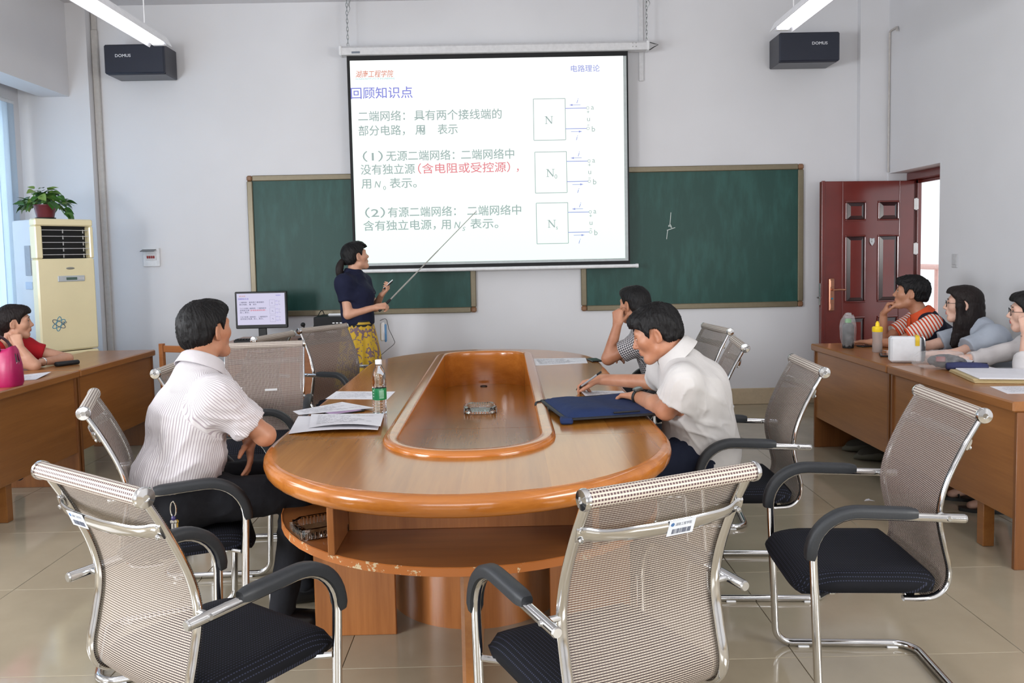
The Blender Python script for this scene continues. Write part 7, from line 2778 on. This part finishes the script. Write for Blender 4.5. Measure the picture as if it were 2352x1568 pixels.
# water bottle
M['clear'] = glass('clear_pet', (0.97, 0.99, 1.0, 1), 0.01, 1.33)
M['bottle_green'] = plain('green_label', (16, 122, 70), 0.35)
M['label_print'] = plain('pale_label_print', (170, 206, 184), 0.45)
bt = thing('water_bottle', 'clear plastic water bottle with white cap and green label on the table', 'bottle', (-0.576, 3.745, TT))
prof = [(0.0, 0.004), (0.018, 0.002), (0.028, 0.0), (0.0315, 0.006)]
for k in range(12):
    z = 0.008 + k * 0.004
    prof.append((0.0318 - (0.0018 if k % 3 == 2 else 0), z))
prof += [(0.0322, 0.058), (0.0315, 0.062), (0.0315, 0.118), (0.0322, 0.122)]
for k in range(6):
    prof.append((0.0322 - 0.0014 * (k % 2), 0.127 + k * 0.006))
prof += [(0.0310, 0.166), (0.0285, 0.182), (0.0225, 0.200), (0.0165, 0.212), (0.0138, 0.218), (0.0138, 0.221), (0.0165, 0.2225), (0.0165, 0.2245), (0.0130, 0.226), (0.0128, 0.236), (0, 0.236)]
MB().lathe(prof, (0, 0, 0), 36).build('bottle_body', M['clear'], bt, 50)
MB().lathe([(0.0150, 0.2255), (0.0152, 0.227), (0.0152, 0.243), (0.0140, 0.2455), (0, 0.2455)], (0, 0, 0), 28).build('cap', M['white_plastic'], bt)
lb = MB().lathe([(0.0321, 0.064), (0.0324, 0.065), (0.0324, 0.116), (0.0321, 0.117)], (0, 0, 0), 36)
lb.f = [f for f in lb.f if len(f) == 4]
lb.m = [0] * len(lb.f)
lbo = lb.build('label', M['bottle_green'], bt, 50)
mb = MB()
for (a0, a1, z0, z1) in [(-1.45, -0.75, 0.072 + i * 0.0055, 0.0745 + i * 0.0055) for i in range(7)] + [(-2.5, -2.25, 0.078 + i * 0.013, 0.083 + i * 0.013) for i in range(3)]:
    n = 6
    vs = [V(0.0327 * math.cos(a), 0.0327 * math.sin(a), z) for z in (z0, z1) for a in np.linspace(a0, a1, n)]
    mb.add(vs, [(i, i + 1, n + i + 1, n + i) for i in range(n - 1)])
o = mb.build('label_print', M['label_print'], lbo, 0)
o['kind'] = 'stuff'

# sheets and phone at the far right, sheet under the writing hand
tag(printed_paper([(0.193, 5.239), (0.169, 5.600), (0.547, 5.582), (0.534, 5.310)], TT, 0, 12, 6), 'printed sheet on the table beside a dark phone, near the checked-shirt man', 'paper')
fp_ = thing('dark_phone', 'dark flat phone by the elbow of the man in the checked shirt', 'phone', (0.590, 5.42, TT), math.radians(-80))
MB().box(V(-0.072, -0.036, 0), V(0.072, 0.036, 0.009), bev=0.003).build('case', M['black_plastic'], fp_, 0)
MB().box(V(-0.066, -0.032, 0.009), V(0.066, 0.032, 0.0096), bev=0.0002).build('screen', plain('phone_glass', (70, 78, 72), 0.08), fp_, 0)
tag(printed_paper([(0.385, 3.99), (0.372, 4.245), (0.600, 4.20), (0.62, 3.93)], TT, 0, 9, 7, bend=lambda u, v: 0.035 * max(0, 0.25 - u) ** 2 * 8), 'sheet under the writing hand of the man in the white polo', 'paper')

# navy document bag
M['bag_navy'] = cloth_mat('navy_nylon_bag', (30, 46, 84))
M['zip'] = plain('black_zip_tape', (16, 17, 22), 0.6)
bgz = thing('document_bag', 'flat navy zip document bag lying on the table', 'bag', (0, 0, TT))
B4 = [V(0.250, 3.395), V(0.660, 3.475), V(0.590, 3.990), V(0.168, 3.850)]
def bag_at(u, v):
    return (B4[0] * (1 - u) + B4[1] * u) * (1 - v) + (B4[3] * (1 - u) + B4[2] * u) * v
for nm, z0, s in (('bag_top', 0.020, 1), ('bag_base', 0.020, -1)):
    g = []
    for u in np.linspace(0, 1, 21):
        r = []
        for v in np.linspace(0, 1, 21):
            p = bag_at(u, v)
            e = min(1.0, 8 * min(u, 1 - u, v, 1 - v)) ** 0.6
            h = z0 + s * (0.018 * e)
            if s > 0:
                h += 0.005 * math.sin(5.5 * u + 2 * v) * e + 0.006 * e * math.exp(-((u - 0.55 + 0.3 * v) / 0.13) ** 2) + 0.012 * (1 - v) * e * math.exp(-((u - 0.2) / 0.3) ** 2)
            else:
                h = max(0.001, h)
            r.append(V(p[0], p[1], h))
        g.append(r)
    MB().sheet(g, 0.0).build(nm, M['bag_navy'], bgz, 70)
rim = [bag_at(u, 0) for u in np.linspace(0, 1, 12)] + [bag_at(1, v) for v in np.linspace(0.05, 1, 12)] + [bag_at(u, 1) for u in np.linspace(0.95, 0, 12)] + [bag_at(0, v) for v in np.linspace(0.95, 0.05, 12)]
MB().tube([V(p[0], p[1], 0.021) for p in rim], 0.006, 7, closed=True, r2=0.010).build('zip_edge', M['zip'], bgz, 60)
q = bag_at(0.0, 0.04)
MB().box(V(q[0] - 0.022, q[1] - 0.03, 0.002), V(q[0] + 0.03, q[1] + 0.025, 0.028), bev=0.006).build('end_tab', M['bag_navy'], bgz, 30)
q = bag_at(0.0, 0.96)
MB().tube(smooth_path([V(q[0], q[1], 0.02), V(q[0] - 0.03, q[1] - 0.02, 0.018), V(q[0] - 0.028, q[1] - 0.07, 0.012), V(q[0] + 0.01, q[1] - 0.09, 0.012)], 5), 0.007, 7).build('zip_pull', M['zip'], bgz)
p0, p1 = bag_at(0.50, 0.02), bag_at(0.78, 0.03)
MB().tube([V(p0[0], p0[1], 0.036), V(p1[0], p1[1], 0.036)], 0.004, 8).build('side_zip', M['zip'], bgz)

# glass ashtrays
M['glass'] = glass('moulded_glass', (0.96, 0.98, 0.98, 1), 0.03, 1.48)


def ashtray(label, loc, rz, s=0.095, ash=False):
    t = thing('glass_ashtray', label, 'ashtray', loc, rz)
    h = 0.038
    mb = MB()
    n = 36
    def sq(a, r, p=5.0):
        c_, s_ = math.cos(a), math.sin(a)
        k = (abs(c_) ** p + abs(s_) ** p) ** (-1 / p)
        return c_ * r * k, s_ * r * k
    prof = [(s * 0.93, 0.0), (s * 0.97, 0.006), (s, h * 0.7), (s, h), (s * 0.86, h), (s * 0.80, h - 0.004), (s * 0.68, 0.012), (0.001, 0.010)]
    vs, fs = [], []
    for i, (r, z) in enumerate(prof):
        for j in range(n):
            x, y = sq(2 * math.pi * j / n, r)
            notch = 0.006 if (i in (3, 4)) and j % 9 == 4 else 0
            vs.append(V(x, y, z - notch))
    for i in range(len(prof) - 1):
        for j in range(n):
            j2 = (j + 1) % n
            fs.append((i * n + j, i * n + j2, (i + 1) * n + j2, (i + 1) * n + j))
    fs += [tuple(range(n))[::-1], tuple((len(prof) - 1) * n + j for j in range(n))]
    b = mb.add(vs, fs).build('dish', M['glass'], t, 25)
    rb = None
    for side in range(4):
        for k in range(11):
            if rb is None:
                rb = MB().cyl(V(0, 0, 0.006), V(0, 0, h * 0.72), 0.0042, n=6).build('rib', M['glass'], t, 0)
                o = rb
            else:
                o = rb.copy(); C.objects.link(o); o.parent = t
            u = -0.8 + 1.6 * k / 10
            x, y = u * s, -s * 0.995
            for _ in range(side):
                x, y = -y, x
            o.location = (x, y, 0)
    if ash:
        mb = MB()
        g = [[V(x, y, 0.014 + 0.006 * math.exp(-(x * x + y * y) / 0.002) + 0.002 * math.sin(x * 160) * math.cos(y * 140)) for x in np.linspace(-s * 0.62, s * 0.62, 9)] for y in np.linspace(-s * 0.62, s * 0.62, 9)]
        mb.sheet(g).build('ash', plain('brown_ash', (112, 84, 50), 0.9, 0, 0.3, 80), t, 60)
    return t


ashtray('square clear glass ashtray standing in the sunken well of the table', (-0.155, 4.90, 0.541), 0.04)
ashtray('square glass ashtray with brown ash on the shelf under the near end of the table', (-0.662, 2.84, 0.5195), 0.5, 0.082, True)

# ================================================================ things on the right-hand desks
DT = 0.7705
M['film'] = clear_film('thin_plastic_film', (0.92, 0.93, 0.95, 1), 0.17)


def crumpled_bag(name, parent, c, r, top=None, seed=0):
    vs, fs = [], []
    nu, nv = 22, 14
    rg = random.Random(seed)
    for i in range(nv + 1):
        th = math.pi * i / nv
        for j in range(nu):
            p = 2 * math.pi * j / nu
            k = 1 + rg.uniform(-0.09, 0.09)
            z = -math.cos(th)
            vs.append(V(c[0] + r[0] * math.sin(th) ** 0.7 * math.cos(p) * k, c[1] + r[1] * math.sin(th) ** 0.7 * math.sin(p) * k, max(0.002, c[2] + r[2] * z * k)))
    for i in range(nv):
        for j in range(nu):
            j2 = (j + 1) % nu
            fs.append((i * nu + j, i * nu + j2, (i + 1) * nu + j2, (i + 1) * nu + j))
    return MB().add(vs, fs).build(name, M['film'], parent, 20)


b1 = thing('bagged_bottle', 'black bottle with green cap wrapped in a clear plastic bag', 'bottle', (2.405, 5.74, DT))
MB().lathe([(0.036, 0), (0.038, 0.004), (0.038, 0.15), (0.034, 0.165), (0.024, 0.175), (0.024, 0.178)], (0, 0, 0), 24).build('bottle_body', M['black'], b1)
MB().lathe([(0.022, 0.176), (0.022, 0.20), (0.018, 0.206), (0, 0.206)], (0, 0, 0), 20).build('cap', plain('green_bottle_cap', (70, 140, 64), 0.4), b1)
crumpled_bag('plastic_bag', b1, (0, 0, 0.118), (0.056, 0.052, 0.122), seed=3)
ph2 = thing('black_phone', 'black phone lying between the bagged bottle and the yellow-lidded cup', 'phone', (2.575, 5.80, DT), 0.3)
MB().box(V(-0.075, -0.036, 0), V(0.075, 0.036, 0.009), bev=0.003).build('case', M['black_plastic'], ph2, 0)
MB().box(V(-0.070, -0.032, 0.009), V(0.070, 0.032, 0.0096), bev=0.0002).build('screen', plain('brown_phone_glass', (70, 48, 44), 0.08), ph2, 0)
cu = thing('drinking_cup', 'clear plastic cup with a yellow flip lid on the desk', 'cup', (2.49, 5.475, DT))
def frosted():
    m = NT('clear_pink_plastic')
    m.b.inputs['Base Color'].default_value = hexc(226, 212, 206)
    m.b.inputs['Roughness'].default_value = 0.15
    m.b.inputs['Transmission Weight'].default_value = 0.55
    m.b.inputs['IOR'].default_value = 1.2
    return m.m
M['yellow'] = plain('yellow_plastic', (240, 206, 30), 0.35)
MB().lathe([(0.030, 0), (0.032, 0.004), (0.032, 0.05), (0.029, 0.075), (0.032, 0.10), (0.033, 0.138), (0.028, 0.144), (0, 0.144)], (0, 0, 0), 28).build('cup_body', frosted(), cu)
MB().lathe([(0.033, 0.137), (0.034, 0.14), (0.034, 0.165), (0.027, 0.172), (0.014, 0.174), (0.012, 0.196), (0.009, 0.2), (0, 0.2)], (0, 0, 0), 28).build('lid', M['yellow'], cu)
MB().cyl(V(0, 0, 0.199), V(0, 0, 0.207), 0.007, n=14).build('spout', M['yellow'], cu)
ph3 = thing('dark_phone', 'dark phone lying at the foot of the yellow-lidded cup', 'phone', (2.455, 5.28, DT), 1.2)
MB().box(V(-0.070, -0.035, 0), V(0.070, 0.035, 0.009), bev=0.003).build('case', M['black_plastic'], ph3, 0)
MB().box(V(-0.065, -0.031, 0.009), V(0.065, 0.031, 0.0096), bev=0.0002).build('screen', plain('slate_phone_glass', (40, 44, 50), 0.08), ph3, 0)
tag(printed_paper([(2.50, 5.24), (2.50, 5.42), (2.64, 5.44), (2.64, 5.26)], DT, 0, 5, 21, bend=lambda u, v: 0.02 * (1 - u)), 'small white sheet propped between the cup and the white handbag', 'paper')
M['bag_white'] = plain('white_leather', (226, 228, 232), 0.4, 0, 0.03, 40)
hb = thing('white_handbag', 'white box handbag with yellow strap tab and black mesh gusset on the desk', 'handbag', (2.425, 4.955, DT), math.radians(-14))
MB().box(V(-0.090, -0.035, 0.002), V(0.085, 0.045, 0.158), bev=0.012).build('bag_body', M['bag_white'], hb, 30)
MB().box(V(0.083, -0.030, 0.006), V(0.098, 0.040, 0.150), bev=0.006).build('gusset', plain('black_mesh_gusset', (70, 72, 78), 0.5, 0, 0.5, 260, 0.4), hb, 30)
MB().tube(smooth_path([V(0.058, -0.039, 0.105), V(0.058, -0.040, 0.150), V(0.060, -0.02, 0.164), V(0.062, 0.02, 0.164)], 5), 0.012, 8, r2=0.003, ref=(1, 0, 0)).build('strap_tab', plain('mustard_strap', (226, 190, 40), 0.45), hb)
MB().tube(smooth_path([V(0.09, 0.0, 0.158), V(0.104, -0.004, 0.14), V(0.106, -0.006, 0.07), V(0.102, -0.01, 0.01)], 5), 0.005, 7).build('edge_piping', M['chrome'], hb)
sw_ = thing('wrapped_umbrella', 'dark folded umbrella in a crumpled clear bag on the edge of the desk', 'umbrella', (2.485, 4.66, DT), math.radians(-24))
garment('folded_cloth', [ell(V(0.02, 0, 0.045), V(0.085, 0.045, 0.040), None, 0.02), ell(V(0.07, -0.01, 0.04), V(0.06, 0.04, 0.034), None, 0.02)], 0.0, [cloth_mat('dark_umbrella_cloth', (44, 40, 44))], sw_, 0.006, wrinkle=0.008, seed=91, wr_scale=40)
MB().box(V(-0.03, -0.046, 0.045), V(0.02, -0.034, 0.075), bev=0.005).build('red_tag', plain('dull_red_tag', (128, 48, 48), 0.6), sw_, 30)
crumpled_bag('plastic_bag', sw_, (0.0, 0, 0.050), (0.150, 0.066, 0.056), seed=9)
pcs = thing('pencil_case', 'dark blue soft pencil case on the desk beside the folder', 'pencil case', (2.575, 4.555, DT), math.radians(-24))
MB().tube([V(-0.105, 0, 0.024), V(-0.098, 0, 0.024), V(-0.05, 0, 0.026), V(0.05, 0, 0.026), V(0.098, 0, 0.024), V(0.105, 0, 0.024)], [0.020, 0.032, 0.036, 0.036, 0.032, 0.020], 16, r2=[0.014, 0.021, 0.0245, 0.0245, 0.021, 0.014], ref=(0, 1, 0)).build('case', plain('indigo_cloth', (44, 50, 92), 0.7, 0, 0.1, 80), pcs, 60)
MB().tube([V(-0.10, 0.0, 0.0475), V(0.10, 0.0, 0.0475)], 0.0025, 6).build('zip', M['zip'], pcs)
tag(printed_paper([(2.62, 4.62), (2.60, 4.80), (2.79, 4.84), (2.79, 4.62)], DT, 0, 6, 23, bend=lambda u, v: 0.05 * math.exp(-((u - 0.15) / 0.12) ** 2)), 'raised white sheet behind the blue pencil case', 'paper')
fo = thing('paper_folder', 'tan paper folder with white sheets and clear cover at the near desk', 'folder', (2.60, 4.30, DT), math.radians(-12))
M['manila'] = plain('tan_card', (196, 176, 132), 0.6)
for k in range(3):
    MB().box(V(-0.18, -0.20 + k * 0.012, 0.0005 + k * 0.006), V(0.20, 0.21 - k * 0.01, 0.006 + k * 0.006), bev=0.0015).build('card', M['manila'], fo, 0)
MB().box(V(-0.155, -0.19, 0.0188), V(0.20, 0.18, 0.026), bev=0.002).build('sheet', M['paper'], fo, 0)
g = [[V(x, y, 0.0285 + 0.004 * math.sin(9 * x + 5 * y) + 0.004 * math.sin(15 * y)) for x in np.linspace(-0.13, 0.20, 12)] for y in np.linspace(-0.21, 0.15, 12)]
MB().sheet(g).build('plastic_cover', M['film'], fo, 60)
tag(printed_paper([(2.36, 3.83), (2.40, 4.04), (2.70, 4.02), (2.68, 3.80)], DT, 0, 8, 25), 'white sheet at the near corner of the desk with the folder', 'paper')

# ================================================================ things on the left-hand desks
M['magenta'] = plain('magenta_leather', (170, 26, 88), 0.35, 0, 0.06, 60, 0.1)
hb2 = thing('pink_handbag', 'magenta leather handbag with dark rolled handles at the edge of the desk', 'handbag', (-2.965, 4.80, DT), math.radians(-8))
g = []
vs, fs = [], []
n = 28
levels = [(0.150, 0.070, 0.0), (0.158, 0.078, 0.02), (0.156, 0.074, 0.12), (0.142, 0.056, 0.20), (0.134, 0.040, 0.222), (0.124, 0.028, 0.220), (0.10, 0.015, 0.19)]
for (a, b, z) in levels:
    for j in range(n):
        an = 2 * math.pi * j / n
        vs.append(V(a * math.copysign(abs(math.cos(an)) ** 0.5, math.cos(an)), b * math.copysign(abs(math.sin(an)) ** 0.6, math.sin(an)), z + 0.012 * (z > 0.15) * math.cos(2 * an)))
for i in range(len(levels) - 1):
    for j in range(n):
        fs.append((i * n + j, i * n + (j + 1) % n, (i + 1) * n + (j + 1) % n, (i + 1) * n + j))
fs += [tuple(range(n))[::-1], tuple((len(levels) - 1) * n + j for j in range(n))]
MB().add(vs, fs).build('bag_body', M['magenta'], hb2, 60)
M['dark_strap'] = plain('dark_wine_strap', (46, 18, 30), 0.4)
for s in (-1, 1):
    MB().tube(smooth_path([V(-0.075, s * 0.045, 0.17), V(-0.07, s * 0.042, 0.24), V(-0.03, s * 0.02, 0.285), V(0.03, s * 0.02, 0.285), V(0.07, s * 0.042, 0.24), V(0.075, s * 0.045, 0.17)], 6), 0.008, 8).build('handle', M['dark_strap'], hb2)
    MB().tube(smooth_path([V(0.10, s * 0.03, 0.21), V(0.135, s * 0.012, 0.19), V(0.15, s * 0.012, 0.14)], 5), 0.010, 8, r2=0.004).build('trim_strap', M['dark_strap'], hb2)
MB().tube([V(0.152, 0.010 * math.cos(a), 0.13 + 0.014 * math.sin(a)) for a in np.linspace(0, 2 * math.pi, 15)[:-1]], 0.0026, 6, closed=True).build('buckle', M['chrome'], hb2)
tag(printed_paper([(-3.05, 4.95), (-3.10, 5.22), (-2.90, 5.28), (-2.855, 5.02)], DT + 0.001, 0, 7, 31, bend=lambda u, v: 0.012 * u * v), 'loose white sheets under the hand of the woman in red', 'paper')
ph4 = thing('black_case', 'black spectacle case lying on the desk by the woman in red', 'case', (-3.02, 5.70, DT), math.radians(55))
MB().tube([V(-0.08, 0, 0.016), V(-0.074, 0, 0.016), V(0.074, 0, 0.016), V(0.08, 0, 0.016)], [0.014, 0.028, 0.028, 0.014], 14, r2=[0.009, 0.0158, 0.0158, 0.009], ref=(0, 1, 0)).build('case', M['black'], ph4, 60)

# scraps on the floor
for k, (x, y, lab) in enumerate(((2.02, 5.55, 'small torn paper scrap on the floor in front of the far right desk'), (2.10, 4.72, 'second paper scrap on the floor by the joint of the right desks'))):
    tag(MB().prism([(-0.03, -0.02), (0.005, -0.012), (0.03, -0.025), (0.012, 0.004), (0.018, 0.022), (-0.006, 0.012)], 0.0006, 0.0016).build('paper_scrap', M['paper'], None, 0, (x, y, 0)), lab, 'paper')
